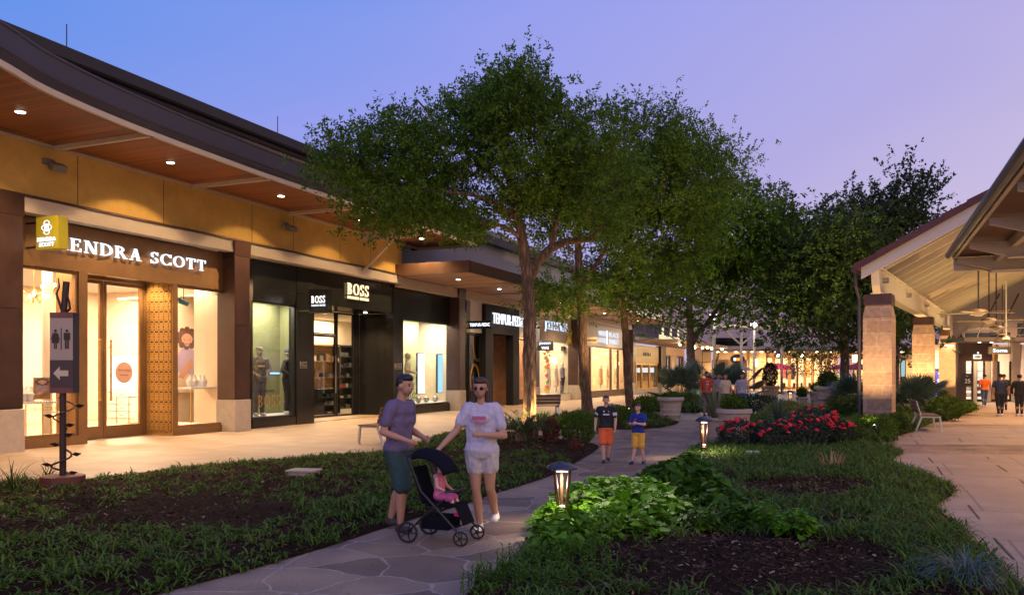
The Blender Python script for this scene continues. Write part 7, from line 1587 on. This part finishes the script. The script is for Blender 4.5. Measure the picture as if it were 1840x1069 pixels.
    return t, hands
white_c = cloth('white_cotton', (.62,.60,.60)); black_c = cloth('black_cloth', (.015,.015,.018)); shoe_w = mat('white_trainer', (.72,.70,.68), .6); shoe_b = mat('black_trainer', (.02,.02,.022), .6)
# man pushing the stroller : walks toward the right and the camera
XM, YM = G(716, 952)
person('man in a purple t-shirt and dark green shorts pushing the stroller', XM, YM, 1.63, R(-118), skin1,
  [('shirt', cloth('purple_tee', (.14,.11,.20))), ('shorts', cloth('dark_green_shorts', (.03,.07,.065)), .95), ('shoes', mat('dark_brown_shoes', (.05,.035,.035), .7))],
  arms=[((.15,-.02,.64),(.10,.13,.59)), ((-.15,-.02,.64),(-.10,.13,.59))], legs=[((.05,.07,.285),(.05,.05,.045)), ((-.05,-.02,.28),(-.05,-.10,.06))], head=(0,.015), hairm=hair_b, lean=.06)
XW, YW = G(866, 956)
person('woman with long hair and sunglasses in a white t-shirt beside the stroller', XW, YW, 1.60, R(168), skin1,
  [('shirt', cloth('white_tie_dye_tee', (.55,.52,.60), c2=(.42,.40,.50), vs=3)), ('shorts', cloth('pale_plaid_shorts', (.42,.38,.37), c2=(.60,.56,.58), vs=9), .42), ('shoes', shoe_w), ('glasses', mat('matte_sunglasses', (.02,.014,.014), .6, spec=.2)), ('print', mat('pink_print', (.5,.12,.2), .8), [(0,.745,.09,.022),(0,.71,.06,.012)])],
  arms=[((.16,.04,.66),(.24,.12,.56)), ((-.15,.02,.63),(-.04,.12,.64))], legs=[((.035,.02,.28),(.02,-.02,.045)), ((-.05,-.015,.285),(-.06,-.13,.10))], head=(.005,.01), hair='long', hairm=hair_br, female=True)
# stroller
XS, YS = G(790, 970); st = thing('stroller', 'black baby stroller with a dark canopy between the man and the woman', 'stroller', (XS, YS, 0), R(-112))
fr = mat('stroller_frame', (.03,.03,.035), .4, .5); fab = mat('stroller_fabric', (.008,.008,.014), .95, spec=.1)
st.scale = (.84,.84,.84)
# local +y = travel direction
for s in (-1, 1):
    MB().tube([(s*.22,-.30,.98),(s*.24,-.12,.60),(s*.24,.38,.13)], .014, 8).tube([(s*.24,.18,.52),(s*.24,-.10,.30),(s*.24,-.28,.13)], .013, 8).build('side_frame', fr, st, smooth=True)
MB().tube([(-.22,-.30,.98),(-.2,-.33,1.0),(.2,-.33,1.0),(.22,-.30,.98)], .018, 8).build('handle', fr, st, smooth=True)
MB().tube([(-.24,-.22,.20),(.24,-.22,.20)], .01, 6).tube([(-.24,.30,.2),(.24,.30,.2)], .01, 6).build('cross_bar', fr, st)
def wheel(x, y, r):
    w_ = MB().tube([(x+r*0,y+r*math.cos(a),r+r*.92*math.sin(a)*1.0) for a in np.linspace(0,2*math.pi,25)], r*.13, 8).build('wheel', mat('wheel_rubber', (.015,.015,.015), .8), st, smooth=True); b = MB()
    for k in range(5): a = k*1.2566; b.bar((x,y,r), (x,y+r*.85*math.cos(a),r+r*.8*math.sin(a)), .012)
    b.tube([(x-.02,y,r),(x+.02,y,r)], .022, 10); b.build('hub', fr, w_)
for s in (-1, 1): wheel(s*.27,-.28,.12); wheel(s*.23,.38,.085)
MB().box(-.17,-.10,.42,.17,.26,.46).slab([(-.17,-.12,.44),(.17,-.12,.44),(.17,-.26,.86),(-.17,-.26,.86)], (0,-.03,0)).slab([(-.15,.27,.44),(.15,.27,.44),(.15,.37,.22),(-.15,.37,.22)], (0,.02,0)).build('seat', fab, st, bevel=.01)
cn = MB(); rows = []
for i in range(9):
    a = R(95)*i/8-R(20); 
    for j in range(9):
        b_ = (j/8-.5)*2; rows.append((b_*.23*(1-.12*abs(b_)), -.16+.38*math.sin(a)*(1-.15*b_*b_), .72+.36*math.cos(a)*(1-.28*b_*b_)))
cn.add(rows, [(i*9+j, i*9+j+1, (i+1)*9+j+1, (i+1)*9+j) for i in range(8) for j in range(8)]); c_ = cn.build('canopy', fab, st, smooth=True); md = c_.modifiers.new('thick', 'SOLIDIFY'); md.thickness = .012
MB().box(-.16,-.16,.15,.16,.2,.30).build('basket', fab, st, bevel=.02)
MB().tube([(-.19,.16,.60),(-.12,.27,.61),(.12,.27,.61),(.19,.16,.60)], .015, 8).build('bumper_bar', fr, st)
cxy = Matrix.Rotation(R(-112), 4, 'Z')@Vector((0,.0,0))
ct, _ = person('small child in pink sitting in the stroller', XS, YS, .70, R(-112), skin2, [('tank', cloth('pink_top', (.62,.16,.30))), ('shorts', cloth('pink_leggings', (.50,.10,.24)), .9), ('shoes', mat('magenta_shoes', (.6,.02,.2), .6))],
  arms=[((.14,.03,.66),(.10,.15,.60)), ((-.14,.03,.66),(-.10,.15,.60))], legs=[((.07,.22,.50),(.08,.30,.30)), ((-.07,.22,.50),(-.08,.30,.30))], hairm=hair_br, vox=.007, z=.075, head=(.01,.01))
# two boys
X_, Y = G(1089, 831)
person('boy in a black striped jersey and orange shorts walking on the flagstone path', X_, Y, 1.235, R(176), skin2, [('shirt', black_c), ('shorts', cloth('orange_shorts', (.75,.14,.04)), .88), ('shoes', shoe_b), ('print', white_c, [(0,.722,.095,.022),(-.035,.765,.014,.014),(.035,.768,.02,.022)]), ('sleeve_stripe', white_c)],
  arms=[((.15,-.03,.65),(.16,.02,.52)), ((-.14,.0,.64),(-.13,.06,.51))], legs=[((.05,.05,.28),(.035,.03,.045)), ((-.045,-.01,.28),(-.03,-.10,.07))], hairm=hair_br, fat=1.02)
X_, Y = G(1147, 833)
person('smaller boy in a blue t-shirt and yellow shorts on the flagstone path', X_, Y, 1.09, R(150), skin2, [('shirt', cloth('royal_blue_tee', (.012,.03,.20))), ('shorts', cloth('yellow_shorts', (.75,.42,.06)), .9), ('shoes', mat('navy_shoes', (.02,.03,.07), .6)), ('print', mat('red_print', (.5,.05,.04), .8), [(.02,.745,.05,.02)])],
  arms=[((.14,.03,.66),(.05,.13,.67)), ((-.13,.05,.66),(-.03,.14,.68))], legs=[((.05,.03,.28),(.08,.07,.045)), ((-.05,-.01,.28),(-.07,-.07,.05))], head=(.01,.0), hairm=hair_br, fat=1.02)
# group of four
X_, Y = G(1270, 747); person('person in an orange-red t-shirt and black shorts with a dark chin mask', X_, Y, 1.70, R(178), skin3, [('shirt', cloth('orange_red_tee', (.42,.05,.02))), ('shorts', black_c, .7), ('shoes', shoe_b), ('mask', black_c), ('print', white_c, [(0,.775,.07,.016),(0,.715,.06,.03),(0,.66,.04,.012)])], hairm=hair_b, vox=.014, wide=1.1, fat=1.12)
X_, Y = G(1303, 746); person('person in a tan t-shirt and dark shorts in the middle of the group of four', X_, Y, 1.63, R(182), skin1, [('shirt', cloth('tan_tee', (.55,.42,.28))), ('shorts', cloth('dark_brown_shorts', (.05,.04,.03)), .9), ('shoes', shoe_b)], arms=[((.15,0,.64),(.15,.03,.50)), ((-.15,0,.64),(-.15,.03,.50))], hair='long', hairm=hair_b, vox=.014, female=True, fat=1.1)
X_, Y = G(1333, 746); person('person with long dark hair in a printed grey t-shirt and blue shorts', X_, Y, 1.65, R(176), skin1, [('shirt', cloth('grey_tee', (.30,.30,.34))), ('shorts', cloth('denim_blue', (.05,.08,.18)), .6), ('shoes', shoe_w), ('print', mat('pink_letters', (.45,.12,.18), .8), [(0,.765,.09,.012)])], arms=[((.16,0,.65),(.16,.03,.50)), ((-.15,0,.64),(-.16,.03,.51))], hair='long', hairm=hair_b, vox=.014, female=True, fat=1.15)
Y = 35.5; X_ = PX(Y, 1291); person('person raising a hand to the face at the back of the group', X_, Y, 1.63, R(180), skin1, [('shirt', cloth('blue_grey_tee', (.20,.24,.30))), ('shorts', black_c, .8), ('shoes', shoe_b)], arms=[((.15,0,.64),(.15,.03,.50)), ((-.17,.08,.76),(-.05,.09,.91))], hairm=hair_b, vox=.014)
# shoppers on the right, seen from behind
X_, Y = G(1769, 731); person('shopper in a bright orange t-shirt and blue jeans seen from behind', X_, Y, 1.60, R(-14), skin1, [('shirt', cloth('bright_orange_tee', (.80,.16,.02))), ('pants', cloth('blue_jeans', (.06,.12,.22))), ('shoes', shoe_w)], arms=[((.16,.0,.65),(.17,.05,.53)), ((-.15,-.02,.64),(-.16,.02,.52))], legs=[((.05,.05,.28),(.04,.06,.045)), ((-.05,-.02,.28),(-.06,-.10,.06))], hairm=hair_b, vox=.014)
X_, Y = G(1797, 747); person('shopper in a navy t-shirt and black trousers seen from behind', X_, Y, 1.62, R(-16), skin3, [('shirt', cloth('navy_tee', (.02,.03,.06))), ('pants', black_c), ('shoes', shoe_w)], arms=[((.16,.0,.65),(.18,.03,.53)), ((-.16,-.0,.65),(-.17,.03,.52))], legs=[((.05,.04,.28),(.05,.04,.045)), ((-.05,-.0,.28),(-.04,-.04,.045))], hairm=hair_b, vox=.013, wide=1.1, fat=1.1)
Y = 37.5; X_ = PX(Y, 1804); person('shopper mostly hidden behind the shopper in navy', X_, Y, 1.60, R(-10), skin1, [('shirt', black_c), ('pants', black_c), ('shoes', shoe_b)], hairm=hair_br, vox=.015, wide=1.05)
X_, Y = G(1832, 747); person('shopper in a black jacket and cap seen from behind at the right edge', X_, Y, 1.60, R(-14), skin1, [('jacket', cloth('black_jacket', (.012,.012,.013))), ('pants', black_c), ('shoes', shoe_w), ('cap', black_c)], hairm=hair_b, vox=.013, wide=1.12, fat=1.12, arms=[((.16,.02,.64),(.12,.08,.55)), ((-.17,.02,.64),(-.13,.09,.54))])
# ---------------------------------------------------------------- mannequins
mq = mat('mannequin_white', (.70,.66,.60), .5); mqg = mat('mannequin_grey', (.30,.29,.27), .5)
def mannequin(u, v, z, H, label, m, parts, rz=0, **k):
    X_, Y_, _ = LBw(u, v); grp = k.pop('group', 'shop window mannequins')
    return person(label, X_, Y_, H, RZL-R(90)+rz, m, parts, z=z, name='mannequin', cat='mannequin', group=grp, mono=m, faceoff=True, hair=None, vox=k.pop('vox', .012), **k)
gh = cloth('grey_hoodie', (.10,.10,.10)); gp = cloth('grey_joggers', (.11,.11,.12)); gl = mat('gold_print', (.55,.40,.15), .6)
mannequin(U(466,-.8), -.8, .335, 2.12, 'mannequin in a grey hoodie, joggers and cap at the left of the black shop window', mqg, [('jacket', gh), ('pants', gp), ('shoes', shoe_w), ('cap', cloth('grey_cap', (.2,.2,.2))), ('print', gl, [(0,.72,.10,.02)])], R(-25), arms=[((.17,-.03,.67),(.09,.08,.60)), ((-.17,-.03,.67),(-.09,.08,.60))])
mannequin(U(517,-.85), -.85, .335, 2.08, 'mannequin in a black jacket and dark trousers at the right of the same window', mqg, [('jacket', black_c), ('pants', black_c), ('shoes', shoe_w), ('cap', cloth('navy_cap', (.05,.06,.09))), ('print', gl, [(0,.70,.08,.02)])], R(20), arms=[((.17,-.03,.67),(.11,.07,.60)), ((-.20,-.04,.67),(-.22,.03,.60))])
mannequin(U(733,-1.0), -1.0, .41, 2.05, 'pale hooded mannequin in the right window of the black shop', mq, [('jacket', cloth('pale_hoodie', (.55,.50,.40))), ('pants', cloth('pale_joggers', (.5,.47,.4))), ('hood', cloth('pale_hoodie2', (.5,.46,.38))), ('shoes', shoe_w)], R(30), arms=[((.17,-.03,.67),(.12,.12,.62)), ((-.17,-.03,.67),(-.09,.08,.64))])
mannequin(U(985,-1.1), -1.1, .35, 1.9, 'white mannequin in a long white dress, leftmost of three in the boutique window', mq, [('tank', white_c), ('skirt', white_c)], 0, vox=.02); mannequin(U(999,-1.4), -1.4, .35, 1.9, 'white mannequin in cream clothes, middle of three in the boutique window', mq, [('shirt', cloth('cream_blouse', (.6,.52,.42))), ('skirt', cloth('cream_skirt', (.45,.36,.34)))], 0, vox=.02); mannequin(U(1010,-1.0), -1.0, .35, 1.95, 'white mannequin in a blue patterned jacket and jeans, right of three in the boutique window', mq, [('jacket', cloth('blue_patterned', (.14,.2,.45), c2=(.7,.65,.6), vs=22)), ('pants', cloth('dark_jeans', (.03,.05,.10))), ('shoes', shoe_b)], R(-10), vox=.02)
for i, (px_, c, lab) in enumerate(((1049,(.3,.3,.35),'grey dressed mannequin behind the narrow left window of the tan shop'),(1079,(.42,.25,.15),'mannequin in a long rust coat in the wide window of the tan shop'),(1091,(.55,.40,.26),'mannequin in a camel outfit right of the rust coat mannequin'),(1107,(.35,.25,.2),'mannequin in brown behind the right window of the tan shop'),(1119,(.5,.42,.3),'mannequin in beige behind the last window of the tan shop'))):
    cc = cloth('shop_cloth_%s' % ('grey','rust','camel','brown','beige')[i], c); mannequin(U(px_,-1.4), -1.4, .35, 1.95, lab, mq, [('jacket', cc), ('skirt' if i % 2 else 'pants', cc)], R((-10,0,15,5,-5)[i]), vox=.022)
